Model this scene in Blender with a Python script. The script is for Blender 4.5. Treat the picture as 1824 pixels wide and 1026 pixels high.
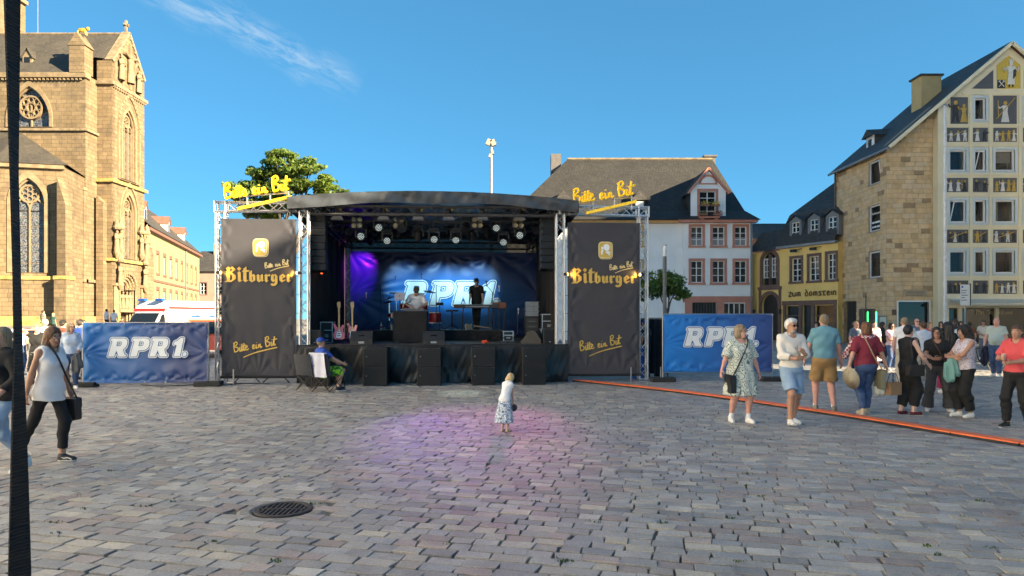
import bpy, math, random
import numpy as np
from mathutils import Vector, Matrix, Quaternion
from mathutils.geometry import tessellate_polygon, delaunay_2d_cdt
for o in list(bpy.data.objects):
 bpy.data.objects.remove(o)
sc = bpy.context.scene
COL = sc.collection
R = math.radians
rnd = random.Random(7)
F, CX, HY, CH = 1240.0, 912.0, 568.0, 1.75      # focal length in photo pixels, principal column, horizon row, eye height
cam_d = bpy.data.cameras.new('camera')
cam = bpy.data.objects.new('camera', cam_d)
COL.objects.link(cam)
cam.location = (0, 0, CH)
cam.rotation_euler = (R(90), 0, 0)
cam_d.sensor_width = 36
cam_d.lens = 36 * F / 1824
cam_d.shift_y = (HY - 513) / 1824
cam_d.clip_start = 0.1
cam_d.clip_end = 2000
sc.camera = cam
SUN_EL, SUN_BACK = R(22), R(28)                 # sun to the right of the camera, a little behind it
to_sun = Vector((math.cos(SUN_EL) * math.cos(SUN_BACK), -math.cos(SUN_EL) * math.sin(SUN_BACK), math.sin(SUN_EL)))
sun_d = bpy.data.lights.new('sun', 'SUN')
sun_d.energy = 5.0
sun_d.angle = R(0.5)
sun_d.color = (1.0, 0.82, 0.55)
sun = bpy.data.objects.new('sun', sun_d)
COL.objects.link(sun)
sun.rotation_euler = to_sun.to_track_quat('Z', 'Y').to_euler()
sun.location = (60, -30, 60)
world = bpy.data.worlds.new('World')
sc.world = world
world.use_nodes = True
wt = world.node_tree
wt.nodes.clear()
def wn(t, **k):
 n = wt.nodes.new(t)
 for a, b in k.items():
  setattr(n, a, b)
 return n
w_out = wn('ShaderNodeOutputWorld')
w_bg = wn('ShaderNodeBackground')
w_bg.inputs['Strength'].default_value = 0.080
sky = wn('ShaderNodeTexSky')
sky.sky_type = 'NISHITA'
sky.sun_disc = False
sky.sun_elevation = SUN_EL
sky.sun_rotation = math.atan2(to_sun.x, to_sun.y)
sky.altitude = 3000
sky.air_density = 1.0
sky.dust_density = 0.0
sky.ozone_density = 3.0
tc = wn('ShaderNodeTexCoord')
c_a = Vector(((200 - CX) / F, 1, (HY + 35) / F)).normalized()
c_b = Vector(((640 - CX) / F, 1, (HY - 172) / F)).normalized()
ax = (c_b - c_a).normalized()
az = c_a.cross(ax).normalized()
ay = az.cross(((c_a + c_b) / 2).normalized()).normalized()
def dotn(v):
 n = wn('ShaderNodeVectorMath', operation='DOT_PRODUCT')
 wt.links.new(tc.outputs['Generated'], n.inputs[0])
 n.inputs[1].default_value = v
 return n.outputs['Value']
def mth(op, a, b=None, c=None, clamp=False):
 n = wn('ShaderNodeMath', operation=op)
 n.use_clamp = clamp
 for i, x in enumerate((a, b, c)):
  if x is None:
   continue
  if isinstance(x, (int, float)):
   n.inputs[i].default_value = x
  else:
   wt.links.new(x, n.inputs[i])
 return n.outputs[0]
mid = ((c_a + c_b) / 2).normalized()
half = (c_b - c_a).length / 2
plane_n = c_a.cross(c_b).normalized()
su = mth('DIVIDE', dotn(ax), half)
su = mth('SUBTRACT', su, mid.dot(ax) / half)
sv = mth('DIVIDE', mth('ADD', dotn(plane_n), .012), 0.021)
front = mth('GREATER_THAN', dotn(mid), 0.5)
comb = wn('ShaderNodeCombineXYZ')
wt.links.new(mth('MULTIPLY', su, 2.2), comb.inputs[0])
wt.links.new(mth('MULTIPLY', sv, 1.3), comb.inputs[1])
nz = wn('ShaderNodeTexNoise')
nz.inputs['Scale'].default_value = 1.5
nz.inputs['Detail'].default_value = 9
nz.inputs['Roughness'].default_value = 0.68
nz.inputs['Distortion'].default_value = 0.6
wt.links.new(comb.outputs[0], nz.inputs['Vector'])
comb2 = wn('ShaderNodeCombineXYZ')
wt.links.new(mth('MULTIPLY', su, 1.4), comb2.inputs[0])
comb2.inputs[1].default_value = 3.3
nz2 = wn('ShaderNodeTexNoise')
nz2.inputs['Scale'].default_value = 2.0
wt.links.new(comb2.outputs[0], nz2.inputs['Vector'])
svo = mth('ADD', sv, mth('MULTIPLY', mth('SUBTRACT', nz2.outputs['Fac'], 0.5), 1.6))
env_v = mth('SUBTRACT', 1.0, mth('ABSOLUTE', mth('MULTIPLY', svo, 0.75)), clamp=True)
env_u = mth('MULTIPLY', mth('SUBTRACT', 1.0, mth('POWER', mth('ABSOLUTE', su), 4.0), clamp=True), front)
cl = mth('MULTIPLY', mth('SUBTRACT', nz.outputs['Fac'], 0.40, clamp=True), 3.4, clamp=True)
cl = mth('MULTIPLY', mth('MULTIPLY', cl, env_v), env_u)
cl = mth('MULTIPLY', cl, 0.55)
wmix = wn('ShaderNodeMixRGB')
wt.links.new(cl, wmix.inputs[0])
wga = wn('ShaderNodeGamma')
wga.inputs['Gamma'].default_value = .55
wt.links.new(sky.outputs[0], wga.inputs['Color'])
wti = wn('ShaderNodeMixRGB', blend_type='MULTIPLY')
wti.inputs[0].default_value = 1
wti.inputs[2].default_value = (.28, .75, .98, 1)
wt.links.new(wga.outputs[0], wti.inputs[1])
wt.links.new(wti.outputs[0], wmix.inputs[1])
wmix.inputs[2].default_value = (2.0, 2.3, 2.5, 1)
wt.links.new(wmix.outputs[0], w_bg.inputs['Color'])
wt.links.new(w_bg.outputs[0], w_out.inputs['Surface'])
sc.view_settings.view_transform = 'Standard'
sc.view_settings.look = 'None'
sc.view_settings.gamma = 1
sc.view_settings.use_curve_mapping = False
sc.view_settings.exposure = 2.35
MATS = {}
class NT:
 """small helper to write node trees"""
 def __init__(s, name):
  s.m = bpy.data.materials.new(name)
  s.m.use_nodes = True
  s.t = s.m.node_tree
  s.b = s.t.nodes['Principled BSDF']
 def n(s, t, **k):
  x = s.t.nodes.new(t)
  for a, b in k.items():
   setattr(x, a, b)
  return x
 def l(s, a, b):
  s.t.links.new(a, b)
 def math(s, op, a, b=None, clamp=False):
  n = s.n('ShaderNodeMath', operation=op)
  n.use_clamp = clamp
  for i, x in enumerate((a, b)):
   if x is None:
    continue
   if isinstance(x, (int, float)):
    n.inputs[i].default_value = x
   else:
    s.l(x, n.inputs[i])
  return n.outputs[0]
 def mix(s, f, a, b, blend='MIX'):
  n = s.n('ShaderNodeMixRGB', blend_type=blend)
  for i, x in enumerate((f, a, b)):
   if isinstance(x, (int, float)):
    n.inputs[i].default_value = x
   elif isinstance(x, (tuple, list)):
    n.inputs[i].default_value = (*x[:3], 1)
   else:
    s.l(x, n.inputs[i])
  return n.outputs[0]
 def noise(s, scale, detail=4, rough=.55, vec=None, dist=0):
  n = s.n('ShaderNodeTexNoise')
  n.inputs['Scale'].default_value = scale
  n.inputs['Detail'].default_value = detail
  n.inputs['Roughness'].default_value = rough
  n.inputs['Distortion'].default_value = dist
  if vec is None:
   vec = s.obj()
  s.l(vec, n.inputs['Vector'])
  return n.outputs['Fac']
 def obj(s):
  if not hasattr(s, '_tc'):
   s._tc = s.n('ShaderNodeTexCoord')
  return s._tc.outputs['Object']
 def ramp(s, f, stops):
  n = s.n('ShaderNodeValToRGB')
  e = n.color_ramp.elements
  while len(e) < len(stops):
   e.new(.5)
  for x, (p, c) in zip(e, stops):
   x.position = p
   x.color = (*c, 1) if len(c) == 3 else c
  s.l(f, n.inputs[0])
  return n.outputs[0]
 def bump(s, h, strength=.3, dist=.02):
  n = s.n('ShaderNodeBump')
  n.inputs['Strength'].default_value = strength
  n.inputs['Distance'].default_value = dist
  s.l(h, n.inputs['Height'])
  s.l(n.outputs[0], s.b.inputs['Normal'])
  return n
 def wallvec(s):
  """(along the wall, up) from object position, for walls that run in x or in y"""
  p = s.n('ShaderNodeSeparateXYZ')
  s.l(s.obj(), p.inputs[0])
  nn = s.n('ShaderNodeSeparateXYZ')
  s.l(s._tc.outputs['Normal'], nn.inputs[0])
  fx = s.math('GREATER_THAN', s.math('ABSOLUTE', nn.outputs[0]), s.math('ABSOLUTE', nn.outputs[1]))
  m = s.n('ShaderNodeMix', data_type='FLOAT')
  s.l(fx, m.inputs[0]); s.l(p.outputs[0], m.inputs[2]); s.l(p.outputs[1], m.inputs[3])
  c = s.n('ShaderNodeCombineXYZ')
  s.l(m.outputs[0], c.inputs[0]); s.l(p.outputs[2], c.inputs[1])
  return c.outputs[0]
def M(name, col, rough=.7, metal=0.0, var=.15, scale=6, bump=0.0, bscale=60, bdist=.004, emit=None, es=0, spec=None, alpha=None, coat=0):
 if name in MATS:
  return MATS[name]
 t = NT(name)
 t.b.inputs['Roughness'].default_value = rough
 t.b.inputs['Metallic'].default_value = metal
 if spec is not None:
  t.b.inputs['Specular IOR Level'].default_value = spec
 if coat:
  t.b.inputs['Coat Weight'].default_value = coat
 if var:
  f = t.noise(scale, 5, .6)
  lo = tuple(c * (1 - var) for c in col)
  hi = tuple(min(1, c * (1 + var)) for c in col)
  t.l(t.ramp(f, [(.3, lo), (.7, hi)]), t.b.inputs['Base Color'])
 else:
  t.b.inputs['Base Color'].default_value = (*col, 1)
 if bump:
  t.bump(t.noise(bscale, 3, .6), bump, bdist)
 if emit:
  t.b.inputs['Emission Color'].default_value = (*emit, 1)
  t.b.inputs['Emission Strength'].default_value = es
 if alpha is not None:
  t.b.inputs['Alpha'].default_value = alpha
 MATS[name] = t.m
 return t.m
def inpoly(q, l):
 r = False
 for i in range(len(l)):
  a, b = l[i - 1], l[i]
  if (a[1] > q[1]) != (b[1] > q[1]) and q[0] < (b[0] - a[0]) * (q[1] - a[1]) / (b[1] - a[1]) + a[0]:
   r = not r
 return r
class MB:
 def __init__(s):
  s.v, s.f, s.m = [], [], []
 def add(s, vs, fs, mi=0):
  k = len(s.v)
  s.v.extend(tuple(v) for v in vs)
  s.f.extend(tuple(i + k for i in f) for f in fs)
  s.m.extend([mi] * len(fs))
  return s
 def box(s, x0, x1, y0, y1, z0, z1, mi=0):
  return s.add([(x0, y0, z0), (x1, y0, z0), (x1, y1, z0), (x0, y1, z0), (x0, y0, z1), (x1, y0, z1), (x1, y1, z1), (x0, y1, z1)],
      [(3, 2, 1, 0), (4, 5, 6, 7), (0, 1, 5, 4), (1, 2, 6, 5), (2, 3, 7, 6), (3, 0, 4, 7)], mi)
 def cbox(s, x0, x1, y0, y1, z0, z1, c=.01, mi=0):
  """box with chamfered vertical and top edges facing -y"""
  pr = [(x0 + c, z0), (x1 - c, z0), (x1, z0 + c), (x1, z1 - c), (x1 - c, z1), (x0 + c, z1), (x0, z1 - c), (x0, z0 + c)]
  vs = [(x, y0 + c, z) for x, z in pr] + [(x, y1, z) for x, z in pr]
  q = [(x0 + 2 * c, z0 + c), (x1 - 2 * c, z0 + c), (x1 - c, z0 + 2 * c), (x1 - c, z1 - 2 * c), (x1 - 2 * c, z1 - c), (x0 + 2 * c, z1 - c), (x0 + c, z1 - 2 * c), (x0 + c, z0 + 2 * c)]
  vs += [(x, y0, z) for x, z in q]
  fs = [(i, (i + 1) % 8, 8 + (i + 1) % 8, 8 + i) for i in range(8)]
  fs += [(16 + i, 16 + (i + 1) % 8, (i + 1) % 8, i) for i in range(8)]
  fs += [tuple(range(16, 24)), tuple(reversed(range(8, 16)))]
  return s.add(vs, fs, mi)
 def obox(s, c, size, rot=None, mi=0):
  c = Vector(c)
  a, b, d = (x / 2 for x in size)
  m = MB().box(-a, a, -b, b, -d, d)
  rot = rot or Matrix.Identity(3)
  return s.add([c + rot @ Vector(v) for v in m.v], m.f, mi)
 def beam(s, p0, p1, w, h=None, mi=0, up=(0, 0, 1)):
  p0, p1 = Vector(p0), Vector(p1)
  d = p1 - p0
  L = d.length
  if L < 1e-6:
   return s
  d.normalize()
  u = Vector(up)
  if abs(d.dot(u)) > .98:
   u = Vector((0, 1, 0))
  a = d.cross(u).normalized()
  b = a.cross(d).normalized()
  h = h or w
  vs = [p + a * sx * w / 2 + b * sy * h / 2 for p in (p0, p1) for sx, sy in ((-1, -1), (1, -1), (1, 1), (-1, 1))]
  return s.add(vs, [(0, 1, 2, 3), (7, 6, 5, 4), (0, 4, 5, 1), (1, 5, 6, 2), (2, 6, 7, 3), (3, 7, 4, 0)], mi)
 def tube(s, pts, r, n=8, mi=0, cap=True, flat=None, closed=False):
  pts = [Vector(p) for p in pts]
  rs = r if isinstance(r, (list, tuple)) else [r] * len(pts)
  N = len(pts)
  vs = []
  prev = None
  for i, p in enumerate(pts):
   if closed:
    d = pts[(i + 1) % N] - pts[i - 1]
   else:
    d = pts[min(i + 1, N - 1)] - pts[max(i - 1, 0)]
   if d.length < 1e-9:
    d = Vector((0, 0, 1))
   d.normalize()
   if prev is None:
    u = Vector((0, 0, 1)) if abs(d.z) < .9 else Vector((0, 1, 0))
    a = d.cross(u).normalized()
   else:
    a = prev - d * prev.dot(d)
    if a.length < 1e-6:
     a = d.orthogonal()
    a.normalize()
   prev = a
   b = d.cross(a)
   for k in range(n):
    t = 2 * math.pi * k / n
    q = p + (a * math.cos(t) + b * math.sin(t)) * rs[i]
    if flat:
     q[flat[0]] = p[flat[0]] + (q[flat[0]] - p[flat[0]]) * flat[1]
    vs.append(q)
  fs = []
  for i in range(N if closed else N - 1):
   j = (i + 1) % N
   for k in range(n):
    fs.append((i * n + k, i * n + (k + 1) % n, j * n + (k + 1) % n, j * n + k))
  if cap and not closed:
   fs.append(tuple(reversed(range(n))))
   fs.append(tuple((N - 1) * n + k for k in range(n)))
  return s.add(vs, fs, mi)
 def lathe(s, prof, n=16, c=(0, 0, 0), mi=0, axis='z', arc=None):
  c = Vector(c)
  vs = []
  for r, z in prof:
   for k in range(n):
    t = 2 * math.pi * k / n
    x, y = r * math.cos(t), r * math.sin(t)
    q = {'z': (x, y, z), 'y': (x, z, y), 'x': (z, x, y)}[axis]
    vs.append(c + Vector(q))
  fs = []
  for i in range(len(prof) - 1):
   for k in range(n):
    q = (i * n + k, i * n + (k + 1) % n, (i + 1) * n + (k + 1) % n, (i + 1) * n + k)
    fs.append(q if axis != 'y' else tuple(reversed(q)))
  if prof[0][0] > 1e-6:
   q = tuple(reversed(range(n))); fs.append(q if axis != 'y' else tuple(reversed(q)))
  if prof[-1][0] > 1e-6:
   q = tuple((len(prof) - 1) * n + k for k in range(n)); fs.append(q if axis != 'y' else tuple(reversed(q)))
  return s.add(vs, fs, mi)
 def ball(s, c, r, n=10, m=7, mi=0, rot=None):
  r = (r, r, r) if isinstance(r, (int, float)) else r
  c = Vector(c)
  vs, fs = [], []
  for i in range(m + 1):
   a = math.pi * i / m
   for k in range(n):
    t = 2 * math.pi * k / n
    q = Vector((r[0] * math.sin(a) * math.cos(t), r[1] * math.sin(a) * math.sin(t), -r[2] * math.cos(a)))
    vs.append(c + (rot @ q if rot else q))
  for i in range(m):
   for k in range(n):
    fs.append((i * n + k, i * n + (k + 1) % n, (i + 1) * n + (k + 1) % n, (i + 1) * n + k))
  return s.add(vs, fs, mi)
 def prism(s, poly, d0, d1, fr=None, mi=0, holes=(), back=True):
  """poly (u,w) extruded between depths d0..d1; fr = (origin, ux, uy, un); default u=x w=z depth=y"""
  o, ux, uw, un = fr or (Vector((0, 0, 0)), Vector((1, 0, 0)), Vector((0, 0, 1)), Vector((0, 1, 0)))
  o, ux, uw, un = Vector(o), Vector(ux), Vector(uw), Vector(un)
  loops = [list(poly)] + [list(h) for h in holes]
  flat = [p for l in loops for p in l]
  n = len(flat)
  vs = [o + ux * u + uw * w + un * d for d in (d0, d1) for u, w in flat]
  fs = []
  if holes:
   ed, k = [], 0
   for l in loops:
    ed += [(k + i, k + (i + 1) % len(l)) for i in range(len(l))]; k += len(l)
   cv, _, tris, *_ = delaunay_2d_cdt([Vector(q) for q in flat], ed, [], 1, 1e-6)
   cap = [o + ux * q[0] + uw * q[1] + un * d for d in (d0, d1) for q in cv]
   N = len(cv)
   cf = []
   for t in tris:
    A, B, C = (cv[i] for i in t)
    if any(inpoly((A + B + C) / 3, h_) for h_ in loops[1:]) or not inpoly((A + B + C) / 3, loops[0]): continue
    t = tuple(t) if (B - A).cross(C - A) > 0 else tuple(reversed(t))
    cf.append(t)
    if back: cf.append(tuple(i + N for i in reversed(t)))
   s.add(cap, cf, mi)
   tris = []
  else:
   tris = tessellate_polygon([[Vector((u, w, 0)) for u, w in l] for l in loops])
  for a, b, c in tris:
   A, B, C = flat[a], flat[b], flat[c]
   ar = (B[0] - A[0]) * (C[1] - A[1]) - (B[1] - A[1]) * (C[0] - A[0])
   if abs(ar) < 1e-12:
    continue
   t = (a, b, c) if ar > 0 else (c, b, a)
   fs.append(t)
   if back:
    fs.append((t[2] + n, t[1] + n, t[0] + n))
  k = 0
  for l in loops:
   for i in range(len(l)):
    a, b = k + i, k + (i + 1) % len(l)
    fs.append((a, a + n, b + n, b))
   k += len(l)
  return s.add(vs, fs, mi)
 def quad(s, a, b, c, d, mi=0):
  return s.add([a, b, c, d], [(0, 1, 2, 3)], mi)
 def merge(s, o, mat=None, mi=None):
  k = len(s.v)
  s.v.extend(tuple(mat @ Vector(v)) if mat else v for v in o.v)
  s.f.extend(tuple(i + k for i in f) for f in o.f)
  s.m.extend(o.m if mi is None else [mi] * len(o.f))
  return s
 def mesh(s, name, mats, smooth=False):
  me = bpy.data.meshes.new(name)
  me.from_pydata([tuple(v) for v in s.v], [], s.f)
  for m in (mats if isinstance(mats, (list, tuple)) else [mats]):
   me.materials.append(m)
  if any(s.m):
   me.polygons.foreach_set('material_index', s.m)
  if smooth:
   me.polygons.foreach_set('use_smooth', [True] * len(me.polygons))
  me.update()
  return me
 def build(s, name, mats, parent=None, smooth=False, fixn=False):
  me = s.mesh(name, mats, smooth)
  if fixn:
   import bmesh
   bm = bmesh.new(); bm.from_mesh(me)
   bmesh.ops.recalc_face_normals(bm, faces=bm.faces)
   bm.to_mesh(me); bm.free()
  return link(name, me, parent)
def link(name, me, parent=None, loc=None, rz=None):
 o = bpy.data.objects.new(name, me)
 COL.objects.link(o)
 if parent:
  o.parent = parent
 if loc is not None:
  o.location = loc
 if rz is not None:
  o.rotation_euler = (0, 0, rz)
 return o
LABELS = {}
def tag(o, label=None, cat=None, group=None, kind=None):
 if label:
  o['label'] = label
 if cat:
  o['category'] = cat
 if group:
  o['group'] = group
 if kind:
  o['kind'] = kind
 return o
def thing(name, label, cat, loc=(0, 0, 0), rz=0, group=None):
 o = bpy.data.objects.new(name, None)
 o.empty_display_size = .2
 COL.objects.link(o)
 o.location = loc
 o.rotation_euler = (0, 0, rz)
 return tag(o, label, cat, group)
def copy_tree(o, parent=None):
 c = o.copy()
 COL.objects.link(c)
 c.parent = parent
 for ch in list(o.children):
  copy_tree(ch, c)
 return c
def dup(o, label, loc, rz=None):
 c = copy_tree(o)
 c.location = loc
 if rz is not None:
  c.rotation_euler = (0, 0, rz)
 c['label'] = label
 return c
def P(px, py, d):
 return Vector(((px - CX) / F * d, d, CH + (HY - py) / F * d))
def foot(px, py):
 d = CH * F / (py - HY)
 return Vector(((px - CX) / F * d, d, 0))
def arc(cx, cy, r, a0, a1, n):
 return [(cx + r * math.cos(R(a0 + (a1 - a0) * i / n)), cy + r * math.sin(R(a0 + (a1 - a0) * i / n))) for i in range(n + 1)]
def smoothpath(pts, n=5):
 pts = [Vector(p) for p in pts]
 out = []
 for i in range(len(pts) - 1):
  p0, p1, p2, p3 = pts[max(i - 1, 0)], pts[i], pts[i + 1], pts[min(i + 2, len(pts) - 1)]
  for k in range(n):
   t = k / n
   out.append(.5 * (2 * p1 + (p2 - p0) * t + (2 * p0 - 5 * p1 + 4 * p2 - p3) * t * t + (3 * p1 - p0 - 3 * p2 + p3) * t ** 3))
 out.append(pts[-1])
 return out
def wall(mb, fr, W, H, openings, depth=.25, thick=.4, mi=0, mr=None, x0=0, z0=0):
 """a wall x0..W by z0..H in frame fr=(origin, ux, uz, outward normal), with real rectangular openings and reveals"""
 o, ux, uz, un = (Vector(q) for q in fr)
 xs = sorted({x0, W, *[a for q in openings for a in (q[0], q[1])]})
 zs = sorted({z0, H, *[a for q in openings for a in (q[2], q[3])]})
 p = lambda x, z, d=0: o + ux * x + uz * z + un * d
 for i in range(len(xs) - 1):
  for j in range(len(zs) - 1):
   cx, cz = (xs[i] + xs[i + 1]) / 2, (zs[j] + zs[j + 1]) / 2
   if any(a < cx < b and c < cz < d for a, b, c, d in openings):
    continue
   mb.quad(p(xs[i], zs[j]), p(xs[i + 1], zs[j]), p(xs[i + 1], zs[j + 1]), p(xs[i], zs[j + 1]), mi)
 m = mi if mr is None else mr
 for a, b, c, d in openings:
  mb.quad(p(a, c), p(a, c, -depth), p(b, c, -depth), p(b, c), m)
  mb.quad(p(a, d), p(b, d), p(b, d, -depth), p(a, d, -depth), m)
  mb.quad(p(a, c), p(a, d), p(a, d, -depth), p(a, c, -depth), m)
  mb.quad(p(b, c), p(b, c, -depth), p(b, d, -depth), p(b, d), m)
 mb.quad(p(x0, z0, -thick), p(x0, H, -thick), p(W, H, -thick), p(W, z0, -thick), mi)
 mb.quad(p(x0, H), p(W, H), p(W, H, -thick), p(x0, H, -thick), mi)
 mb.quad(p(x0, z0), p(x0, H), p(x0, H, -thick), p(x0, z0, -thick), mi)
 mb.quad(p(W, z0), p(W, z0, -thick), p(W, H, -thick), p(W, H), mi)
def GZ(x, y):
 """ground height: the square is level, and rises a little towards the church"""
 t = min(1, max(0, (y - 38) / 26)); t = t * t * (3 - 2 * t)
 k = min(1, max(0, (-8 - x) / 12)); k = k * k * (3 - 2 * k)
 return 1.1 * t * k
t = NT('joint_dirt')
n1 = t.noise(.9, 6, .6)
n2 = t.noise(35, 4, .7)
dirt = t.ramp(n2, [(.3, (.06, .057, .05)), (.7, (.16, .15, .13))])
moss = t.mix(n2, (.03, .05, .012), (.08, .11, .03))
t.l(t.mix(t.math('MULTIPLY', t.math('SUBTRACT', n1, .61, True), 6, True), dirt, moss), t.b.inputs['Base Color'])
t.b.inputs['Roughness'].default_value = .95
t.bump(n2, .6, .01)
M_JOINT = t.m
t = NT('far_paving')
br = t.n('ShaderNodeTexBrick')
mp = t.n('ShaderNodeMapping')
mp.inputs['Rotation'].default_value = (0, 0, R(12))
t.l(t.obj(), mp.inputs[0]); t.l(mp.outputs[0], br.inputs['Vector'])
br.inputs['Scale'].default_value = 1
br.inputs['Brick Width'].default_value = .26
br.inputs['Row Height'].default_value = .2
br.inputs['Mortar Size'].default_value = .012
br.inputs['Color1'].default_value = (.19, .175, .16, 1)
br.inputs['Color2'].default_value = (.30, .275, .25, 1)
br.inputs['Mortar'].default_value = (.07, .065, .06, 1)
t.l(t.mix(t.ramp(t.noise(.35, 5), [(.3, (.3,) * 3), (.7, (.7,) * 3)]), br.outputs[0], (.26, .24, .21), 'MIX'), t.b.inputs['Base Color'])
t.b.inputs['Roughness'].default_value = .8
t.bump(br.outputs['Fac'], -.4, .02)
M_FARPAVE = t.m
t = NT('sett_stone')
at = t.n('ShaderNodeAttribute'); at.attribute_name = 'tint'
geo = t.n('ShaderNodeNewGeometry')
pos = geo.outputs['Position']
g = t.noise(55, 6, .7, pos)
g2 = t.noise(4, 5, .6, pos)
g3 = t.noise(.5, 4, .6, pos)
c = t.mix(1.0, at.outputs['Color'], t.ramp(g, [(.25, (.62,) * 3), (.75, (1.28,) * 3)]), 'MULTIPLY')
c = t.mix(1.0, c, t.ramp(g2, [(.3, (.84,) * 3), (.7, (1.12,) * 3)]), 'MULTIPLY')
c = t.mix(1.0, c, t.ramp(g3, [(.3, (.85, .85, .86)), (.7, (1.1, 1.08, 1.05))]), 'MULTIPLY')
t.l(c, t.b.inputs['Base Color'])
t.l(t.ramp(g2, [(.3, (.5,) * 3), (.8, (.75,) * 3)]), t.b.inputs['Roughness'])
t.bump(t.math('ADD', g, t.math('MULTIPLY', g2, .6)), .7, .008)
M_SETT = t.m
mb = MB()
xs = [-600, -250, -120, -80, -60, -50, -44, *range(-40, 41, 2), 50, 70, 120, 250, 600]
ys = [-400, -120, -40, -10, *range(0, 39, 2), 41, 44, 47, 50, 53, 56, 59, 62, 64, 68, 80, 100, 130, 200, 400, 1400]
vs = [(x, y, GZ(x, y) - .022) for y in ys for x in xs]
nx = len(xs)
fs, mi = [], []
for j in range(len(ys) - 1):
 for i in range(nx - 1):
  fs.append((j * nx + i, j * nx + i + 1, (j + 1) * nx + i + 1, (j + 1) * nx + i))
  mi.append(0 if (2 <= ys[j] < 38 and min(abs(xs[i]), abs(xs[i + 1])) < .76 * ys[j + 1] + 4) else 1)
mb.v, mb.f, mb.m = vs, fs, mi
plaza = tag(mb.build('plaza', [M_JOINT, M_FARPAVE]), kind='structure')
DRAIN = foot(505, 906)
def make_setts():
 rng = np.random.default_rng(5)
 ang = R(-14)
 ca, sa = math.cos(ang), math.sin(ang)
 RW = .152
 quads = []
 y1 = 38.0
 js = range(int(-6 / RW), int(56 / RW))
 for j in js:
  v0 = j * RW
  u = -42 + rng.random() * .3
  wob = rng.normal(0, .006)
  while u < 40:
   L = rng.uniform(.17, .30)
   cu, cv = u + L / 2, v0 + RW / 2
   cx, cy = cu * ca - cv * sa, cu * sa + cv * ca
   if 2.4 < cy < y1 and abs(cx) < .76 * cy + 4.2 and (cx - DRAIN.x) ** 2 + (cy - DRAIN.y) ** 2 > .40 ** 2:
    gp = rng.uniform(.0035, .008)
    gr = gp + .006
    q = [(u + gp, v0 + gr + wob), (u + L - gp, v0 + gr + wob), (u + L - gp, v0 + RW - gr + wob), (u + gp, v0 + RW - gr + wob)]
    q = [(a + rng.normal(0, .008), b + rng.normal(0, .006)) for a, b in q]
    quads.append((cy, cx, [(a * ca - b * sa, a * sa + b * ca) for a, b in q]))
   u += L
 n = len(quads)
 Q = np.array([q[2] for q in quads])            # n,4,2
 C = Q.mean(1, keepdims=True)
 dz = rng.normal(0, .0023, (n, 1)) + rng.normal(0, .001, (n, 4))
 inner = C + (Q - C) * rng.uniform(.965, .985, (n, 1, 1))
 V = np.zeros((n, 12, 3))
 V[:, 0:4, :2] = inner; V[:, 0:4, 2] = dz
 V[:, 4:8, :2] = Q; V[:, 4:8, 2] = dz - .0035
 V[:, 8:12, :2] = Q; V[:, 8:12, 2] = -.03
 pal = np.array([(.255, .25, .245), (.22, .218, .22), (.275, .255, .23), (.33, .30, .245), (.235, .195, .19), (.27, .225, .205), (.205, .213, .23), (.18, .18, .188), (.31, .30, .285)])
 pr = np.array([.24, .2, .13, .06, .1, .07, .1, .06, .04])
 T = pal[rng.choice(len(pal), n, p=pr)] * 1.32 * np.array([1.02, 1.0, .97]) * rng.uniform(.85, 1.16, (n, 1))
 T = T * .72 + T.mean(1, keepdims=True) * np.array([.99, 1.0, 1.01]) * .28
 f = [(0, 1, 2, 3)] + [(4 + k, 4 + (k + 1) % 4, (k + 1) % 4, k) for k in range(4)] + [(8 + k, 8 + (k + 1) % 4, 4 + (k + 1) % 4, 4 + k) for k in range(4)]
 f = np.array(f)
 d = np.array([q[0] for q in quads])
 xx = np.array([q[1] for q in quads])
 def mk(idx, name):
  m = len(idx)
  me = bpy.data.meshes.new(name)
  me.vertices.add(m * 12); me.loops.add(m * 36); me.polygons.add(m * 9)
  me.vertices.foreach_set('co', V[idx].astype('f4').ravel())
  L = (f[None] + (np.arange(m) * 12)[:, None, None]).astype('i4')
  me.loops.foreach_set('vertex_index', L.ravel())
  me.polygons.foreach_set('loop_start', np.arange(0, m * 36, 4, dtype='i4'))
  me.polygons.foreach_set('loop_total', np.full(m * 9, 4, dtype='i4'))
  me.polygons.foreach_set('use_smooth', np.zeros(m * 9, bool))
  a = me.attributes.new('tint', 'FLOAT_COLOR', 'FACE')
  t4 = np.ones((m, 9, 4), 'f4'); t4[:, :, :3] = T[idx][:, None, :]
  a.data.foreach_set('color', t4.ravel())
  me.materials.append(M_SETT)
  me.update(calc_edges=True)
  return me
 vis = (np.abs(xx) < .735 * d - .02) & (d > 4.78)
 order = np.argsort(np.where(vis, d, 1e9))
 near, rest = order[:298], order[298:]
 for i in near:
  link('cobble', mk(np.array([i]), 'cobble'), plaza)
 tag(link('cobbles', mk(rest, 'cobbles'), plaza), kind='stuff')
make_setts()
M_IRON = M('cast_iron', (.055, .05, .048), .6, .6, .35, 30, .3, 120)
M_PIT = M('pit_dark', (.012, .012, .012), .9, 0, 0)
M_MORTAR = M('mortar', (.22, .21, .195), .95, 0, .3, 20, .6, 90)
dr = thing('drain_grate', 'round cast iron drain grate set in the cobbles', 'drain', DRAIN)
MB().lathe([(.41, -.02), (.38, -.006), (.30, -.004), (.27, -.02)], 40).build('collar', M_MORTAR, dr)
MB().lathe([(.262, -.05), (.262, -.004), (.255, .002), (.215, .002), (.21, -.004), (.21, -.06)], 40).build('rim', M_IRON, dr)
MB().lathe([(.0, -.16), (.21, -.16), (.212, -.012)], 32).build('pit', M_PIT, dr)
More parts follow.
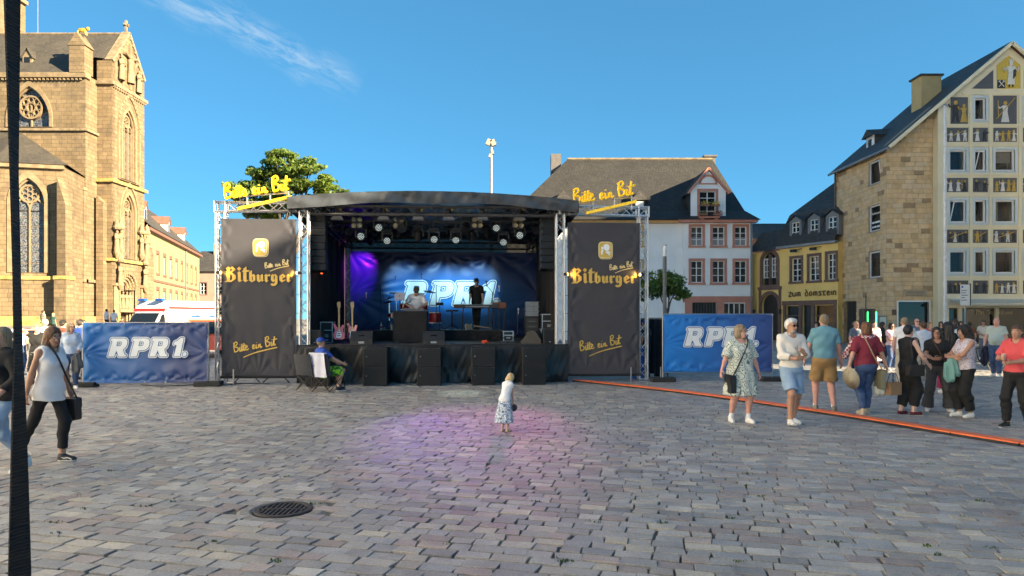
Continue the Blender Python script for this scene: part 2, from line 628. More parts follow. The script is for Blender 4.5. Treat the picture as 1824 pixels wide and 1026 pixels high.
for k in range(9):
 x = -.176 + k * .044
 h = math.sqrt(max(.211 ** 2 - x * x, .001))
 MB().box(x - .0105, x + .0105, -h, h, -.04, -.001).build('bar', M_IRON, dr)
MB().box(-.21, .21, -.013, .013, -.045, .0005).build('cross_bar', M_IRON, dr)
m = MB()
for i in range(60):
 d = 5 + 9 * rnd.random() ** 1.5; x = rnd.uniform(-.7, .7) * d
 for k in range(9):
  q = Vector((x + rnd.gauss(0, .035), d + rnd.gauss(0, .015), -.012)); a = rnd.uniform(0, 6.3); e = Vector((math.cos(a), math.sin(a), 0)) * .010
  m.add([q - e, q + e, q + e * .4 + Vector((0, 0, .022)), q - e * .4 + Vector((0, 0, .026))], [(0, 1, 2, 3)])
tag(m.build('moss', M('moss', (.05, .085, .02), .9, 0, .3, 9)), kind='stuff')
sp_ = thing('paper_scrap', 'tiny white paper scrap lying on the cobbles left of the middle', 'litter', foot(314, 835) + Vector((0, 0, .004)), .6)
MB().add([(-.03, -.01, .002), (.03, -.012, .012), (.034, .012, .004), (-.026, .014, .014)], [(0, 1, 2, 3)]).build('scrap', M('scrap', (.7, .7, .68), .8), sp_)
M_ORANGE = M('ramp_orange', (.86, .17, .05), .6, 0, .18, 3, .1, 50)
M_RUBBER = M('ramp_rubber', (.02, .02, .021), .75, 0, .3, 8)
pts = [foot(1026, 679), foot(1240, 703), foot(1500, 741.5), foot(1836, 796), foot(1836, 796) + Vector((1.3, -2.2, 0))]
ramp = thing('cable_ramp', 'long orange and black cable ramp lying across the cobbles to the stage', 'cable ramp')
pth = smoothpath(pts, 40)
acc, last, cuts = 0, pth[0], [pth[0]]
for p in pth[1:]:
 acc += (p - last).length
 last = p
 if acc >= .9:
  cuts.append(p); acc = 0
for a, b in zip(cuts[:-1], cuts[1:]):
 d = (b - a).normalized(); nrm = Vector((-d.y, d.x, 0))
 b2 = b - d * .006
 pr = [(-.15, .004), (-.14, .008), (-.115, .040), (.115, .040), (.14, .008), (.15, .004)]
 m = MB(); vs = [q + nrm * u + Vector((0, 0, w)) for q in (a, b2) for u, w in pr]
 m.add(vs, [(i, i + 1, 7 + i, 6 + i) for i in range(5)] + [(0, 6, 11, 5), (5, 4, 3, 2, 1, 0), (6, 7, 8, 9, 10, 11)])
 seg = m.build('segment', M_RUBBER, ramp, fixn=True)
 m = MB(); m.beam(a + Vector((0, 0, .046)) + d * .004, b2 + Vector((0, 0, .046)) - d * .004, .25, .016)
 m.build('lid', M_ORANGE, seg)
def roundpoly(pts, r, n=4):
 """round the corners of a closed polygon; r may be per point"""
 out = []
 N = len(pts)
 for i in range(N):
  p = Vector((*pts[i][:2], 0)); a = Vector((*pts[i - 1][:2], 0)); b = Vector((*pts[(i + 1) % N][:2], 0))
  rr = pts[i][2] if len(pts[i]) > 2 else r
  da, db = a - p, b - p
  q = min(rr, da.length * .48, db.length * .48)
  if q < .004:
   out.append((p.x, p.y)); continue
  s, e = p + da.normalized() * q, p + db.normalized() * q
  for k in range(n + 1):
   t = k / n
   v = s * (1 - t) ** 2 + p * 2 * t * (1 - t) + e * t * t
   out.append((v.x, v.y))
 return out
_R = [(-.02, 0), (.36, 0, .03), (.36, .05, .02), (.41, .36, .02), (.62, .0, .03), (1.06, 0, .05), (1.06, .1, .08), (.94, .14, .06), (.80, .40, .05), (.96, .52, .1), (.98, .85, .18), (.82, 1.0, .16), (-.04, 1.0, .06), (-.06, .88, .05), (.06, .84, .04), (.03, .6, .02)]
_P = [(-.02, 0), (.36, 0, .03), (.38, .05, .02), (.40, .33, .03), (.78, .35, .2), (1.0, .5, .2), (1.0, .85, .2), (.82, 1.0, .16), (-.04, 1.0, .06), (-.06, .88, .05), (.06, .84, .04), (.03, .6, .02)]
_H = [(.36, .58), (.60, .58, .05), (.64, .64, .05), (.64, .78, .05), (.60, .82, .05), (.36, .82)]
_1 = [(.08, 0), (.46, 0), (.46, 1.02, .05), (.26, 1.02, .06), (.12, .86, .12), (-.06, .82, .08), (-.08, .64, .08), (.12, .62, .03)]
RPR = [(_R, _H, 0), (_P, _H, 1.16), (_R, _H, 2.17), (_1, None, 3.38)]
def shear(pts, dx, k=.20):
 return [(p[0] * .87 + dx + k * p[1], p[1]) for p in pts]
def rpr_word(parent, fr, H, mats, widest=4.02):
 """the word, as print 1-3 mm proud of its cloth, one child per letter; fr = (origin, matrix3)"""
 outer, line, inner = mats
 for li, (pl, hole, dx) in enumerate(RPR + [('dot', None, 3.9)]):
  if pl == 'dot':
   loop = shear(arc(.12, .12, .12, 0, 350, 22), 3.9)
   hole_l = None
  else:
   loop = shear(roundpoly(pl, .03), dx)
   hole_l = shear(roundpoly(hole, .03), dx) if hole else None
  m = MB()
  for k, (off, mi) in enumerate(((.080, 0), (.036, 1), (.0, 2))):
   def offs(l, d):
    out = []
    N = len(l)
    area = sum(l[i][0] * l[(i + 1) % N][1] - l[(i + 1) % N][0] * l[i][1] for i in range(N))
    sg = 1 if area > 0 else -1
    for i in range(N):
     a, p, b = Vector(l[i - 1]), Vector(l[i]), Vector(l[(i + 1) % N])
     e1, e2 = (p - a), (b - p)
     if e1.length < 1e-6 or e2.length < 1e-6:
      out.append(l[i]); continue
     n1 = Vector((e1.y, -e1.x)).normalized(); n2 = Vector((e2.y, -e2.x)).normalized()
     nn = n1 + n2
     if nn.length < 1e-4:
      nn = n1
     nn.normalize()
     s = min(1.6, 1 / max(.3, nn.dot(n1)))
     q = p + nn * d * sg * s
     out.append((q.x, q.y))
    return out
   lo = offs(loop, off)
   hs = [offs(hole_l, -off)] if hole_l else []
   lo = [(a * H, b * H) for a, b in lo]
   hs = [[(a * H, b * H) for a, b in h] for h in hs]
   o, mtx = fr
   d = -.004 - .004 * k - .0006 * li
   m.prism(lo, d, d + .003, (o, mtx @ Vector((1, 0, 0)), mtx @ Vector((0, 0, 1)), mtx @ Vector((0, 1, 0))), mi, hs, back=False)
  m.build('letter', [outer, line, inner], parent)
def BL():
 G = []
 def stem(x, y0, y1, w, fo=.16, top=True):
  return [(x, y0 + .12), (x + w * .55, y0), (x + w + fo, y0 + .17), (x + w + fo - .03, y0 + .21), (x + w, y0 + .17), (x + w, y1 - .06), (x + w * .45, y1 + .05), (x - .07, y1 - .13), (x - .05, y1 - .17), (x, y1 - .13)]
 G.append([[(-.20, 0), (.42, 0), (.86, .30), (.86, .62), (.50, .92), (.86, 1.22), (.52, 1.5), (.36, 1.36), (.14, 1.5), (-.1, 1.28), (.02, 1.18), (.02, .16)], [(.32, .12), (.52, .26), (.52, .62), (.32, .82)], [(.32, .98), (.54, 1.18), (.40, 1.30), (.32, 1.22)]])
 G.append([stem(1.06, 0, .98, .28), None, None])
 G.append([[(.98, 1.28), (1.18, 1.48), (1.40, 1.28), (1.18, 1.08)], None, None])
 G.append([[(1.58, .14), (1.76, 0), (2.06, .17), (2.03, .22), (1.88, .18), (1.88, .98), (2.10, 1.0), (2.18, 1.14), (1.88, 1.14), (1.88, 1.5), (1.58, 1.28), (1.58, 1.12), (1.42, 1.0), (1.58, .98)], None, None])
 x = 2.14
 G.append([[(x, .16), (x + .24, -.02), (x + .58, .18), (x + .58, .62), (x + .40, .80), (x + .26, .66), (x + .26, 1.14), (x + .0, .96)], [(x + .25, .18), (x + .34, .16), (x + .34, .55), (x + .25, .58)], None])
 x = 2.86
 G.append([[(x, .16), (x + .22, -.02), (x + .42, .16), (x + .48, .02), (x + .66, .16), (x + .63, .2), (x + .60, .18), (x + .60, .66), (x + .50, .78), (x + .34, .64), (x + .34, .24), (x + .26, .20), (x + .26, .66), (x + .14, .78), (x - .06, .62), (x - .04, .58), (x, .6)], None, None])
 x = 3.62
 G.append([[(x, .12), (x + .16, -.02), (x + .38, .16), (x + .36, .2), (x + .26, .17), (x + .26, .56), (x + .34, .62), (x + .40, .52), (x + .56, .66), (x + .44, .80), (x + .28, .68), (x + .14, .80), (x - .06, .62), (x - .04, .58), (x, .6)], None, None])
 x = 4.22
 G.append([[(x, .2), (x + .18, .0), (x + .36, .14), (x + .36, -.08), (x + .22, -.16), (x + .06, -.10), (x - .06, -.24), (x + .16, -.36), (x + .42, -.32), (x + .62, -.12), (x + .62, .58), (x + .40, .80), (x + .26, .70), (x + .14, .80), (x, .62)], [(x + .25, .22), (x + .36, .28), (x + .36, .60), (x + .25, .62)], None])
 x = 5.02
 G.append([[(x, .2), (x + .24, -.02), (x + .60, .22), (x + .54, .28), (x + .36, .2), (x + .26, .26), (x + .26, .34), (x + .58, .52), (x + .58, .62), (x + .34, .82), (x, .6)], [(x + .25, .44), (x + .37, .52), (x + .31, .62), (x + .25, .58)], None])
 x = 5.72
 G.append([[(x, .12), (x + .16, -.02), (x + .38, .16), (x + .36, .2), (x + .26, .17), (x + .26, .56), (x + .34, .62), (x + .40, .52), (x + .60, .66), (x + .46, .80), (x + .28, .68), (x + .14, .80), (x - .06, .62), (x - .04, .58), (x, .6)], None, None])
 return G
SLOGAN = [
 [(.10, .0), (.04, .5), (.10, 1.02)], [(.0, .94), (.30, 1.08), (.40, .84), (.14, .58), (.44, .42), (.42, .10), (.08, .0)],
 [(.66, .46), (.62, .10), (.70, .0), (.80, .12), (.92, .62)], [(.70, .66), (.71, .70)],
 [(.92, .78), (.84, .12), (.90, .02), (1.0, .2), (1.14, .80)], [(1.14, .80), (1.06, .12), (1.12, .02), (1.22, .12)], [(.76, .46), (1.34, .56)],
 [(1.26, .22), (1.44, .34), (1.40, .48), (1.28, .38), (1.28, .10), (1.42, .02), (1.58, .14)],
 [(1.98, .20), (2.18, .32), (2.14, .46), (2.02, .36), (2.02, .08), (2.14, .02), (2.26, .14)],
 [(2.40, .42), (2.36, .08), (2.42, .02), (2.52, .12)], [(2.44, .60), (2.45, .64)],
 [(2.66, .40), (2.64, .02), (2.72, .30), (2.82, .38), (2.84, .08), (2.90, .02), (3.02, .12)],
 [(3.46, .0), (3.40, .5), (3.46, 1.02)], [(3.36, .94), (3.66, 1.08), (3.76, .84), (3.50, .58), (3.80, .42), (3.78, .10), (3.44, .0)],
 [(4.02, .44), (3.98, .10), (4.06, .0), (4.18, .14), (4.34, .7)], [(4.06, .64), (4.07, .68)],
 [(4.40, .98), (4.28, .12), (4.36, .02), (4.48, .12)], [(4.18, .60), (4.66, .66)],
]
def slogan(mb, o, ux, uz, un, W, r, ang=10, flat=None, mi=0, line=True):
 """slogan W wide from lower-left o, rising at ang degrees; pen radius r"""
 s = W / 4.75
 ca, sa = math.cos(R(ang)), math.sin(R(ang))
 o, ux, uz, un = Vector(o), Vector(ux), Vector(uz), Vector(un)
 def T(p, k=0):
  x, y = p[0] * s, p[1] * s
  return o + ux * (x * ca - y * sa * .4) + uz * (x * sa + y * ca) + un * k
 for i, st in enumerate(SLOGAN):
  q = smoothpath([(a, b, 0) for a, b in st], 4)
  mb.tube([T(p, .0006 * i) for p in q], r, 6, mi, flat=flat)
 if line:
  q = smoothpath([(.95, -.72, 0), (2.4, -.42, 0), (4.6, -.28, 0)], 6)
  mb.tube([T(p, .012) for p in q], [r * (.8 + .5 * i / len(q)) for i in range(len(q))], 6, mi, flat=flat)
INN = {'z': ([[(0, .5), (.4, .5), (.0, 0), (.42, 0)]], .55), 'u': ([[(0, .5), (.02, .1), (.18, 0), (.34, .1), (.36, .5)], [(.36, .2), (.42, 0)]], .55),
  'm': ([[(0, 0), (.02, .48)], [(.02, .4), (.14, .5), (.24, .38), (.25, 0)], [(.25, .38), (.38, .5), (.48, .38), (.5, 0)]], .66),
  'd': ([[(.38, .2), (.3, .02), (.1, .02), (.02, .22), (.12, .46), (.3, .46), (.38, .24)], [(.36, .3), (.26, .6), (.05, .78)]], .54),
  'o': ([[(.2, 0), (.04, .12), (.04, .38), (.2, .5), (.36, .38), (.36, .12), (.2, 0)]], .54),
  's': ([[(.34, .44), (.16, .5), (.06, .38), (.3, .16), (.2, .0), (.02, .06)]], .46), 't': ([[(0, .48), (.44, .52)], [(.2, .5), (.16, .1), (.26, 0), (.4, .06)]], .52),
  'e': ([[(.06, .26), (.34, .3), (.28, .48), (.1, .44), (.04, .2), (.16, 0), (.38, .08)]], .5), 'i': ([[(.05, .5), (.05, .04)]], .2),
  'n': ([[(.0, 0), (.02, .48)], [(.02, .38), (.2, .5), (.34, .38), (.36, 0)]], .5), 'r': ([], .3), ' ': ([], .4),
  'a': ([[(.34, .46), (.12, .48), (.03, .22), (.14, .02), (.3, .12), (.34, .46), (.36, .04), (.42, 0)]], .54)}
def pen_text(mb, txt, o, ux, uz, H, r, mi=0, un=(0, -1, 0), flat=None):
 x = 0
 o, ux, uz, un = Vector(o), Vector(ux), Vector(uz), Vector(un)
 k = 0
 for ch in txt:
  st, w = INN[ch]
  for s_ in st:
   k += 1
   q = smoothpath([(a, b, 0) for a, b in s_], 3)
   mb.tube([o + ux * (x + p.x) * H + uz * p.y * H + un * .0006 * k for p in q], r, 5, mi, flat=flat)
  x += w + .08
 return x * H
def text_mesh(txt, size, extrude=.004, align='LEFT'):
 cu = bpy.data.curves.new('text', 'FONT')
 cu.body = txt; cu.size = size; cu.extrude = extrude; cu.align_x = align; cu.resolution_u = 3
 o = bpy.data.objects.new('text', cu); COL.objects.link(o)
 dg = bpy.context.evaluated_depsgraph_get()
 me = bpy.data.meshes.new_from_object(o.evaluated_get(dg))
 bpy.data.objects.remove(o); bpy.data.curves.remove(cu)
 for v in me.vertices:
  x, y, z = v.co
  v.co = (x, -z, y)
 return me
SO = Vector((-7.98, 18.5, 0)); SA = R(4.5)
s_c, s_s = math.cos(SA), math.sin(SA)
def SP(u, v, z=0):
 return Vector((SO.x + u * s_c - v * s_s, SO.y + u * s_s + v * s_c, z))
def SU(px, v):
 t = (px - CX) / F
 return (t * (SO.y + v * s_c) - SO.x + v * s_s) / (s_c - t * s_s)
def SZ(py, u, v):
 return CH + (HY - py) / F * SP(u, v).y
def sthing(name, label, cat, u, v, z=0, group=None, rz=0):
 return thing(name, label, cat, SP(u, v, z), SA + rz, group)
DECK = 1.05
M_ALU = M('aluminium', (.62, .62, .63), .38, .85, .1, 12)
M_ALUD = M('truss_black', (.10, .10, .105), .5, .5, .2, 12)
M_BLK = M('black_cloth', (.014, .014, .016), .9, 0, .3, 5, .3, 160)
M_PVC = M('black_pvc', (.055, .062, .072), .34, 0, .25, 2.5, .25, 6, .02)
M_PVCS = M('black_sheeting', (.012, .012, .013), .36, 0, .2, 3, .35, 5, .03)
M_DECK = M('stage_ply', (.075, .075, .075), .55, 0, .3, 3, .2, 40)
M_CAB = M('speaker_black', (.016, .016, .018), .55, 0, .25, 9, .4, 140)
M_GRILLE = M('speaker_grille', (.010, .010, .011), .5, .3, .2, 300, .5, 400)
M_BANNER = M('banner_cloth', (.045, .044, .052), .7, 0, .08, 3, .2, 220)
M_GOLD = M('gold_print', (.60, .40, .085), .42, .25, .12, 3)
M_GOLDL = M('gold_print_light', (.74, .60, .28), .45, .15, .08, 4)
M_SIGN = M('sign_yellow', (.92, .60, .01), .35, 0, .05, 5, coat=.3, emit=(1, .55, .0), es=.05)
M_WPRINT = M('white_print', (.74, .78, .80), .6, 0, .05, 5)
M_LPRINT = M('blue_line_print', (.03, .12, .32), .6, 0, .05, 5)
M_BACKP = M('backdrop_letter', (.80, .86, .78), .6, 0, .05, 4)
M_CHROME = M('chrome', (.7, .7, .7), .2, 1, .1, 20)
M_STEELP = M('plated_steel', (.35, .35, .36), .45, .8, .15, 15)
M_LED = M('led_white', (.8, .95, .95), .4, 0, 0, emit=(.85, 1, .98), es=.16)
M_LENS = M('lens_dark', (.02, .025, .03), .15, 0, 0)
M_CASE = M('case_black', (.02, .02, .022), .5, 0, .2, 10)
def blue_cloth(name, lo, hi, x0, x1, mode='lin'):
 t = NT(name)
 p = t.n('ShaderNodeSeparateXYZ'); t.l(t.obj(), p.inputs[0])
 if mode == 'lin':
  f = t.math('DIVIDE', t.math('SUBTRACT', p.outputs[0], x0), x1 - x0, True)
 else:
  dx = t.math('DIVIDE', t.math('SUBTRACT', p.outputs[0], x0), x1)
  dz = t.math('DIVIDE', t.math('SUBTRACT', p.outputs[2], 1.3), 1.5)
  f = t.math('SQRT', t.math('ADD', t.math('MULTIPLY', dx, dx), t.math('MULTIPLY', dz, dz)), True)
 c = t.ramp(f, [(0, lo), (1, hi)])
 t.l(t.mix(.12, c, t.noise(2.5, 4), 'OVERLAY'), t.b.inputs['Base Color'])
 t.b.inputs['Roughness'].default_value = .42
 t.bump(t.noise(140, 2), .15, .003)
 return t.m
def cloth(u0, u1, z0, z1, disp, nx=40, nz=40, y=0.0):
 """hanging sheet in the local xz plane, disp(u 0..1, w 0..1) pushes it back"""
 m = MB()
 vs = []
 for j in range(nz + 1):
  for i in range(nx + 1):
   a, b = i / nx, j / nz
   vs.append((u0 + (u1 - u0) * a, y + disp(a, b), z0 + (z1 - z0) * b))
 fs = [(j * (nx + 1) + i, j * (nx + 1) + i + 1, (j + 1) * (nx + 1) + i + 1, (j + 1) * (nx + 1) + i) for j in range(nz) for i in range(nx)]
 return m.add(vs, fs)
def pull_wrinkles(seed, pts, amp=.02, freq=9):
 """tension folds fanning out from the eyelets pts along the edge of a sheet"""
 rr = random.Random(seed)
 ks = [(px, py, rr.uniform(0, 6.28), rr.uniform(.7, 1.3)) for px, py in pts]
 def f(a, b):
  s = 0
  for px, py, ph, k in ks:
   dx, dy = a - px, b - py
   d = math.hypot(dx, dy)
   s += math.sin(math.atan2(dy, dx) * freq * k + ph) * math.exp(-d * 6.5) * min(1, d * 8)
  s += .35 * math.sin(a * 5 + b * 7 + seed) * math.sin(b * 11 - a * 3)
  q = s * .6 + .12
  return amp * .5 * (q + math.sqrt(q * q + .01)) + .003
 return f
def truss(mb, p0, p1, w=.29, r=.025, up=(0, 0, 1), step=None, mi=0, rd=.011):
 p0, p1 = Vector(p0), Vector(p1)
 d = (p1 - p0); L = d.length; d.normalize()
 u = Vector(up)
 if abs(d.dot(u)) > .9:
  u = Vector((0, 1, 0))
 a = d.cross(u).normalized(); b = a.cross(d).normalized()
 cs = [(-1, -1), (1, -1), (1, 1), (-1, 1)]
 h = w / 2 - r
 for x, y in cs:
  o = a * x * h + b * y * h
  mb.tube([p0 + o, p1 + o], r, 7, mi)
 n = max(2, round(L / (step or w * .95)))
 for i in range(n):
  q0, q1 = p0 + d * (L * i / n), p0 + d * (L * (i + 1) / n)
  for k in range(4):
   c0, c1 = cs[k], cs[(k + 1) % 4]
   if (i + k) % 2:
    c0, c1 = c1, c0
   mb.tube([q0 + a * c0[0] * h + b * c0[1] * h, q1 + a * c1[0] * h + b * c1[1] * h], rd, 5, mi, cap=False)
 for q in (p0, p1):
  for k in range(4):
   c0, c1 = cs[k], cs[(k + 1) % 4]
   mb.tube([q + a * c0[0] * h + b * c0[1] * h, q + a * c1[0] * h + b * c1[1] * h], rd, 5, mi, cap=False)
 return mb
ST0, ST1 = 2.22, 9.56
UC = (ST0 + ST1) / 2
stage = sthing('stage', 'covered open-air stage with black roof, aluminium towers and black skirt', 'stage', 0, 0)
MB().box(ST0, ST1, .02, 7.2, .93, DECK).build('deck', M_DECK, stage)
for k in range(4):
 u = 2.6 + k * 2.2
 for v in (1.0, 3.6, 6.6):
  MB().tube([(u, v, 0), (u, v, .93)], .03, 8).build('leg', M_STEELP, stage)
def skirt_disp(a, b):
 s = math.sin(a * 61 + 2.2 * math.sin(b * 3)) * .5 + math.sin(a * 23 + b * 5 + 1.2 * math.sin(a * 9)) * .8 + math.sin((a * 40 - b * 9)) * .5 * (1 - b)
 s += .2 * math.sin(a * 170 + 3 * math.sin(b * 5 + a * 20)) + 0.15 * math.sin(a * 260 - b * 14)
 return .03 * s * (.35 + .65 * (1 - b)) - .02
cloth(ST0, ST1, .03, 1.02, skirt_disp, 300, 22, -.03).build('skirt', M_PVCS, stage, smooth=True)
MB().box(ST0 - .01, ST1 + .01, -.03, .015, 1.0, DECK + .004).build('deck_edge', M_BLK, stage)
for u in (ST0, ST1):
 MB().box(u - .01, u + .01, .03, 7.1, .03, .92).build('side_skirt', M_BLK, stage)
for u in (2.385, 9.36):
 truss(MB(), (u, .16, DECK), (u, .16, 4.66), .27, .026).tube([(u, .16, 4.66), (u, .16, 4.86)], .05, 8).build('tower', M_ALU, stage)
for u in (2.55, 9.2):
 truss(MB(), (u, 6.7, DECK), (u, 6.7, 4.6), .27, .026).build('tower', M_ALUD, stage)
 MB().box(u - .17, u + .17, 6.53, 6.87, DECK, DECK + .02).build('tower_base', M_STEELP, stage)
def roof_z(u):
 return 4.98 + .20 * (1 - ((u - UC) / 3.9) ** 2)
RU0, RU1 = 2.02, 9.80
m = MB(); NU, NV = 40, 12; vs = []
for j in range(NV + 1):
 for i in range(NU + 1):
  u = RU0 + (RU1 - RU0) * i / NU
  v = -.28 + 7.7 * j / NV
  vs.append((u, v, roof_z(u) - .055 * max(0, v) + .01 * math.sin(i * 1.3) * math.sin(j * 2)))
m.add(vs, [(j * (NU + 1) + i, j * (NU + 1) + i + 1, (j + 1) * (NU + 1) + i + 1, (j + 1) * (NU + 1) + i) for j in range(NV) for i in range(NU)])
m.build('canopy', M_PVC, stage, smooth=True)
m = MB(); vs = []; NB = 10
for j in range(NB + 1):
 for i in range(120 + 1):
  u = RU0 + (RU1 - RU0) * i / 120
  b = j / NB
  dr_ = .012 * math.sin(i * .55 + 2 * b) + .010 * math.sin(i * .23 + 5 * b + 1) + .008 * math.sin(i * 1.1 - 3 * b)
  vs.append((u, -.285 + dr_ + .05 * (1 - b), roof_z(u) - .31 * (1 - b) - .02 * math.sin(i * .13) * (1 - b)))
m.add(vs, [(j * 121 + i, j * 121 + i + 1, (j + 1) * 121 + i + 1, (j + 1) * 121 + i) for j in range(NB) for i in range(120)])
m.build('fascia', M_PVC, stage, smooth=True)
for u in (RU0, RU1):
 m = MB(); zt = roof_z(u)
 m.add([(u, -.28, zt - .34), (u, 7.4, zt - .75), (u, 7.4, zt - .42), (u, -.28, zt), (u + .01, -.28, zt - .34), (u + .01, 7.4, zt - .75), (u + .01, 7.4, zt - .42), (u + .01, -.28, zt)], [(0, 1, 2, 3), (7, 6, 5, 4), (0, 4, 5, 1)])
 m.build('fascia', M_PVC, stage)
for v, z0, z1 in ((.16, 4.70, 4.72), (1.55, 4.72, 4.74), (3.4, 4.68, 4.7), (6.7, 4.45, 4.45)):
 truss(MB(), (2.56, v, z0), (9.20, v, z1), .27, .024, step=.32).build('roof_truss', M_ALUD, stage)
for u in (2.55, 9.2):
 truss(MB(), (u, .3, 4.72), (u, 6.6, 4.45), .25, .022, step=.4).build('roof_truss', M_ALUD, stage)
for u in (4.2, 5.9, 7.6):
 m = MB()
 for v0, v1 in ((.1, 6.9),):
  m.beam((u, v0, roof_z(u) - .07), (u, v1, roof_z(u) - .07 - .05 * v1), .06, .06)
 m.build('rafter', M_ALUD, stage)
o = cloth(0, 6.2, DECK, 4.75, lambda a, b: .05 * math.sin(a * 40), 60, 3).build('side_drape', M_BLK, stage, smooth=True)
o.location = (2.42, 6.5, 0); o.rotation_euler = (0, 0, R(-90))
o = cloth(0, 5.4, DECK, 4.75, lambda a, b: .05 * math.sin(a * 30), 40, 3).build('side_drape', M_BLK, stage, smooth=True)
o.location = (9.42, 6.5, 0); o.rotation_euler = (0, 0, R(-90))
M_WOOD = M('raw_wood', (.22, .16, .10), .85, 0, .25, 9, .3, 60)
def banner_side(u0, u1, tower_u, arch_label, ban_label, sign_label, a1):
 fr = sthing('truss_arch', arch_label, 'truss', tower_u, .2, 0, 'aluminium truss arches')
 truss(MB(), (0, 0, .06), (0, 0, 4.62), .28, .026).build('tower', M_ALU, fr)
 m = MB(); m.box(-.16, .16, -.16, .16, 4.62, 4.9)
 m2 = MB()
 for x in (-.14, .14):
  for y in (-.14, .14):
   m2.tube([(x, y, 4.6), (x, y, 4.9)], .026, 7)
 for z in (4.62, 4.88):
  for a, b in (((-.14, -.14), (.14, -.14)), ((.14, -.14), (.14, .14)), ((.14, .14), (-.14, .14)), ((-.14, .14), (-.14, -.14))):
   m2.tube([(*a, z), (*b, z)], .026, 7)
 m2.build('corner', M_ALU, fr)
 truss(MB(), (.15 if a1 > 0 else -.15, 0, 4.76), (a1 - tower_u, 0, 4.76 + .02), .28, .024).build('beam', M_ALU, fr)
 MB().box(-.3, .3, -.3, .3, .0, .03).build('base_plate', M_STEELP, fr)
 m = MB()
 for sx in (-1, 1):
  m.tube([(sx * .13, -.1, .05), (sx * .42, -.35, .05)], .024, 7)
  m.tube([(sx * .42, -.35, .0), (sx * .42, -.35, .42)], .02, 7)
 m.build('outrigger', M_STEELP, fr)
 W = u1 - u0
 b = sthing('banner', ban_label, 'banner', u0, -.02, 0, 'tall dark banners beside the stage')
 eye = [(0, k / 7) for k in range(8)] + [(1, k / 7) for k in range(8)] + [(k / 4, 0) for k in range(1, 4)]
 cloth(0, W, .22, 4.42, pull_wrinkles(3 + int(u0), eye, .045, 8), 70, 130).build('cloth', M_BANNER, b, smooth=True)
 MB().tube([(-.03, .03, .20), (W + .03, .03, .20)], .04, 10).build('bottom_pole', M_BLK, b)
 m = MB()
 for k in range(9):
  z = .4 + k * .5
  m.tube([(-.06, .03, z), (0.02, -.002, z)], .006, 5)
  m.tube([(W + .06, .03, z), (W - .02, -.002, z)], .006, 5)
 m.build('ties', M_BLK, b)
 X, Z_ = Vector((1, 0, 0)), Vector((0, 0, 1)); Nn = Vector((0, 1, 0))
 s = W * .90 / 6.45
 for gi, (pl, h1, h2) in enumerate(BL()):
  m = MB()
  f = lambda q: [(W * .045 + .2 * s + x * s, 2.73 + y * s * 1.02) for x, y in q]
  m.prism(f(pl), -.006 - gi * .0004, -.003, (Vector((0, 0, 0)), X, Z_, Nn), 0, [f(h) for h in (h1, h2) if h])
  m.build('letter', M_GOLD, b)
 m = MB(); slogan(m, (W * .58, -.006, 3.10), X, Z_, (0, -1, 0), W * .34, .011, 10, flat=(1, .15)); m.build('slogan', M_GOLDL, b)
 m = MB(); slogan(m, (W * .17, -.006, .86), X, Z_, (0, -1, 0), W * .60, .016, 10, flat=(1, .12)); m.build('slogan', M_GOLD, b)
 cxm, czm = W * .515, 3.66
 def rr(w, h, r, ox=0, oz=0):
  return [(cxm + ox + p[0], czm + oz + p[1]) for p in roundpoly([(-w, -h), (w, -h), (w, h), (-w, h)], r, 6)]
 m = MB()
 m.prism(rr(.20, .245, .12, .02, -.012), -.0035, -.002, mi=1)
 m.prism(rr(.192, .238, .12, .008, -.004), -.0055, -.004, mi=2)
 m.prism(rr(.188, .232, .12), -.0075, -.006, mi=1)
 m.prism(rr(.165, .208, .10), -.0095, -.008, mi=0)
 med = m.build('medallion', [M_GOLD, M_GOLDL, M_BANNER], b)
 m = MB()
 q = lambda pts: [(cxm + x, czm + y) for x, y in pts]
 m.prism(q(roundpoly([(-.01, -.02), (.10, -.02), (.13, .06), (.11, .15), (.03, .17), (-.04, .14), (-.045, .05)], .05)), -.0115, -.01)
 m.prism(q(roundpoly([(-.11, .03), (-.05, .01), (-.04, .07), (-.10, .10)], .02)), -.0119, -.01)
 m.prism(q(roundpoly([(-.12, -.12), (-.08, -.13), (-.05, .0), (-.10, .02)], .02)), -.0123, -.01)
 m.prism(q(roundpoly([(.0, -.07), (.06, -.10), (.13, -.16), (.14, -.05), (.09, -.03), (.02, -.04)], .02)), -.0127, -.01)
 m.build('drinking_figure', M_WPRINT, med)
 sg = sthing('slogan_sign', sign_label, 'sign', (u0 + u1) / 2, .0, 4.9, 'yellow script signs on the truss beams')
 m = MB(); slogan(m, (-.86, -.12, .02), X, Z_, (0, -1, 0), 1.78, .031, 9.5, line=False, flat=(1, 1.8)); m.build('lettering', M_SIGN, sg)
 m = MB(); m.beam((-.52, -.12, -.24), (.88, -.14, .10), .10, .075); m.build('underline', M_SIGN, sg)
 m = MB()
 for x, z in ((-.3, .12), (.3, .2), (.78, .26)):
  m.tube([(x, -.03, -.12), (x, -.05, z)], .02, 6)
 m.tube([(-.5, -.04, .1), (.8, -.05, .22)], .018, 6)
 m.build('bracket', M_ALU, sg)
 return b
M_AMB = M('amber_lamp', (.9, .4, .05), .4, 0, 0, emit=(1, .5, .08), es=6)
uL0, uL1 = SU(394, -.02), SU(528, -.02)
uR0, uR1 = SU(1011, -.02), SU(1140, -.02)
banner_side(uL0, uL1, .19, 'aluminium truss arch holding the dark banner left of the stage', 'tall dark banner with gold lettering left of the stage',
   'yellow script sign on top of the left truss arch', 2.2)
banner_side(uR0, uR1, 11.71, 'aluminium truss arch holding the dark banner right of the stage', 'tall dark banner with gold lettering right of the stage',
   'yellow script sign on top of the right truss arch', 9.58)
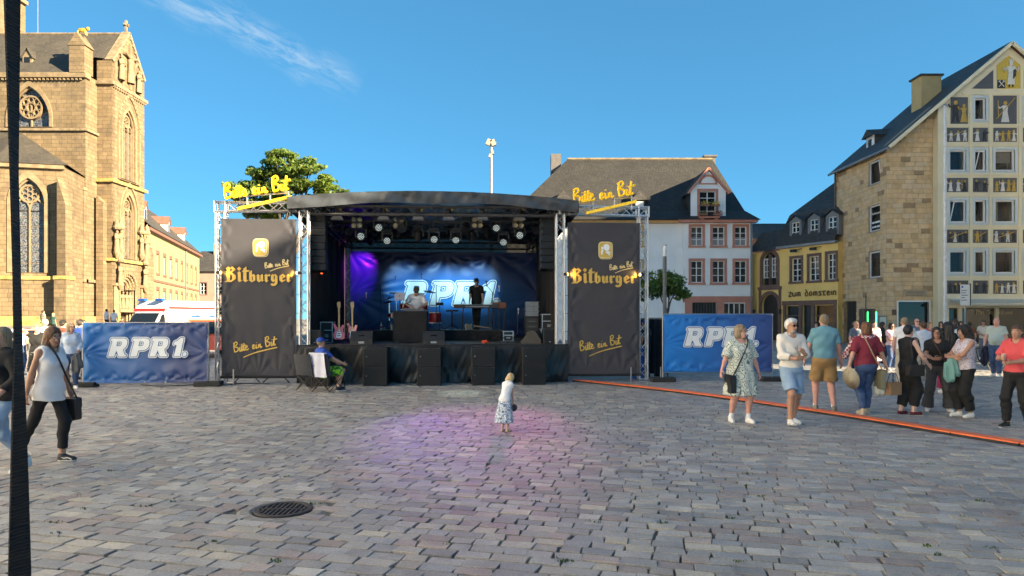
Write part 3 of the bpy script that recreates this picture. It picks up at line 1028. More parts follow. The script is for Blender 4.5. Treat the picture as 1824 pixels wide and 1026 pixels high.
for px, v, lab in ((389, -.06, 'small amber lamp clipped to the left edge of the left banner'), (533, -.06, 'small amber lamp clipped to the right edge of the left banner'),
     (1007, -.06, 'small amber lamp clipped to the left edge of the right banner'), (1144, -.06, 'small amber lamp clipped to the right edge of the right banner')):
 u = SU(px, v); z = 2.98; sgn = 1 if px in (389, 1007) else -1
 l = sthing('clip_lamp', lab, 'lamp', u, v, z, 'amber clip lamps on the banner edges')
 MB().obox((0, 0, 0), (.10, .07, .08)).build('body', M_CASE, l)
 MB().tube([(sgn * .05, 0, 0), (sgn * .075, 0, 0)], .035, 10).build('lens', M_AMB, l)
 ld = bpy.data.lights.new('amber', 'SPOT'); ld.energy = 4; ld.color = (1, .55, .12); ld.spot_size = R(110); ld.spot_blend = .8; ld.shadow_soft_size = .03
 lo = bpy.data.objects.new('bulb', ld); COL.objects.link(lo); lo.parent = l; lo.location = (sgn * .10, -.02, 0)
 lo.rotation_euler = Vector((-sgn, -.3, 0)).to_track_quat('Z', 'Y').to_euler()
BV = 6.45
b0, b1 = SU(624, BV), SU(960, BV)
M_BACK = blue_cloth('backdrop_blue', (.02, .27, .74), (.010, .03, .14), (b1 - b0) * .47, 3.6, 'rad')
bd = sthing('backdrop', 'wide blue printed backdrop hanging at the back of the stage', 'backdrop', b0, BV, DECK)
BW = b1 - b0
zt = SZ(449, UC, BV) - DECK; zb = SZ(592, UC, BV) - DECK
cloth(0, BW, .06, zt, pull_wrinkles(5, [(0, 0), (0, .5), (0, 1), (1, 0), (1, .5), (1, 1), (.25, 1), (.5, 1), (.75, 1)], .09, 13), 110, 60).build('cloth', M_BACK, bd, smooth=True)
lh = .84
rpr_word(bd, (Vector((SU(718, BV) - b0, -.012, SZ(543, UC, BV) - DECK)), Matrix.Identity(3)), lh, (M_BACKP, M_LPRINT, M_BACKP))
M_SCRIM = M('scrim', (.02, .022, .026), .9, 0, .3, 60, alpha=.975)
scr = sthing('scrim', 'dark gauze scrim hanging above the blue backdrop', 'curtain', b0, BV + .16, DECK)
cloth(-.35, BW + .5, -.0, 3.88, lambda a, b: .03 * math.sin(a * 50), 60, 4).build('gauze', M_SCRIM, scr)
def sub(label, u, v, z):
 s = sthing('subwoofer', label, 'speaker', u, v, z, 'black subwoofers stacked before the stage')
 MB().cbox(-.31, .31, -.36, .36, .004, .498, .008).build('cabinet', M_CAB, s)
 MB().box(-.285, .285, -.372, -.362, .03, .47).build('grille', M_GRILLE, s)
 MB().tube([(-.22, -.374, .27), (-.22, -.379, .27)], .014, 10).build('badge', M_CHROME, s)
 return s
names = ['leftmost', 'second', 'middle', 'fourth', 'rightmost']
for k, px in enumerate((571, 671, 765, 860, 949)):
 v = -.42 if k else -.38
 u = SU(px, v)
 for j in (0, 1):
  sub('%s black subwoofer of the %s stack before the stage%s' % (('lower', 'upper')[j], names[k], ' behind the seated man' if k == 0 else (' from the left' if k in (1, 3) else '')), u, v, .5 * j)
def line_array(label, px, sgn):
 v = .62
 u = SU(px, v); zt = SZ(384, u, v)
 la = sthing('line_array', label, 'speaker', u, v, zt, 'hanging line arrays')
 m = MB(); m.box(-.2, .2, -.05, .2, .0, .05); m.tube([(0, .1, .05), (0, .1, .42)], .015, 6); m.build('rigging', M_ALUD, la)
 ang, y, z = 0, 0, -.005
 for k in range(8):
  ang = R(k * 1.1)
  c, s_ = math.cos(ang), math.sin(ang)
  mm = MB().cbox(-.235, .235, -.17, .2, -.188, 0, .008)
  mt = Matrix.Translation((0, y, z)) @ Matrix.Rotation(-ang, 4, 'X')
  q = MB(); q.merge(mm, mt); cab = q.build('cabinet', M_CAB, la)
  g = MB(); g.merge(MB().box(-.215, .215, -.182, -.172, -.172, -.014), mt); g.build('grille', M_GRILLE, cab)
  g = MB(); g.merge(MB().tube([(-.19, -.186, -.1), (-.19, -.189, -.1)], .009, 8), mt); g.build('badge', M_CHROME, cab)
  z -= .194 * c; y += .194 * s_
line_array('black hanging line array speaker inside the left stage tower', 566, 1)
line_array('black hanging line array speaker inside the right stage tower', 976, -1)
def spot(parent, loc, aim, energy, color, size, blend=1.0, soft=.06):
 ld = bpy.data.lights.new('beam', 'SPOT'); ld.energy = energy; ld.color = color; ld.spot_size = R(size); ld.spot_blend = blend; ld.shadow_soft_size = soft
 o = bpy.data.objects.new('beam', ld); COL.objects.link(o); o.parent = parent; o.location = loc
 o.rotation_euler = (-Vector(aim)).to_track_quat('Z', 'Y').to_euler()
def moving_head(label, px, py, v, aim, lit, beam=None, big=False):
 """hangs head-down: clamp, base, yoke, head; aim in stage axes"""
 u = SU(px, v); z = SZ(py, u, v)
 aim = Vector(aim).normalized()
 h = sthing('moving_head', label, 'stage light', u, v, z, 'moving head lamps under the stage roof')
 top = 4.60 - z
 MB().tube([(0, 0, .26), (0, 0, max(.3, top))], .018, 6).build('clamp', M_ALUD, h)
 MB().cbox(-.15, .15, -.11, .11, .20, .29, .01).build('base', M_CASE, h)
 m = MB()
 for x in (-.15, .15):
  m.box(x - .022, x + .022, -.05, .05, -.05, .21)
 m.box(-.13, .13, -.045, .045, .165, .205)
 m.build('yoke', M_CASE, h)
 q = aim.to_track_quat('Z', 'Y').to_matrix().to_4x4()
 hm = MB().lathe([(.06, -.17), (.10, -.13), (.115, 0), (.125, .10), (.125, .13), (.11, .13), (.108, .12)], 16)
 k = MB(); k.merge(hm, q); head = k.build('head', M_CASE, h, smooth=False)
 g = MB()
 pts = [(0, 0)] + [(.042 * math.cos(R(60 * i)), .042 * math.sin(R(60 * i))) for i in range(6)] + [(.082 * math.cos(R(30 * i)), .082 * math.sin(R(30 * i))) for i in range(12)]
 for x, y in pts:
  g.merge(MB().ball((x, y, .122), (.0125, .0125, .01), 6, 4), q)
 g.build('leds', M_LED if lit else M_LENS, head)
 g = MB(); g.merge(MB().lathe([(0, .115), (.108, .115)], 16), q); g.build('lens', M_LENS, head)
 if beam:
  spot(h, q @ Vector((0, 0, .16)), aim, *beam)
tow = (0, -1, -.25)
WH = (.75, .95, 1.0)
lamps = [(643, 420, 1.5, (.1, -1, -.25), 1), (675, 405, 1.5, (.05, -1, -.2), 1), (690, 427, 1.9, (0, -1, -.4), 1), (773, 424, 1.7, (0.1, -1, -.5), 1),
   (812, 424, 1.7, (.0, -1, -.8), 1), (884, 405, 1.5, (-.05, -1, -.3), 1), (897, 429, 1.9, (-.1, -1, -.55), 1), (926, 419, 1.6, (-.1, -1, -.15), 1),
   (745, 419, 2.0, (-.1, .6, -1), 0), (842, 420, 2.0, (.1, .7, -1), 0), (707, 412, 2.2, (0, .8, -1), 0), (868, 412, 2.2, (0, .8, -1), 0)]
lab = ['lit LED moving head farthest left under the stage roof', 'lit LED moving head above the second lamp from the left, close to the roof', 'lit LED moving head hanging low, third from the left',
  'lit LED moving head just left of the middle of the roof', 'lit LED moving head tipped steeply down at the middle of the roof', 'lit LED moving head hanging high, third from the right',
  'lit LED moving head hanging low, second from the right', 'lit LED moving head farthest right, next to the right line array',
  'unlit moving head left of the middle, aimed down', 'unlit moving head right of the middle, aimed down', 'unlit moving head behind the low lit lamp on the left', 'unlit moving head behind the high lit lamp on the right']
for (px, py, v, aim, lit), L in zip(lamps, lab):
 moving_head(L, px, py, v, aim, lit)
def aim_at(px, py, v, tgt):
 u = SU(px, v); z = SZ(py, u, v)
 return Vector(tgt) - Vector((u, v, z))
back_t = lambda px, py: (SU(px, BV), BV, SZ(py, SU(px, BV), BV))
def ground_t(px, py):
 g = foot(px, py) - SO
 return (g.x * s_c + g.y * s_s, -g.x * s_s + g.y * s_c, 0)
CY = (.42, .76, 1.0)
for px, py, v, tgt, en, col, size, L in (
  (660, 412, 3.4, back_t(722, 508), 138, CY, 32, 'moving head on the rear truss, leftmost, lighting the backdrop'),
  (730, 410, 3.4, back_t(782, 508), 138, CY, 31, 'moving head on the rear truss, second from left, lighting the backdrop'),
  (800, 410, 3.4, back_t(812, 508), 99, CY, 30, 'moving head on the rear truss, middle, lighting the backdrop'),
  (870, 412, 3.4, back_t(850, 508), 138, CY, 34, 'moving head on the rear truss, second from right, lighting the backdrop'),
  (662, 428, 5.3, back_t(640, 478), 80, (.62, .03, 1.0), 62, 'moving head throwing a violet beam on the left rear tower'),
  (620, 410, 1.9, ground_t(905, 752), 270, (.72, .12, 1.0), 19, 'moving head high on the left throwing magenta light on the cobbles'),
  (955, 408, 1.9, ground_t(840, 775), 190, (1.0, .25, .6), 24, 'moving head high on the right throwing pink light on the cobbles'),
  (830, 405, 1.4, ground_t(820, 700), 130, (.85, 1.0, .8), 15, 'moving head near the middle throwing white light before the speakers'),
  (715, 405, 1.2, ground_t(770, 775), 200, (.45, .22, 1.0), 17, 'moving head left of the middle throwing violet light on the cobbles')):
 moving_head(L, px, py, v, aim_at(px, py, v, tgt), 0, (en, col, size))
def blinder(label, px, py, v):
 u = SU(px, v); z = SZ(py, u, v)
 b = sthing('blinder', label, 'stage light', u, v, z, 'four-lamp blinders under the stage roof')
 MB().cbox(-.17, .17, -.05, .09, -.17, .17, .012).build('housing', M_CASE, b)
 MB().tube([(0, .02, .17), (0, .02, 4.6 - z)], .018, 6).build('clamp', M_ALUD, b)
 Mw = M('blinder_lamp', (.42, .33, .20), .25, .3, .1)
 for x in (-.085, .085):
  for y in (-.085, .085):
   MB().lathe([(.0, -.055), (.05, -.06), (.068, -.075), (.072, -.06)], 14, (x, 0, y), axis='y').build('lamp', Mw, b)
for px, lb in ((636, 'four-lamp blinder under the roof on the left'), (710, 'four-lamp blinder under the roof left of the middle'), (850, 'four-lamp blinder under the roof right of the middle'), (923, 'four-lamp blinder under the roof on the right')):
 blinder(lb, px, 397, 1.2)
M_GREYP = M('lamp_grey', (.28, .29, .31), .4, .2, .1)
for px, lb in ((601, 'grey profile lamp under the roof, leftmost'), (683, 'grey profile lamp under the roof, second from left'), (745, 'grey profile lamp under the roof, third from left'),
    (799, 'grey profile lamp under the roof, third from right'), (859, 'grey profile lamp under the roof, second from right'), (925, 'grey profile lamp under the roof, rightmost')):
 v = .62; u = SU(px, v); z = SZ(388, u, v)
 p = sthing('profile_lamp', lb, 'stage light', u, v, z, 'grey profile lamps along the front truss')
 m = MB(); m.add([(-.17, -.1, -.06), (.17, -.1, -.06), (.17, .1, -.06), (-.17, .1, -.06), (-.09, -.07, .09), (.09, -.07, .09), (.09, .07, .09), (-.09, .07, .09)], [(3, 2, 1, 0), (4, 5, 6, 7), (0, 1, 5, 4), (1, 2, 6, 5), (2, 3, 7, 6), (3, 0, 4, 7)])
 m.build('shade', M_GREYP, p)
 MB().tube([(0, 0, .09), (0, -.02, .30)], .065, 10).build('barrel', M_CASE, p)
 m = MB(); m.obox((-.1, -.06, .2), (.04, .05, .06)); m.build('plug', M('plug_blue', (.03, .12, .4), .5), p)
 m = MB(); m.obox((.1, -.07, .22), (.05, .04, .05)); m.build('safety_tag', M('tag_yellow', (.7, .5, .03), .5), p)
rv = 3.4
ru0, ru1 = SU(632, rv), SU(896, rv)
RZ = DECK + .34
ri = sthing('riser', 'low black riser platform at the back of the stage', 'platform', ru0, rv, DECK)
MB().box(0, ru1 - ru0, .02, 2.7, .29, .34).build('top', M_DECK, ri)
cloth(0, ru1 - ru0, 0.005, .33, lambda a, b: .012 * math.sin(a * 90) * (1 - b), 120, 3).build('skirt', M_BLK, ri)
tv = 1.9
tu = SU(732, tv)
dj = sthing('dj_table', 'table hung with black cloth in the middle of the stage', 'table', tu, tv, DECK)
tw, td, th = .50, .34, .93
m = MB(); rows = []
per = []
for x, y in roundpoly([(-tw, -td), (tw, -td), (tw, td), (-tw, td)], .06, 5):
 per.append((x, y))
N = 80
q = []
for i in range(len(per)):
 a, b = per[i], per[(i + 1) % len(per)]
 L = math.dist(a, b); n = max(1, round(L / .05))
 q += [(a[0] + (b[0] - a[0]) * k / n, a[1] + (b[1] - a[1]) * k / n) for k in range(n)]
vs = []
for j in range(6):
 b = j / 5
 for i, (x, y) in enumerate(q):
  w = 1 + .012 * (1 - b) * math.sin(i * 1.1)
  vs.append((x * w, y * w, .03 + (th - .03) * b))
n = len(q)
m.add(vs, [(j * n + i, j * n + (i + 1) % n, (j + 1) * n + (i + 1) % n, (j + 1) * n + i) for j in range(5) for i in range(n)] + [tuple(5 * n + i for i in range(n))])
m.build('cloth', M_BLK, dj, smooth=False)
for x in (-.4, .4):
 MB().beam((x, 0, 0), (x, 0, .9), .05, .4).build('leg', M_STEELP, dj)
mixr = sthing('mixer', 'flat DJ mixer lying on the black table', 'mixer', tu + .12, tv - .05, DECK + th)
MB().cbox(-.3, .3, -.16, .16, .004, .06, .006).build('body', M('gear_grey', (.12, .12, .13), .4, .3), mixr)
m = MB()
for i in range(10):
 for j in range(4):
  m.tube([(-.25 + i * .055, -.1 + j * .065, .06), (-.25 + i * .055, -.1 + j * .065, .085)], .011, 6)
m.build('knobs', M_STEELP, mixr)
lst = sthing('laptop', 'open laptop with pinkish lid on a stand beside the DJ', 'laptop', SU(712, tv + .05), tv + .05, DECK + th)
MB().beam((0, .05, 0), (0, .05, .32), .03).build('stand', M_CASE, lst)
ml = M('laptop_lid', (.45, .36, .33), .35, .5, .05)
MB().obox((0, -.02, .45), (.30, .012, .21), Matrix.Rotation(R(-12), 3, 'X')).build('lid', ml, lst)
MB().obox((0, .1, .33), (.30, .22, .014)).build('base', ml, lst)
MB().ball((0, -.03, .455), (.016, .004, .02), 8, 6).build('emblem', M_CASE, lst)
def wedge(label, u, v, rz=0):
 w = sthing('wedge_monitor', label, 'speaker', u, v, DECK, 'wedge monitors on the stage floor', rz)
 pr = [(-.30, 0), (.28, 0), (.30, .06), (.04, .36), (-.12, .36), (-.30, .10)]
 m = MB().prism([(a, b) for a, b in pr], -.30, .30, (Vector((0, 0, 0)), Vector((0, 1, 0)), Vector((0, 0, 1)), Vector((1, 0, 0))))
 m.build('cabinet', M_CAB, w, fixn=True)
 MB().obox((0, -.215, .235), (.16, .012, .05), Matrix.Rotation(R(35), 3, 'X')).build('handle', M_LENS, w)
 MB().box(-.08, .08, -.306, -.301, .03, .08).build('connector_plate', M_STEELP, w)
wedge('black wedge monitor in front of the pink guitars', SU(646, .55), .55)
wedge('black wedge monitor right of the black table', SU(773, .55), .55)
wedge('black wedge monitor turned sideways at the right of the stage', SU(950, .8), .8, R(70))
def box_speaker(label, px, v, w, h):
 s = sthing('box_speaker', label, 'speaker', SU(px, v), v, DECK, 'small box speakers on the stage floor')
 MB().cbox(-w / 2, w / 2, -.18, .18, .004, h, .01).build('cabinet', M_CAB, s)
 MB().box(-w / 2 + .02, w / 2 - .02, -.19, -.182, .03, h - .03).build('grille', M_GRILLE, s)
 MB().box(-.025, .025, -.196, -.191, .05, .065).build('badge', M_WPRINT, s)
box_speaker('small black box speaker beside the left stage tower', 563, .5, .36, .40)
box_speaker('small black box speaker beside the right stage tower', 978, .5, .36, .42)
def guitar(label, px, v, col, rz=0):
 g = sthing('bass_guitar', label, 'guitar', SU(px, v), v, DECK, 'pink guitars on stands', rz)
 mg = M(col[0], col[1], .3, 0, .1, 4, coat=.5)
 body = roundpoly([(-.14, .0), (.14, 0), (.17, .14), (.10, .24), (.15, .40), (.09, .42), (.05, .33), (-.05, .33), (-.12, .46), (-.17, .44), (-.10, .24), (-.18, .14)], .06, 5)
 MB().prism([(x, z + .12) for x, z in body], -.02, .025).build('body', mg, g)
 MB().box(-.025, .025, -.03, -.005, .40, 1.0).build('neck', M('maple', (.45, .30, .14), .4), g)
 m = MB(); m.prism(roundpoly([(-.03, 1.0), (.03, 1.0), (.05, 1.06), (.03, 1.2), (-.06, 1.17), (-.05, 1.05)], .02), -.02, .0)
 m.build('headstock', M('maple', (.45, .30, .14), .4), g)
 m = MB(); m.prism(roundpoly([(-.09, .17), (.05, .15), (.08, .26), (.02, .40), (-.06, .34)], .03), -.026, -.021); m.build('pickguard', M_WPRINT, g)
 for z in (.22, .28, .34):
  MB().box(-.04, .04, -.034, -.027, z, z + .02).build('pickup', M_CASE, g)
 m = MB()
 for x in (-.16, .16):
  m.tube([(0, .12, .4), (x, .02, .01)], .01, 6)
 m.tube([(0, .12, .4), (0, .3, .01)], .01, 6); m.tube([(-.1, -.03, .1), (.1, -.03, .1)], .01, 6)
 m.tube([(0, .12, .4), (0, .06, .1)], .01, 6)
 m.build('stand', M_CASE, g)
guitar('pink bass guitar on a stand, nearer the left tower', 604, 1.0, ('pink_lacquer', (.55, .10, .18)), R(6))
guitar('pink guitar on a stand just behind the wedge monitor', 628, 1.25, ('pink_lacquer', (.55, .10, .18)), R(-8))
def mic_stand(label, px, v, z0, h, boom=None, group='microphone stands'):
 s = sthing('mic_stand', label, 'microphone stand', SU(px, v), v, z0, group)
 m = MB().tube([(0, 0, .25), (0, 0, h)], .011, 6); m.build('pole', M_CASE, s)
 m = MB()
 for k in range(3):
  a = R(30 + 120 * k)
  m.tube([(0, 0, .28), (.32 * math.cos(a), .32 * math.sin(a), .01)], .009, 6)
 m.build('tripod', M_CASE, s)
 e = boom or (0, -.05, .08)
 tip = Vector((e[0], e[1], h + e[2]))
 MB().tube([(-e[0] * .4, 0, h - e[2] * .4), tuple(tip)], .008, 6).build('boom', M_CASE, s)
 dd = Vector(e).normalized()
 MB().lathe([(.010, 0), (.013, .1), (.024, .12), (.026, .15), (.014, .18)], 10, tip - Vector((0, 0, .06))).build('microphone', M_STEELP, s)
mic_stand('tall boom microphone stand left of the drums', 678, 4.4, RZ, 1.55, (.5, -.1, .12))
mic_stand('boom microphone stand beside the left rear tower', 633, 2.6, DECK, 1.1, (.34, -.1, .3))
mic_stand('boom microphone stand right of the drums', 777, 4.5, RZ, 1.5, (-.5, 0, .25))
mic_stand('straight microphone stand at the front right of the stage', 889, 1.0, DECK, 1.45, (0, -.05, .1))
mic_stand('short boom stand reaching over the keyboard', 877, 4.2, RZ, 1.25, (-.2, 0, .25))
mic_stand('low microphone stand with hanging cable at the right', 922, 1.3, DECK, .8, (.02, 0, .1))
lo_ = sthing('led_strip', 'glowing orange red LED strip on the dark drape behind the left line array', 'light', 2.62, 1.3, 0)
MB().tube([(0, 0, 3.05), (.02, .3, 3.75)], .03, 6).build('strip', M('led_orange', (.8, .12, .02), .5, 0, 0, emit=(1, .12, .02), es=.6), lo_)
moving_head('moving head beside the violet lamp throwing an orange beam to the left', 655, 424, 5.0, (-1, .35, -.12), 0, (30, (1, .22, .01), 24))
dk = sthing('drum_kit', 'drum kit with bronze cymbals and red drums behind the DJ', 'drum kit', SU(725, 4.9), 4.9, RZ)
M_BRONZE = M('cymbal_bronze', (.30, .20, .07), .3, .9, .15, 20)
M_REDD = M('drum_red', (.30, .012, .02), .25, 0, .15, 5, coat=.5)
def L_(px, py, v=4.9):
 return Vector((SU(px, v) - SU(725, 4.9), v - 4.9, SZ(py, SU(px, v), v) - RZ))
for px, py, r, tilt in ((706, 523, .25, 8), (694, 531, .18, -22), (693, 538, .19, -8), (742, 524, .25, -5), (765, 520, .22, 10)):
 c = L_(px, py)
 q = Matrix.Translation(c) @ Matrix.Rotation(R(tilt), 4, 'Y') @ Matrix.Rotation(R(10), 4, 'X')
 k = MB(); k.merge(MB().lathe([(r, 0), (r * .5, .02), (r * .18, .03), (r * .12, .05), (0.012, .055)], 24), q); k.build('cymbal', M_BRONZE if r > .19 else M_CASE, dk)
 MB().tube([c, (c.x, c.y, .3)], .010, 6).tube([(c.x, c.y, .3), (c.x + .2, c.y - .15, .0)], .009, 5).tube([(c.x, c.y, .3), (c.x - .2, c.y - .15, .0)], .009, 5).tube([(c.x, c.y, .3), (c.x, c.y + .25, .0)], .009, 5).build('cymbal_stand', M_CHROME, dk)
def drum(c, r, h, ax_, name):
 m = MB().lathe([(r, -h / 2), (r, h / 2)], 24, c, axis=ax_); d = m.build(name, M_REDD, dk)
 MB().lathe([(r + .012, h / 2 - .02), (r + .012, h / 2 + .01), (0, h / 2 + .005)], 24, c, axis=ax_).build('drum_head', M_WPRINT, d)
 MB().lathe([(r + .012, -h / 2 + .02), (r + .012, -h / 2 - .01), (0, -h / 2 - .005)], 24, c, axis=ax_).build('drum_head', M_WPRINT, d)
drum(L_(720, 546), .16, .2, 'z', 'tom'); drum(L_(752, 548), .19, .22, 'z', 'tom'); drum(Vector((.0, -.1, .28)), .27, .42, 'y', 'kick_drum'); drum(L_(700, 562), .18, .15, 'z', 'snare_drum'); drum(L_(775, 566), .2, .36, 'z', 'floor_tom')
kv = 4.0
kb = sthing('keyboard', 'long black stage keyboard on a stand before the man in black', 'keyboard', SU(848, kv), kv, RZ)
kz = SZ(549, SU(848, kv), kv) - RZ
kw = (SU(877, kv) - SU(800, kv)) / 2
MB().cbox(-kw, kw, -.17, .17, kz, kz + .12, .01).build('body', M('gear_dark', (.05, .05, .055), .45), kb)
MB().box(-kw + .1, kw - .06, .02, .165, kz + .121, kz + .13).build('keys', M_WPRINT, kb)
MB().box(-kw + .35, kw - .3, -.176, -.171, kz + .03, kz + .075).build('control_panel', M('gear_light', (.25, .26, .27), .5), kb)
MB().box(-kw - .02, -kw + .22, -.18, -.171, kz + .0, kz + .125).build('end_cheek', M('walnut', (.10, .05, .03), .5), kb)
for x in (-.42, .42):
 MB().beam((x, -.12, kz), (x * 1.1, -.12, 0), .04).build('leg', M_CASE, kb)
 MB().beam((x, .12, kz), (x * 1.1, .12, 0), .04).build('leg', M_CASE, kb)
ob = sthing('organ', 'wood-cased organ keyboard at the right end of the riser', 'keyboard', SU(889, kv + .1), kv + .1, RZ)
MB().cbox(-.23, .23, -.2, .2, kz - .01, kz + .19, .015).build('case', M('organ_wood', (.17, .065, .025), .45, 0, .25, 8), ob)
for x in (-.18, .18):
 MB().beam((x, 0, kz), (x, 0, 0), .035).build('leg', M_CASE, ob)
ms = sthing('music_stand', 'black music stand left of the keyboard', 'music stand', SU(783, 4.3), 4.3, RZ)
MB().tube([(0, 0, 0), (0, 0, .82)], .012, 6).build('pole', M_CASE, ms)
MB().obox((0, 0, .86), (.26, .02, .11), Matrix.Rotation(R(-40), 3, 'X')).build('desk', M_CASE, ms)
m = MB()
for k in range(3):
 a = R(90 + 120 * k); m.tube([(0, 0, .1), (.25 * math.cos(a), .25 * math.sin(a), .0)], .009, 5)
m.build('tripod', M_CASE, ms)
ks = sthing('stool', 'small black stool left of the keyboard', 'stool', SU(805, 3.75), 3.75, RZ)
MB().lathe([(.19, .60), (.2, .63), (.18, .65), (0, .655)], 16).build('seat', M_CASE, ks)
m = MB().tube([(0, 0, .1), (0, 0, .6)], .025, 8)
for k in range(3):
 a = R(30 + 120 * k); m.tube([(0, 0, .2), (.25 * math.cos(a), .25 * math.sin(a), .01)], .014, 6)
m.build('frame', M_CASE, ks)
eg = sthing('electric_guitar', 'pale electric guitar lying on the riser under the keyboard', 'guitar', SU(830, 3.75), 3.75, RZ + .02)
k = MB(); k.prism([(x, z) for x, z in roundpoly([(-.14, 0), (.14, 0), (.17, .14), (.10, .24), (.13, .40), (.05, .33), (-.05, .33), (-.13, .42), (-.10, .24), (-.18, .14)], .06, 4)], -.02, .02)
k2 = MB(); k2.merge(k, Matrix.Rotation(R(75), 4, 'Y') @ Matrix.Rotation(R(-55), 4, 'X')); k2.build('body', M('cream_lacquer', (.6, .5, .3), .3), eg)
MB().beam((.25, .1, .12), (.85, .2, .03), .045, .03).build('neck', M('maple', (.45, .30, .14), .4), eg)
def rack(label, px0, px1, py0, v, z0=DECK):
 u0, u1 = SU(px0, v), SU(px1, v)
 h = SZ(py0, u0, v) - z0
 r = sthing('amp_rack', label, 'rack', (u0 + u1) / 2, v, z0)
 w = (u1 - u0) / 2
 MB().cbox(-w, w, 0, .5, 0, h * .62, .01).build('case', M_CASE, r)
 n = 4
 for k in range(n):
  MB().box(-w + .03, w - .03, -.012, -.002, .04 + k * h * .14, .04 + k * h * .14 + h * .115).build('amplifier', M('gear_dark', (.05, .05, .055), .45), r)
  MB().box(-w + .1, w - .1, -.018, -.013, .09 + k * h * .14, .10 + k * h * .14).build('amplifier_vent', M_STEELP, r)
 for k in range(3):
  z = h * .62 + .02 + k * h * .125
  m = MB()
  for a, b in (((-w, 0, z), (w, 0, z)), ((-w, 0, z + h * .1), (w, 0, z + h * .1))):
   m.beam(a, b, .025)
  m.box(-w + .02, w - .02, .01, .45, z, z + h * .1)
  m.build('drawer', M('tray_grey', (.30, .31, .32), .4, .5), r)
rack('rack of amplifiers with grey trays at the right of the stage', 936, 960, 537, 3.2)
def flight_case(label, px0, px1, py0, py1, v, z0, group='flight cases on the stage'):
 u0, u1 = SU(px0, v), SU(px1, v)
 za, zb_ = z0, z0 + (py1 - py0) / F * SP(u0, v).y
 c = sthing('flight_case', label, 'case', (u0 + u1) / 2, v, z0, group)
 w, h = (u1 - u0) / 2, zb_ - za
 MB().box(-w + .01, w - .01, 0.01, .5, .01, h - .01).build('panel', M_CASE, c)
 for (a, b) in (((-w, 0, 0), (w, 0, 0)), ((-w, 0, h), (w, 0, h)), ((-w, 0, 0), (-w, 0, h)), ((w, 0, 0), (w, 0, h)), ((-w, 0, h), (-w, .5, h)), ((w, 0, h), (w, .5, h)), ((-w, 0, h * .6), (w, 0, h * .6))):
  MB().beam(a, b, .028).build('edge', M_ALU, c)
 MB().box(-.06, .06, -.012, .0, h * .25, h * .42).build('handle', M_STEELP, c)
 return c
flight_case('white edged flight case behind the right stage tower', 966, 990, 558, 588, 2.2, DECK + .32)
flight_case('lower flight case under the white edged one on the right', 964, 990, 590, 612, 2.2, DECK)
flight_case('black flight case standing behind the pink guitars', 571, 592, 576, 612, 2.0, DECK)
flight_case('low flat flight case beside the riser on the right', 897, 914, 591, 608, 2.9, DECK)
bt = sthing('bottle', 'clear plastic bottle with a red label on the riser', 'bottle', SU(679, 3.6), 3.6, RZ)
MB().lathe([(.03, 0), (.036, .02), (.036, .16), (.014, .23), (.014, .25)], 12).build('body', M('bottle_plastic', (.5, .52, .55), .15, 0, .05), bt)
MB().lathe([(.0375, .07), (.0375, .13)], 12).build('label_band', M('red_label', (.5, .03, .05), .5), bt)
MB().lathe([(.016, .25), (.016, .27), (0, .27)], 8).build('cap', M('red_label', (.5, .03, .05), .5), bt)
for px, sc_, lb in ((684.5, 1.0, 'small steel cup beside the bottle on the riser'), (698, 2.0, 'tall pale plastic tumbler left of the black table')):
 c = sthing('cup', lb, 'cup', SU(px, 3.58), 3.58, RZ)
 MB().lathe([(.03 * sc_ ** .4, 0), (.036 * sc_ ** .4, .09 * sc_), (.033 * sc_ ** .4, .09 * sc_), (.027 * sc_ ** .4, .01), (0, .01)], 12).build('body', M_STEELP if sc_ == 1 else M('pale_plastic', (.55, .57, .45), .4), c)
oc = sthing('cable_pile', 'small orange cable bundle on the stage floor', 'cable', SU(864, 1.0), 1.0, DECK)
MB().tube(smoothpath([(-.1, 0, .02), (0, -.06, .03), (.12, 0, .02), (.02, .07, .05), (-.08, .02, .06), (.06, -.03, .07)], 6), .02, 7).build('loop', M('cable_orange', (.7, .09, .03), .5), oc)
def fence(label, p0, p1, z0, z1, lx, lz, H, cols, posts):
 d = p1 - p0; L = d.length; a = math.atan2(d.y, d.x)
 f = thing('fence_banner', label, 'fence', p0, a, 'blue printed fence banners')
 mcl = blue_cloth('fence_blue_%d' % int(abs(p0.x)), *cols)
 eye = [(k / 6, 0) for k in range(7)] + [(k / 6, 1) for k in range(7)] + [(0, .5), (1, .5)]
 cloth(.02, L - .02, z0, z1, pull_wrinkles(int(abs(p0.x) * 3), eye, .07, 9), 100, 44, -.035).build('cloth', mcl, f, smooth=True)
 m = MB()
 for x in (0, L):
  m.tube([(x, 0.02, 0.02), (x, 0.02, z1 + .03)], .022, 8)
 m.tube([(0, .02, z1 + .01), (L, .02, z1 + .01)], .018, 8); m.tube([(0, .02, z0 - .02), (L, .02, z0 - .02)], .018, 8)
 m.build('frame', M_STEELP, f)
 m = MB()
 for k in range(1, int(L / .12)):
  m.tube([(k * .12, .02, z0 - .02), (k * .12, .02, z1)], .0025, 4, cap=False)
 m.build('mesh_wires', M_STEELP, f)
 for k, x in enumerate((0, L)):
  MB().cbox(x - .34, x + .34, -.12, .16, 0, .13, .02).build('foot_block', M_RUBBER, f)
 m = MB()
 for k in range(7):
  x = .04 + (L - .08) * k / 6
  m.ball((x, -.045, z1 - .02), .012, 6, 4); m.ball((x, -.045, z0 + .02), .012, 6, 4)
 m.build('eyelets', M_CHROME, f)
 rpr_word(f, (Vector((lx, -.05, lz)), Matrix.Identity(3)), H, (M_WPRINT, M_LPRINT, M_WPRINT))
fl0, fl1 = Vector(((147 - CX) / F * 17.85, 17.85, 0)), Vector(((371 - CX) / F * 18.1, 18.1, 0))
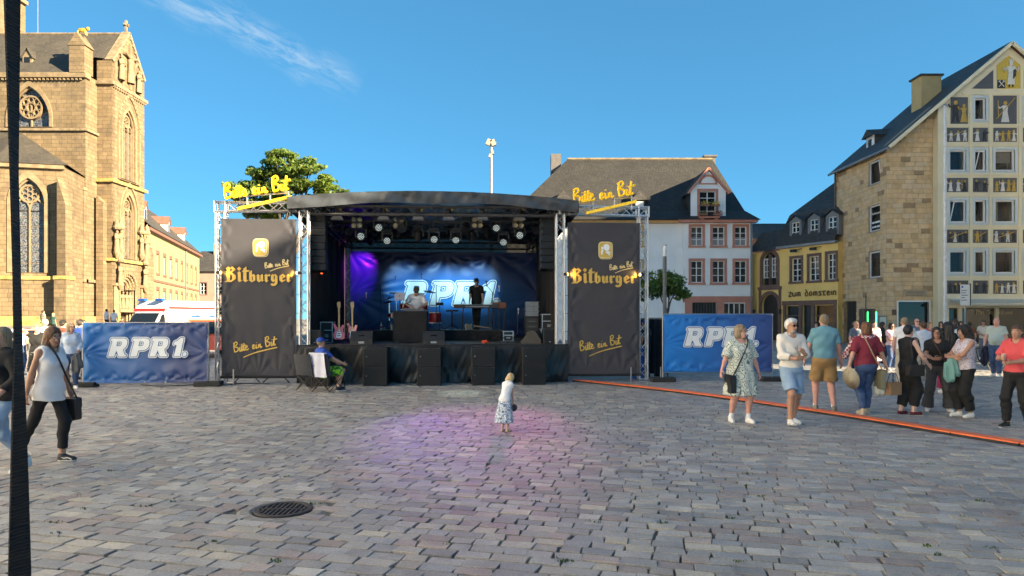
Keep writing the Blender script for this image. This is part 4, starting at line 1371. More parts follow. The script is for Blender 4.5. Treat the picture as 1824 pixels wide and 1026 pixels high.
fence('blue printed fence banner left of the stage', fl0, fl1, .10, 1.64, .66, .78, .47, ((.02, .17, .50), (.03, .055, .17), 0, 2.4), 0)
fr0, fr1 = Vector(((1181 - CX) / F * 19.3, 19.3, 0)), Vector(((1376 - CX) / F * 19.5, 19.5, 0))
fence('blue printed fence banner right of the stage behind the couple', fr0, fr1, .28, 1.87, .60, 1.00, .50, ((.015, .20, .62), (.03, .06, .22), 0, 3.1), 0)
cb = sthing('power_cable', 'thin black cable lying on the cobbles between left fence and truss tower', 'cable', -.9, -.3)
MB().tube(smoothpath([(-.9, .3, .012), (-.3, -.1, .012), (.2, .05, .012), (.8, .35, .012), (1.6, .5, .012), (2.4, .3, .012)], 8), .012, 6).build('line', M_RUBBER, cb)
M_CAMP = M('camp_fabric', (.035, .04, .05), .8, 0, .2, 20, .2, 150)
def camp_chair(label, loc, rz):
 c = thing('camp_chair', label, 'chair', loc, rz, 'folding camp chairs by the stage')
 w = .27
 MB().add([(-w, -.25, .44), (w, -.25, .44), (w, .22, .38), (-w, .22, .38), (0, -.25, .41), (0, .22, .33)], [(0, 4, 5, 3), (4, 1, 2, 5)]).build('seat', M_CAMP, c)
 m = MB()
 n = 6
 vs = []
 for j in range(n + 1):
  for i in range(7):
   x = -w + 2 * w * i / 6
   vs.append((x, .22 + .10 * j / n + .05 * (1 - (x / w) ** 2), .40 + .5 * j / n))
 vs += [(x, y + .012, z) for x, y, z in vs]
 K = (n + 1) * 7
 fs = [(j * 7 + i, j * 7 + i + 1, (j + 1) * 7 + i + 1, (j + 1) * 7 + i) for j in range(n) for i in range(6)]
 fs += [tuple(q + K for q in reversed(f)) for f in fs]
 m.add(vs, fs).build('backrest', M_CAMP, c)
 for x in (-1, 1):
  MB().tube([(x * w, .20, .36), (x * w, .33, .92)], .011, 7).build('back_post', M_CASE, c)
  MB().tube([(x * w, -.27, .02), (x * w, -.27, .62)], .011, 7).build('front_post', M_CASE, c)
  MB().obox((x * w, -.02, .63), (.07, .5, .015)).build('armrest', M_CAMP, c)
 for a, b in (((-w, -.27, .02), (w, -.27, .44)), ((w, -.27, .02), (-w, -.27, .44)), ((-w, .25, .02), (w, .24, .42)), ((w, .25, .02), (-w, .24, .42)), ((-w, -.27, .44), (-w, .25, .02)), ((-w, -.27, .02), (-w, .24, .42)), ((w, -.27, .44), (w, .25, .02)), ((w, -.27, .02), (w, .24, .42))):
  MB().tube([a, b], .010, 6).build('leg', M_CASE, c)
 return c
CHA = foot(585, 697)
camp_chair('empty dark folding camp chair beside the left banner', foot(553, 697) + Vector((0, .1, 0)), R(150))
camp_chair('folding camp chair with a towel, holding the man in the blue cap', CHA, R(152))
for px, lb in ((440, 'small black folding stand under the left banner, left one'), (492, 'small black folding stand under the left banner, right one')):
 s = sthing('folding_stand', lb, 'stand', SU(px, .4), .4, 0, 'folding stands under the left banner')
 MB().tube([(-.35, 0, .01), (0, 0, .36)], .015, 6).build('leg', M_CASE, s); MB().tube([(.35, 0, .01), (0, .03, .36)], .015, 6).build('leg', M_CASE, s)
 MB().box(-.3, .3, -.05, .1, .35, .37).build('top', M_CASE, s)
bc = sthing('blue_crate', 'blue plastic crate behind the right truss tower', 'crate', 11.66, .65)
MB().box(-.16, .16, -.16, .16, 0, .03).box(-.16, .16, -.16, -.13, .03, .95).box(-.16, .16, .13, .16, .03, .95).box(-.16, -.13, -.13, .13, .03, .95).box(.13, .16, -.13, .13, .03, .95).build('shell', M('crate_blue', (.02, .12, .45), .4), bc)
MB().box(-.1, .1, -.168, -.162, .7, .8).build('handle', M_LENS, bc)
drp = sthing('black_screen', 'black cloth screen standing behind the right truss tower', 'screen', 12.1, 1.5)
cloth(-.3, .75, .1, 1.75, lambda a, b: .03 * math.sin(a * 30), 30, 3).build('cloth', M_BLK, drp)
MB().tube([(-.3, .05, 0), (-.3, .05, 1.85)], .02, 6).tube([(.75, .05, 0), (.75, .05, 1.8)], .02, 6).tube([(-.3, .05, 1.77), (.75, .05, 1.77)], .015, 6).build('frame', M_CASE, drp)
def masonry(name, c1, c2, mortar, bw, bh, ms=.02, var=.35, dirt=None, rough=.85, bump=.5, soot=.0):
 t = NT(name)
 v = t.wallvec()
 br = t.n('ShaderNodeTexBrick')
 br.inputs['Scale'].default_value = 1
 br.inputs['Brick Width'].default_value = bw
 br.inputs['Row Height'].default_value = bh
 br.inputs['Mortar Size'].default_value = ms
 br.inputs['Mortar Smooth'].default_value = .2
 br.inputs['Bias'].default_value = 0
 br.offset_frequency = 2
 br.squash = .8; br.squash_frequency = 3
 br.inputs['Color1'].default_value = (*c1, 1); br.inputs['Color2'].default_value = (*c2, 1); br.inputs['Mortar'].default_value = (*mortar, 1)
 t.l(v, br.inputs['Vector'])
 n = t.noise(.28, 6, .65); n2 = t.noise(3.0, 6, .7); n3 = t.noise(.9, 3, .5)
 c = t.mix(1, br.outputs[0], t.ramp(n2, [(.25, (.72,) * 3), (.75, (1.22,) * 3)]), 'MULTIPLY')
 c = t.mix(1, c, t.ramp(n, [(.3, (.78, .76, .74)), (.7, (1.12, 1.1, 1.06))]), 'MULTIPLY')
 if dirt:
  c = t.mix(t.math('MULTIPLY', t.math('SUBTRACT', n3, .53, True), 5, True), c, t.mix(.6, c, dirt))
 t.l(c, t.b.inputs['Base Color'])
 t.b.inputs['Roughness'].default_value = rough
 h = t.math('ADD', t.math('MULTIPLY', br.outputs['Fac'], -1.0), t.math('MULTIPLY', n2, .6))
 t.bump(h, bump, .03)
 return t.m
def slate(name, lo, hi, bw=.24, bh=.16, bump=.7):
 t = NT(name)
 p = t.n('ShaderNodeSeparateXYZ'); t.l(t.obj(), p.inputs[0])
 c = t.n('ShaderNodeCombineXYZ')
 t.l(t.math('ADD', p.outputs[0], t.math('MULTIPLY', p.outputs[1], .73)), c.inputs[0]); t.l(t.math('MULTIPLY', p.outputs[2], 1.35), c.inputs[1])
 br = t.n('ShaderNodeTexBrick')
 br.inputs['Scale'].default_value = 1
 br.inputs['Brick Width'].default_value = bw; br.inputs['Row Height'].default_value = bh; br.inputs['Mortar Size'].default_value = .012
 br.inputs['Mortar Smooth'].default_value = .6
 br.inputs['Color1'].default_value = (*lo, 1); br.inputs['Color2'].default_value = (*hi, 1); br.inputs['Mortar'].default_value = tuple(x * .35 for x in lo) + (1,)
 t.l(c.outputs[0], br.inputs['Vector'])
 n = t.noise(.5, 6, .65)
 t.l(t.mix(1, br.outputs[0], t.ramp(n, [(.3, (.72,) * 3), (.72, (1.25, 1.22, 1.15))]), 'MULTIPLY'), t.b.inputs['Base Color'])
 t.b.inputs['Roughness'].default_value = .7
 t.bump(t.math('ADD', t.math('MULTIPLY', br.outputs['Fac'], -1), t.math('MULTIPLY', t.noise(5, 5, .7), .8)), bump, .05)
 return t.m
M_CHURCH = masonry('church_stone', (.235, .17, .098), (.165, .12, .066), (.10, .078, .05), 1.05, .42, .024, dirt=(.07, .055, .042))
M_CHTRIM = M('church_trim', (.215, .157, .09), .8, 0, .3, 1.6, .4, 14, .02)
M_CHDARK = M('church_weathered', (.22, .165, .10), .9, 0, .4, 2.2, .5, 12, .02)
M_LEDGE = M('mossy_ledge', (.32, .25, .08), .9, 0, .4, 1.5, .4, 12, .02)
M_SLATE1 = slate('church_slate', (.058, .051, .042), (.085, .075, .06))
M_SLATE2 = slate('house_slate', (.023, .022, .021), (.038, .036, .033))
M_SLATE3 = slate('dark_slate', (.036, .034, .033), (.066, .062, .059), bump=.5)
M_GLASS = M('window_glass', (.012, .014, .016), .05, 0, 0, spec=.55)
t = NT('leaded_glass')
v = t.wallvec()
br = t.n('ShaderNodeTexBrick'); br.inputs['Scale'].default_value = 1; br.inputs['Brick Width'].default_value = .34; br.inputs['Row Height'].default_value = .20; br.inputs['Mortar Size'].default_value = .03
br.inputs['Color1'].default_value = (.10, .11, .13, 1); br.inputs['Color2'].default_value = (.03, .03, .035, 1); br.inputs['Mortar'].default_value = (.012, .012, .012, 1)
t.l(v, br.inputs['Vector']); t.l(t.mix(.7, br.outputs[0], t.ramp(t.noise(9, 3, .8), [(.42, (.01, .01, .012)), (.6, (.22, .23, .25))])), t.b.inputs['Base Color'])
t.b.inputs['Roughness'].default_value = .25
M_LEAD = t.m
M_ZINC = M('zinc', (.25, .26, .28), .5, .4, .15, 3)
M_PIPE = M('drainpipe', (.10, .085, .075), .5, .2, .15, 3)
Z = Vector((0, 0, 1))
FX = lambda x, y, z=0: (Vector((x, y, z)), Vector((0, 1, 0)), Z, Vector((1, 0, 0)))        # wall facing +x
FY = lambda x, y, z=0: (Vector((x, y, z)), Vector((1, 0, 0)), Z, Vector((0, -1, 0)))       # wall facing -y
def inn_(fr):                                                                             # prism wants the inward direction
 return (fr[0], fr[1], fr[2], -fr[3])
def frame_of(a, b, z=0):
 """wall from ground point a to b, seen with a on the left"""
 d = Vector((b[0] - a[0], b[1] - a[1], 0)); L = d.length; d.normalize()
 return (Vector((a[0], a[1], z)), d, Z, d.cross(Z)), L
def fbox(mb, fr, x0, x1, z0, z1, d0, d1, mi=0):
 o, ux, uz, un = fr
 c = o + ux * (x0 + x1) / 2 + uz * (z0 + z1) / 2 + un * (d0 + d1) / 2
 m = Matrix((ux, un, uz)).transposed()
 return mb.obox(c, (x1 - x0, abs(d1 - d0), z1 - z0), m, mi)
def pt_arch(cx, z0, zs, w, k=1.0, n=9):
 """pointed arch outline, from the foot, counter-clockwise"""
 r = w * k
 h = math.sqrt(r * r - (r - w / 2) ** 2)
 out = [(cx - w / 2, z0), (cx + w / 2, z0)]
 a1 = math.degrees(math.atan2(h, r - w / 2))
 out += [(cx + w / 2 - r + r * math.cos(R(a1 * i / n)), zs + r * math.sin(R(a1 * i / n))) for i in range(n + 1)]
 out += [(cx - w / 2 + r - r * math.cos(R(a1 * i / n)), zs + r * math.sin(R(a1 * i / n))) for i in range(n - 1, -1, -1)]
 return out
def rd_arch(cx, z0, zs, w, n=16):
 return [(cx - w / 2, z0), (cx + w / 2, z0)] + [(cx + w / 2 * math.cos(R(180 * i / n)), zs + w / 2 * math.sin(R(180 * i / n))) for i in range(n + 1)]
def ring(mb, fr, outer, inner, d0, d1, mi=0):
 o, ux, uz, un = fr
 mb.prism(outer, -d1, -d0, (o, ux, uz, -un), mi, [inner])
def on(fr, x, z, d):
 o, ux, uz, un = fr
 return o + ux * x + uz * z + un * d
def gothic(parent, fr, cx, z0, zs, w, lancets=2, rose=True, k=1.0, depth=.5, trim=M_CHTRIM, glass=M_LEAD, hood=.3, cover=False):
 """tracery window in a hole pt_arch(cx,z0,zs,w): hood mould > tracery, pane"""
 A = pt_arch(cx, z0, zs, w, k)
 m = MB(); ring(m, fr, pt_arch(cx, z0 - .02, zs, w + 2 * hood, k), pt_arch(cx, z0 - .01, zs, w + .02, k), -.05, .10)
 ring(m, fr, pt_arch(cx, z0, zs, w - .0, k), pt_arch(cx, z0, zs, w - .22, k), -.28, -.12)
 win = m.build('gothic_window', trim, parent)
 m = MB(); m.prism(A, depth - .02, depth, inn_(fr)); m.build('pane', glass, win)
 m = MB()
 apex = zs + math.sqrt((w * k) ** 2 - (w * k - w / 2) ** 2)
 rr_ = w * (.30 if lancets == 2 else .25)
 rz = apex - rr_ - w * .24 if rose else apex
 top = rz - rr_ * .75
 lw = (w - .2) / lancets
 fb = lambda x0, x1, a, b: fbox(m, fr, x0, x1, a, b, -depth + .03, -depth + .22)
 for i in range(lancets + 1):
  x = cx - w / 2 + .1 + lw * i
  fb(x - .06, x + .06, z0, top - lw * .45)
 for i in range(lancets):
  x = cx - w / 2 + .1 + lw * (i + .5)
  zz = top - lw * .75
  ring(m, fr, pt_arch(x, zz - .05, zz, lw + .10, k), pt_arch(x, zz - .06, zz, lw - .12, k), -depth + .04, -depth + .2)
 if rose:
  def circ(r, n=20):
   return [(cx + r * math.cos(2 * math.pi * i / n), rz + r * math.sin(2 * math.pi * i / n)) for i in range(n)]
  ring(m, fr, circ(rr_ + .09), circ(rr_ - .07), -depth + .05, -depth + .24)
  for i in range(6):
   a = R(60 * i + 30)
   c = (cx + rr_ * .58 * math.cos(a), rz + rr_ * .58 * math.sin(a))
   q = lambda r: [(c[0] + r * math.cos(2 * math.pi * j / 10), c[1] + r * math.sin(2 * math.pi * j / 10)) for j in range(10)]
   ring(m, fr, q(rr_ * .34), q(rr_ * .25), -depth + .05 + .002 * i, -depth + .18 + .002 * i)
  if rr_ > .4:
   ring(m, fr, circ(rr_ * .34, 12), circ(rr_ * .25, 12), -depth + .05, -depth + .21)
 for z in np.arange(z0 + .9, top - lw, .9):
  fbox(m, fr, cx - w / 2 + .1, cx + w / 2 - .1, z - .015, z + .015, -depth + .01, -depth + .05)
 m.build('tracery', trim, win)
 return win
def rebase(root):
 L = Vector(root.location)
 for c in root.children:
  c.location = Vector(c.location) - L
def statue(parent, p, face, h, name='statue', mat=M_CHTRIM, seed=0, arms=True):
 """draped stone figure: gown, torso, head, folded arms"""
 rr = random.Random(seed)
 q = Vector(face).to_track_quat('-Y', 'Z').to_matrix().to_4x4()
 m = MB()
 n = 10; vs = []
 prof = [(0, .15), (.1, .155), (.35, .125), (.55, .115), (.68, .13), (.80, .135), (.84, .07), (.87, .05)]
 for z, r in prof:
  for k in range(n):
   a = 2 * math.pi * k / n
   f = 1 + (.14 * math.sin(k * 2.5 + seed) if z < .6 else 0)
   vs.append((r * f * 1.05 * math.cos(a) * h, r * f * .75 * math.sin(a) * h, z * h))
 m.add(vs, [(i * n + k, i * n + (k + 1) % n, (i + 1) * n + (k + 1) % n, (i + 1) * n + k) for i in range(len(prof) - 1) for k in range(n)])
 m.ball((0, -.01 * h, .93 * h), (.06 * h, .065 * h, .08 * h), 8, 6)
 if arms:
  for s_ in (-1, 1):
   m.tube([(s_ * .14 * h, 0, .78 * h), (s_ * .17 * h, -.03 * h, .60 * h), (s_ * (.02 + rr.random() * .06) * h, -.13 * h, (.60 + rr.random() * .1) * h)], [.045 * h, .04 * h, .03 * h], 6)
 k = MB(); k.merge(m, Matrix.Translation(p) @ q)
 return k.build(name, mat, parent, smooth=True)
G0 = 1.1
ch = thing('church', 'sunlit gothic sandstone church with statues, traceried windows and slate roof', 'church', (-43.1, 75, G0))
XF, YT, YN = -43.1, 75.0, 73.0
W = 6.6
frF = FX(XF, YT)
hU = pt_arch(3.3, 17.3, 23.0, 2.5); hL = pt_arch(3.3, 8.5, 13.6, 2.4); hP = rd_arch(3.3, G0, 5.2, 3.5)
m = MB(); m.prism([(0, 0), (W, 0), (W, 29.6), (W / 2, 33.9), (0, 29.6)], 0, 1.0, inn_(frF), 0, [hU, hL, hP]); m.build('facade', M_CHURCH, ch)
m = MB(); m.prism([(0, 0), (1.62, 0), (1.62, 29.6), (0, 29.6)], .0, .5, inn_(FY(-44.72, YT + .003))); m.build('side_wall', M_CHURCH, ch)
MB().prism([(0, 0), (8, 0), (8, 29.5), (0, 29.5)], 0, .5, inn_(frame_of((XF - .01, YT + W - .01), (XF - 8, YT + W - .01))[0])).build('side_wall', M_CHURCH, ch)
gothic(ch, frF, 3.3, 17.3, 23.0, 2.5, 3, True)
gothic(ch, frF, 3.3, 8.5, 13.6, 2.4, 3, True)
m = MB(); ring(m, frF, pt_arch(3.3, 17.1, 23.2, 4.5), pt_arch(3.3, 17.0, 23.2, 4.0), .0, .14)
for a in np.linspace(0, 58, 9):
 for s_ in (-1, 1):
  x = 3.3 + s_ * (-2.1 + 4.25 * math.cos(R(a))); z = 23.2 + 4.25 * math.sin(R(a))
  m.ball(on(frF, x, z, .15), .14, 6, 4)
m.build('arch_moulding', M_CHTRIM, ch)
m = MB(); ring(m, frF, pt_arch(3.3, 8.3, 13.7, 3.9), pt_arch(3.3, 8.2, 13.7, 3.45), .0, .14); m.build('arch_moulding', M_CHTRIM, ch)
def ledge(zz, h, out, mat, name='cornice', corbels=False):
 m = MB()
 fbox(m, frF, -out, W + out, zz, zz + h, -.05, out)
 fbox(m, FY(-44.72, YT), -.0, 1.62, zz, zz + h, -.05, out - .004)
 if corbels:
  for i in range(16):
   fbox(m, frF, .1 + i * .42, .30 + i * .42, zz - .22, zz - .003, 0, out * .8)
 return m.build(name, mat, ch)
ledge(27.0, .35, .30, M_CHDARK, corbels=True)
ledge(16.5, .35, .30, M_LEDGE)
ledge(8.0, .3, .28, M_LEDGE)
m = MB()
for a, b in (((0, 29.6), (W / 2, 33.9)), ((W, 29.6), (W / 2, 33.9))):
 m.beam(on(frF, a[0], a[1], -.3), on(frF, b[0], b[1], -.3), .9, .3)
m.build('gable_coping', M_CHDARK, ch)
m = MB()
for i in range(7):
 for s_ in (-1, 1):
  x = W / 2 + s_ * W / 2 * (i + .5) / 7; z = 33.9 - 4.3 * (i + .5) / 7
  m.ball(on(frF, x, z - .25, .06), .15, 6, 4)
m.build('crockets', M_CHTRIM, ch)
m = MB(); c = on(frF, W / 2, 34.0, -.3)
m.beam(c, c + Z * 1.3, .22).beam(c + Vector((0, -.42, .8)), c + Vector((0, .42, .8)), .2).beam(c + Vector((-.3, 0, .8)), c + Vector((.3, 0, .8)), .2)
m.build('cross_finial', M_CHDARK, ch)
statue(ch, on(frF, 1.45, 28.0, .25), (1, 0, 0), 2.7, seed=1); statue(ch, on(frF, 5.0, 27.7, .25), (1, 0, 0), 2.5, seed=2)
statue(ch, on(frF, 3.3, 28.2, .25), (1, 0, 0), 3.2, seed=3, arms=False)
m = MB(); m.beam(on(frF, 3.3, 27.5, .12), on(frF, 3.3, 32.6, .12), .3).beam(on(frF, 2.0, 31.2, .13), on(frF, 4.6, 31.2, .13), .25)
m.tube([on(frF, 3.3, 30.9, .3), on(frF, 2.1, 31.3, .3)], .12, 6).tube([on(frF, 3.3, 30.9, .3), on(frF, 4.5, 31.3, .3)], .12, 6); m.build('crucifix', M_CHTRIM, ch)
for x, z, h, w in ((.9, 27.4, 3.5, 1.3), (5.4, 27.4, 3.4, 1.3)):
 m = MB(); ring(m, frF, pt_arch(x + .3 if x < 3 else x - .4, z, z + h * .7, w + .3), pt_arch(x + .3 if x < 3 else x - .4, z - .01, z + h * .7, w), 0, .16); m.build('niche', M_CHTRIM, ch)
for i, (x, z, h) in enumerate(((.15, 9.0, 2.3), (.95, 9.3, 2.1), (5.2, 9.2, 2.2), (6.35, 9.0, 2.5), (.85, 5.6, 2.2), (6.0, 5.6, 2.3))):
 s_ = statue(ch, on(frF, x, z, .45), (1, 0, 0), h, seed=10 + i)
 m = MB(); c = on(frF, x, z, .45)
 m.lathe([(.12, -.7), (.36, -.2), (.38, 0), (0, 0)], 8, c); m.build('bracket', M_CHTRIM, s_)
 m = MB(); m.lathe([(.34, h + .12), (.42, h + .3), (.3, h + .55), (.22, h + .9), (.06, h + 1.25), (0, h + 1.3)], 8, c); m.build('canopy', M_CHDARK, s_)
pt = MB(); fbox(pt, frF, 1.6, 5.0, G0, 7.0, -1.0, -.98); port = pt.build('portal', M_CHDARK, ch)
for i in range(4):
 r0, r1 = 3.5 - i * .56, 3.5 - (i + 1) * .56 + .16
 m = MB(); ring(m, frF, rd_arch(3.3, 5.0, 5.2, r0), rd_arch(3.3, 4.99, 5.2, r1), -.22 - i * .2, .0 - i * .2)
 for a in np.linspace(12, 168, 11):
  rr_ = (r0 + r1) / 4
  m.ball(on(frF, 3.3 + rr_ * math.cos(R(a)), 5.2 + rr_ * math.sin(R(a)), .02 - i * .2), (.12, .13, .15), 6, 4)
 m.build('archivolt', M_CHTRIM, port)
for i in range(4):
 for s_ in (-1, 1):
  x = 3.3 + s_ * (1.62 - i * .26)
  m = MB(); m.tube([on(frF, x, G0, -.1 - i * .2), on(frF, x, 5.1, -.1 - i * .2)], .10, 8); m.build('column', M_CHTRIM, port)
for i, x in enumerate((2.2, 2.95, 3.7, 4.4)):
 statue(port, on(frF, x, 2.9, -.45), (1, 0, 0), 1.9, seed=30 + i)
m = MB(); fbox(m, frF, 1.5, 5.1, 2.5, 2.85, -.8, .12); m.build('jamb_ledge', M_CHTRIM, port)
m = MB(); fbox(m, frF, 2.6, 4.0, G0, 4.6, -.97, -.9); m.build('door', M('church_door', (.05, .03, .018), .7, 0, .2, 3), port)
for s_, x in ((-1, .55), (1, 6.1)):
 for dx in (-.28, .0, .28):
  m = MB(); m.tube([on(frF, x + dx, G0, .12), on(frF, x + dx, 5.4, .12)], .11, 8); m.build('column', M_CHTRIM, ch)
 m = MB(); fbox(m, frF, x - .5, x + .5, 5.35, 5.65, 0, .4); m.build('capital', M_CHDARK, ch)
m = MB(); m.prism([(0, 0), (1.5, 0), (1.5, 9.5), (0, 12.0)], -1.0, .6, (Vector((XF - 1.0, YT + W + .6, 0)), Vector((1, 0, 0)), Z, Vector((0, 1, 0)))); m.build('buttress', M_CHURCH, ch)
frN = FY(-62, YN)
NW = 62 - 44.72
xr = -50.6 + 62
hR = pt_arch(xr, 21.9, 22.7, 4.2, .92)
m = MB(); m.prism([(0, 0), (NW, 0), (NW, 27.4), (0, 27.4)], 0, .8, inn_(frN), 0, [hR]); m.build('nave_wall', M_CHURCH, ch)
m = MB(); m.prism([(.01, 0), (2.02, 0), (2.02, 27.4), (.01, 27.4)], .003, .5, inn_(FX(-44.72, YN - .0))); m.build('side_wall', M_CHURCH, ch)
gw = gothic(ch, frN, xr, 21.9, 22.7, 4.2, 2, False, .92, .5, hood=.35)
m = MB()
cz = 24.0
cir = lambda x, z, r, n=22: [(x + r * math.cos(2 * math.pi * i / n), z + r * math.sin(2 * math.pi * i / n)) for i in range(n)]
ring(m, frN, cir(xr, cz, 1.25), cir(xr, cz, 1.08), -.45, -.15)
for i in range(8):
 a = R(45 * i)
 ring(m, frN, cir(xr + .78 * math.cos(a), cz + .78 * math.sin(a), .31, 12), cir(xr + .78 * math.cos(a), cz + .78 * math.sin(a), .24, 12), -.46 + .002 * i, -.2 + .002 * i)
ring(m, frN, cir(xr, cz, .50, 16), cir(xr, cz, .42, 16), -.46, -.19)
m.build('rose_tracery', M_CHTRIM, gw)
m = MB(); fbox(m, frN, 0, NW + .12, 21.45, 21.7, -.05, .25); m.build('string_course', M_CHDARK, ch)
m = MB(); fbox(m, FX(-44.72, YN), -.2, 2.0, 21.45, 21.7, -.05, .248); m.build('string_course', M_CHDARK, ch)
m = MB(); fbox(m, frN, 0, NW + .2, 27.0, 27.5, -.6, .35)
for i in range(40):
 fbox(m, frN, i * .43, i * .43 + .2, 26.75, 26.997, 0, .25)
m.build('cornice', M_CHTRIM, ch)
m = MB(); fbox(m, frN, NW - .9, NW + .1, 0, 15.2, -.1, .45); m.build('buttress', M_CHURCH, ch)
m = MB(); fbox(m, frN, NW - .95, NW + .15, 15.2, 15.5, -.1, .55); m.build('ledge', M_CHDARK, ch)
m = MB(); m.prism([(0, 0), (.75, 0), (.75, 14.2), (0, 14.9)], 0, 1.3, (Vector((-44.4, YT - .7, 0)), Vector((1, 0, 0)), Z, Vector((0, 1, 0)))); m.build('buttress', M_CHURCH, ch)
m = MB(); fbox(m, frN, 12.0, NW + .25, 5.6, 5.9, -.1, .6); fbox(m, FX(-44.72, YN), -.25, 2.02, 5.6, 5.9, -.1, .25); m.build('string_course', M_CHDARK, ch)
for fr, x0, x1, d in ((frN, 6, NW + .35, .6), (FX(-44.72, YN), -.35, 1.7, .3), (frF, 0, 1.2, .3), (frF, 5.3, W, .3)):
 m = MB(); fbox(m, fr, x0, x1, 0, G0 + .9, -.1, d); m.build('plinth', M_LEDGE, ch)
m = MB()
m.add([(-75, 72.9, 27.5), (-45.0, 72.9, 27.5), (-45.0, 75.0, 29.95), (XF - .25, 75.0, 29.75), (XF - .25, 78.3, 33.75), (-75, 78.3, 33.75), (XF - .25, 81.8, 29.5), (-75, 83.9, 27.4)],
  [(0, 1, 2, 3, 4, 5), (5, 4, 6, 7)])
m.build('roof', M_SLATE1, ch)
m = MB(); m.tube([(-75, 78.3, 33.8), (XF - .3, 78.3, 33.8)], .14, 6); m.build('ridge', M_CHDARK, ch)
d0 = P(52, 112, 74.6); m = MB()
m.add([d0 + Vector(v) for v in ((-.5, -.3, -.5), (.5, -.3, -.5), (.5, -.3, .55), (0, -.3, 1.35), (-.5, -.3, .55), (-.5, 1.6, .55), (.5, 1.6, .55), (0, 1.9, 1.35), (-.5, .6, -.5), (.5, .6, -.5))],
  [(0, 1, 2, 3, 4), (1, 9, 6, 2), (8, 0, 4, 5)])
dm = m.build('roof_dormer', M_CHTRIM, ch)
m = MB(); m.add([d0 + Vector(v) for v in ((-.65, -.45, .4), (0, -.45, 1.5), (.65, -.45, .4), (.65, 1.7, .4), (0, 2.0, 1.5), (-.65, 1.7, .4))], [(0, 1, 4, 5), (1, 2, 3, 4)]); m.build('dormer_roof', M_SLATE1, dm)
m = MB(); m.box(d0.x - .3, d0.x + .3, d0.y - .34, d0.y - .31, d0.z - .3, d0.z + .5); m.build('pane', M_GLASS, dm)
m = MB(); m.box(-46.2, -44.6, 72.6, 74.1, 27.5, 30.3); m.prism([(-46.35, 30.3), (-44.45, 30.3), (-45.4, 31.7)], 72.55, 74.15)
pn = m.build('pinnacle', M_CHURCH, ch)
m = MB(); c = Vector((-45.2, 73.2, 31.75)); m.ball(c + Z * .35, (.55, .2, .24), 8, 6).ball(c + Vector((.6, 0, .5)), .2, 8, 6)
for x in (-.35, .35):
 for y in (-.1, .1):
  m.tube([c + Vector((x, y, .3)), c + Vector((x * 1.2, y, -.15))], .07, 5)
m.build('beast', M('old_gilt', (.5, .34, .05), .5, .3, .3, 4), pn)
pA, pB, pC, pD = (-59.0, 69.2), (-49.0, 66.0), (-43.35, 67.5), (-46.5, 71.2)
HA = 16.5
frA, LA = frame_of(pB, pC); frA0, LA0 = frame_of(pA, pB)
hA = pt_arch(2.75, 6.2, 12.9, 2.7); hA0 = pt_arch(LA0 - 2.9, 6.2, 12.9, 2.7)
m = MB(); m.prism([(0, 0), (LA, 0), (LA, HA), (0, HA)], 0, .7, inn_(frA), 0, [hA]); m.build('chapel_wall', M_CHURCH, ch)
m = MB(); m.prism([(0, 0), (LA0, 0), (LA0, HA), (0, HA)], 0, .7, inn_(frA0), 0, [hA0]); m.build('chapel_wall', M_CHURCH, ch)
fr3, L3 = frame_of(pC, (-44.8, 73)); m = MB(); m.prism([(0, 0), (L3, 0), (L3, HA), (0, HA)], .02, .5, inn_(fr3)); m.build('chapel_wall', M_CHURCH, ch)
gothic(ch, frA, 2.75, 6.2, 12.9, 2.7, 2, True, hood=.4); gothic(ch, frA0, LA0 - 2.9, 6.2, 12.9, 2.7, 2, True, hood=.4)
for fr, L in ((frA, LA), (frA0, LA0)):
 m = MB(); fbox(m, fr, 0, L, HA - .3, HA + .12, -.2, .32); m.build('cornice', M_CHTRIM, ch)
 m = MB(); fbox(m, fr, -.2, L + .2, 5.5, 5.85, -.1, .4); m.build('sill_course', M_LEDGE, ch)
 m = MB(); fbox(m, fr, -.2, L + .2, 0, 5.5, -.1, .25); m.build('chapel_base', M_CHURCH, ch)
 m = MB(); fbox(m, fr, -.3, L + .3, 0, G0 + .9, -.1, .5); m.build('plinth', M_LEDGE, ch)
frB = FY(-43.5, 66.3)
for (x0, y0) in ((-43.35, 66.3), (-49.5, 65.1)):
 m = MB(); m.prism([(0, 0), (1.2, 0), (1.2, 12.6), (0, 15.3)], 0, 1.0, (Vector((x0, y0, 0)), Vector((.75, -.1, 0)), Z, Vector((0, 1, 0)))); m.build('buttress', M_CHURCH, ch)
 m = MB(); m.box(x0 - .1, x0 + 1.05, y0 - .28, y0 + 1, 0, 5.7); m.build('buttress_foot', M_CHURCH, ch)
 m = MB(); m.box(x0 - .15, x0 + 1.15, y0 - .36, y0 + 1, 5.5, 5.85); m.build('ledge', M_LEDGE, ch)
m = MB()
A_ = (-51.5, 72.95, 21.3)
e = [(-60, 68.9, HA + .1), (-49.0, 65.55, HA + .1), (-42.9, 67.2, HA + .1), (-44.7, 73, HA + .1)]
m.add([A_, *e, (-60, 72.95, 21.3)], [(0, 5, 1, 2), (0, 2, 3), (0, 3, 4)])
m.build('chapel_roof', M_SLATE1, ch)
MB().tube([P(129, 315, 72.6), P(127, 330, 72.5), P(127, 575, 72.5)], .09, 6).build('downpipe', M_ZINC, ch)
m = MB(); m.box(-80, -66.4, 85, 95, 20, 55); tw_ = m.build('crossing_tower', M_CHURCH, ch)
m = MB()
for z in (38.2, 44.5):
 m.box(-80.2, -66.0, 84.6, 95, z, z + .5)
m.build('tower_cornice', M_CHTRIM, tw_)
for k in range(4):
 x = -67.7 - k * 2.0
 m = MB(); m.prism(pt_arch(x, 39.5, 42.4, 1.0), -.05, .05, (Vector((0, 85, 0)), Vector((1, 0, 0)), Z, Vector((0, 1, 0)))); m.build('tower_window', M_LEAD, tw_)
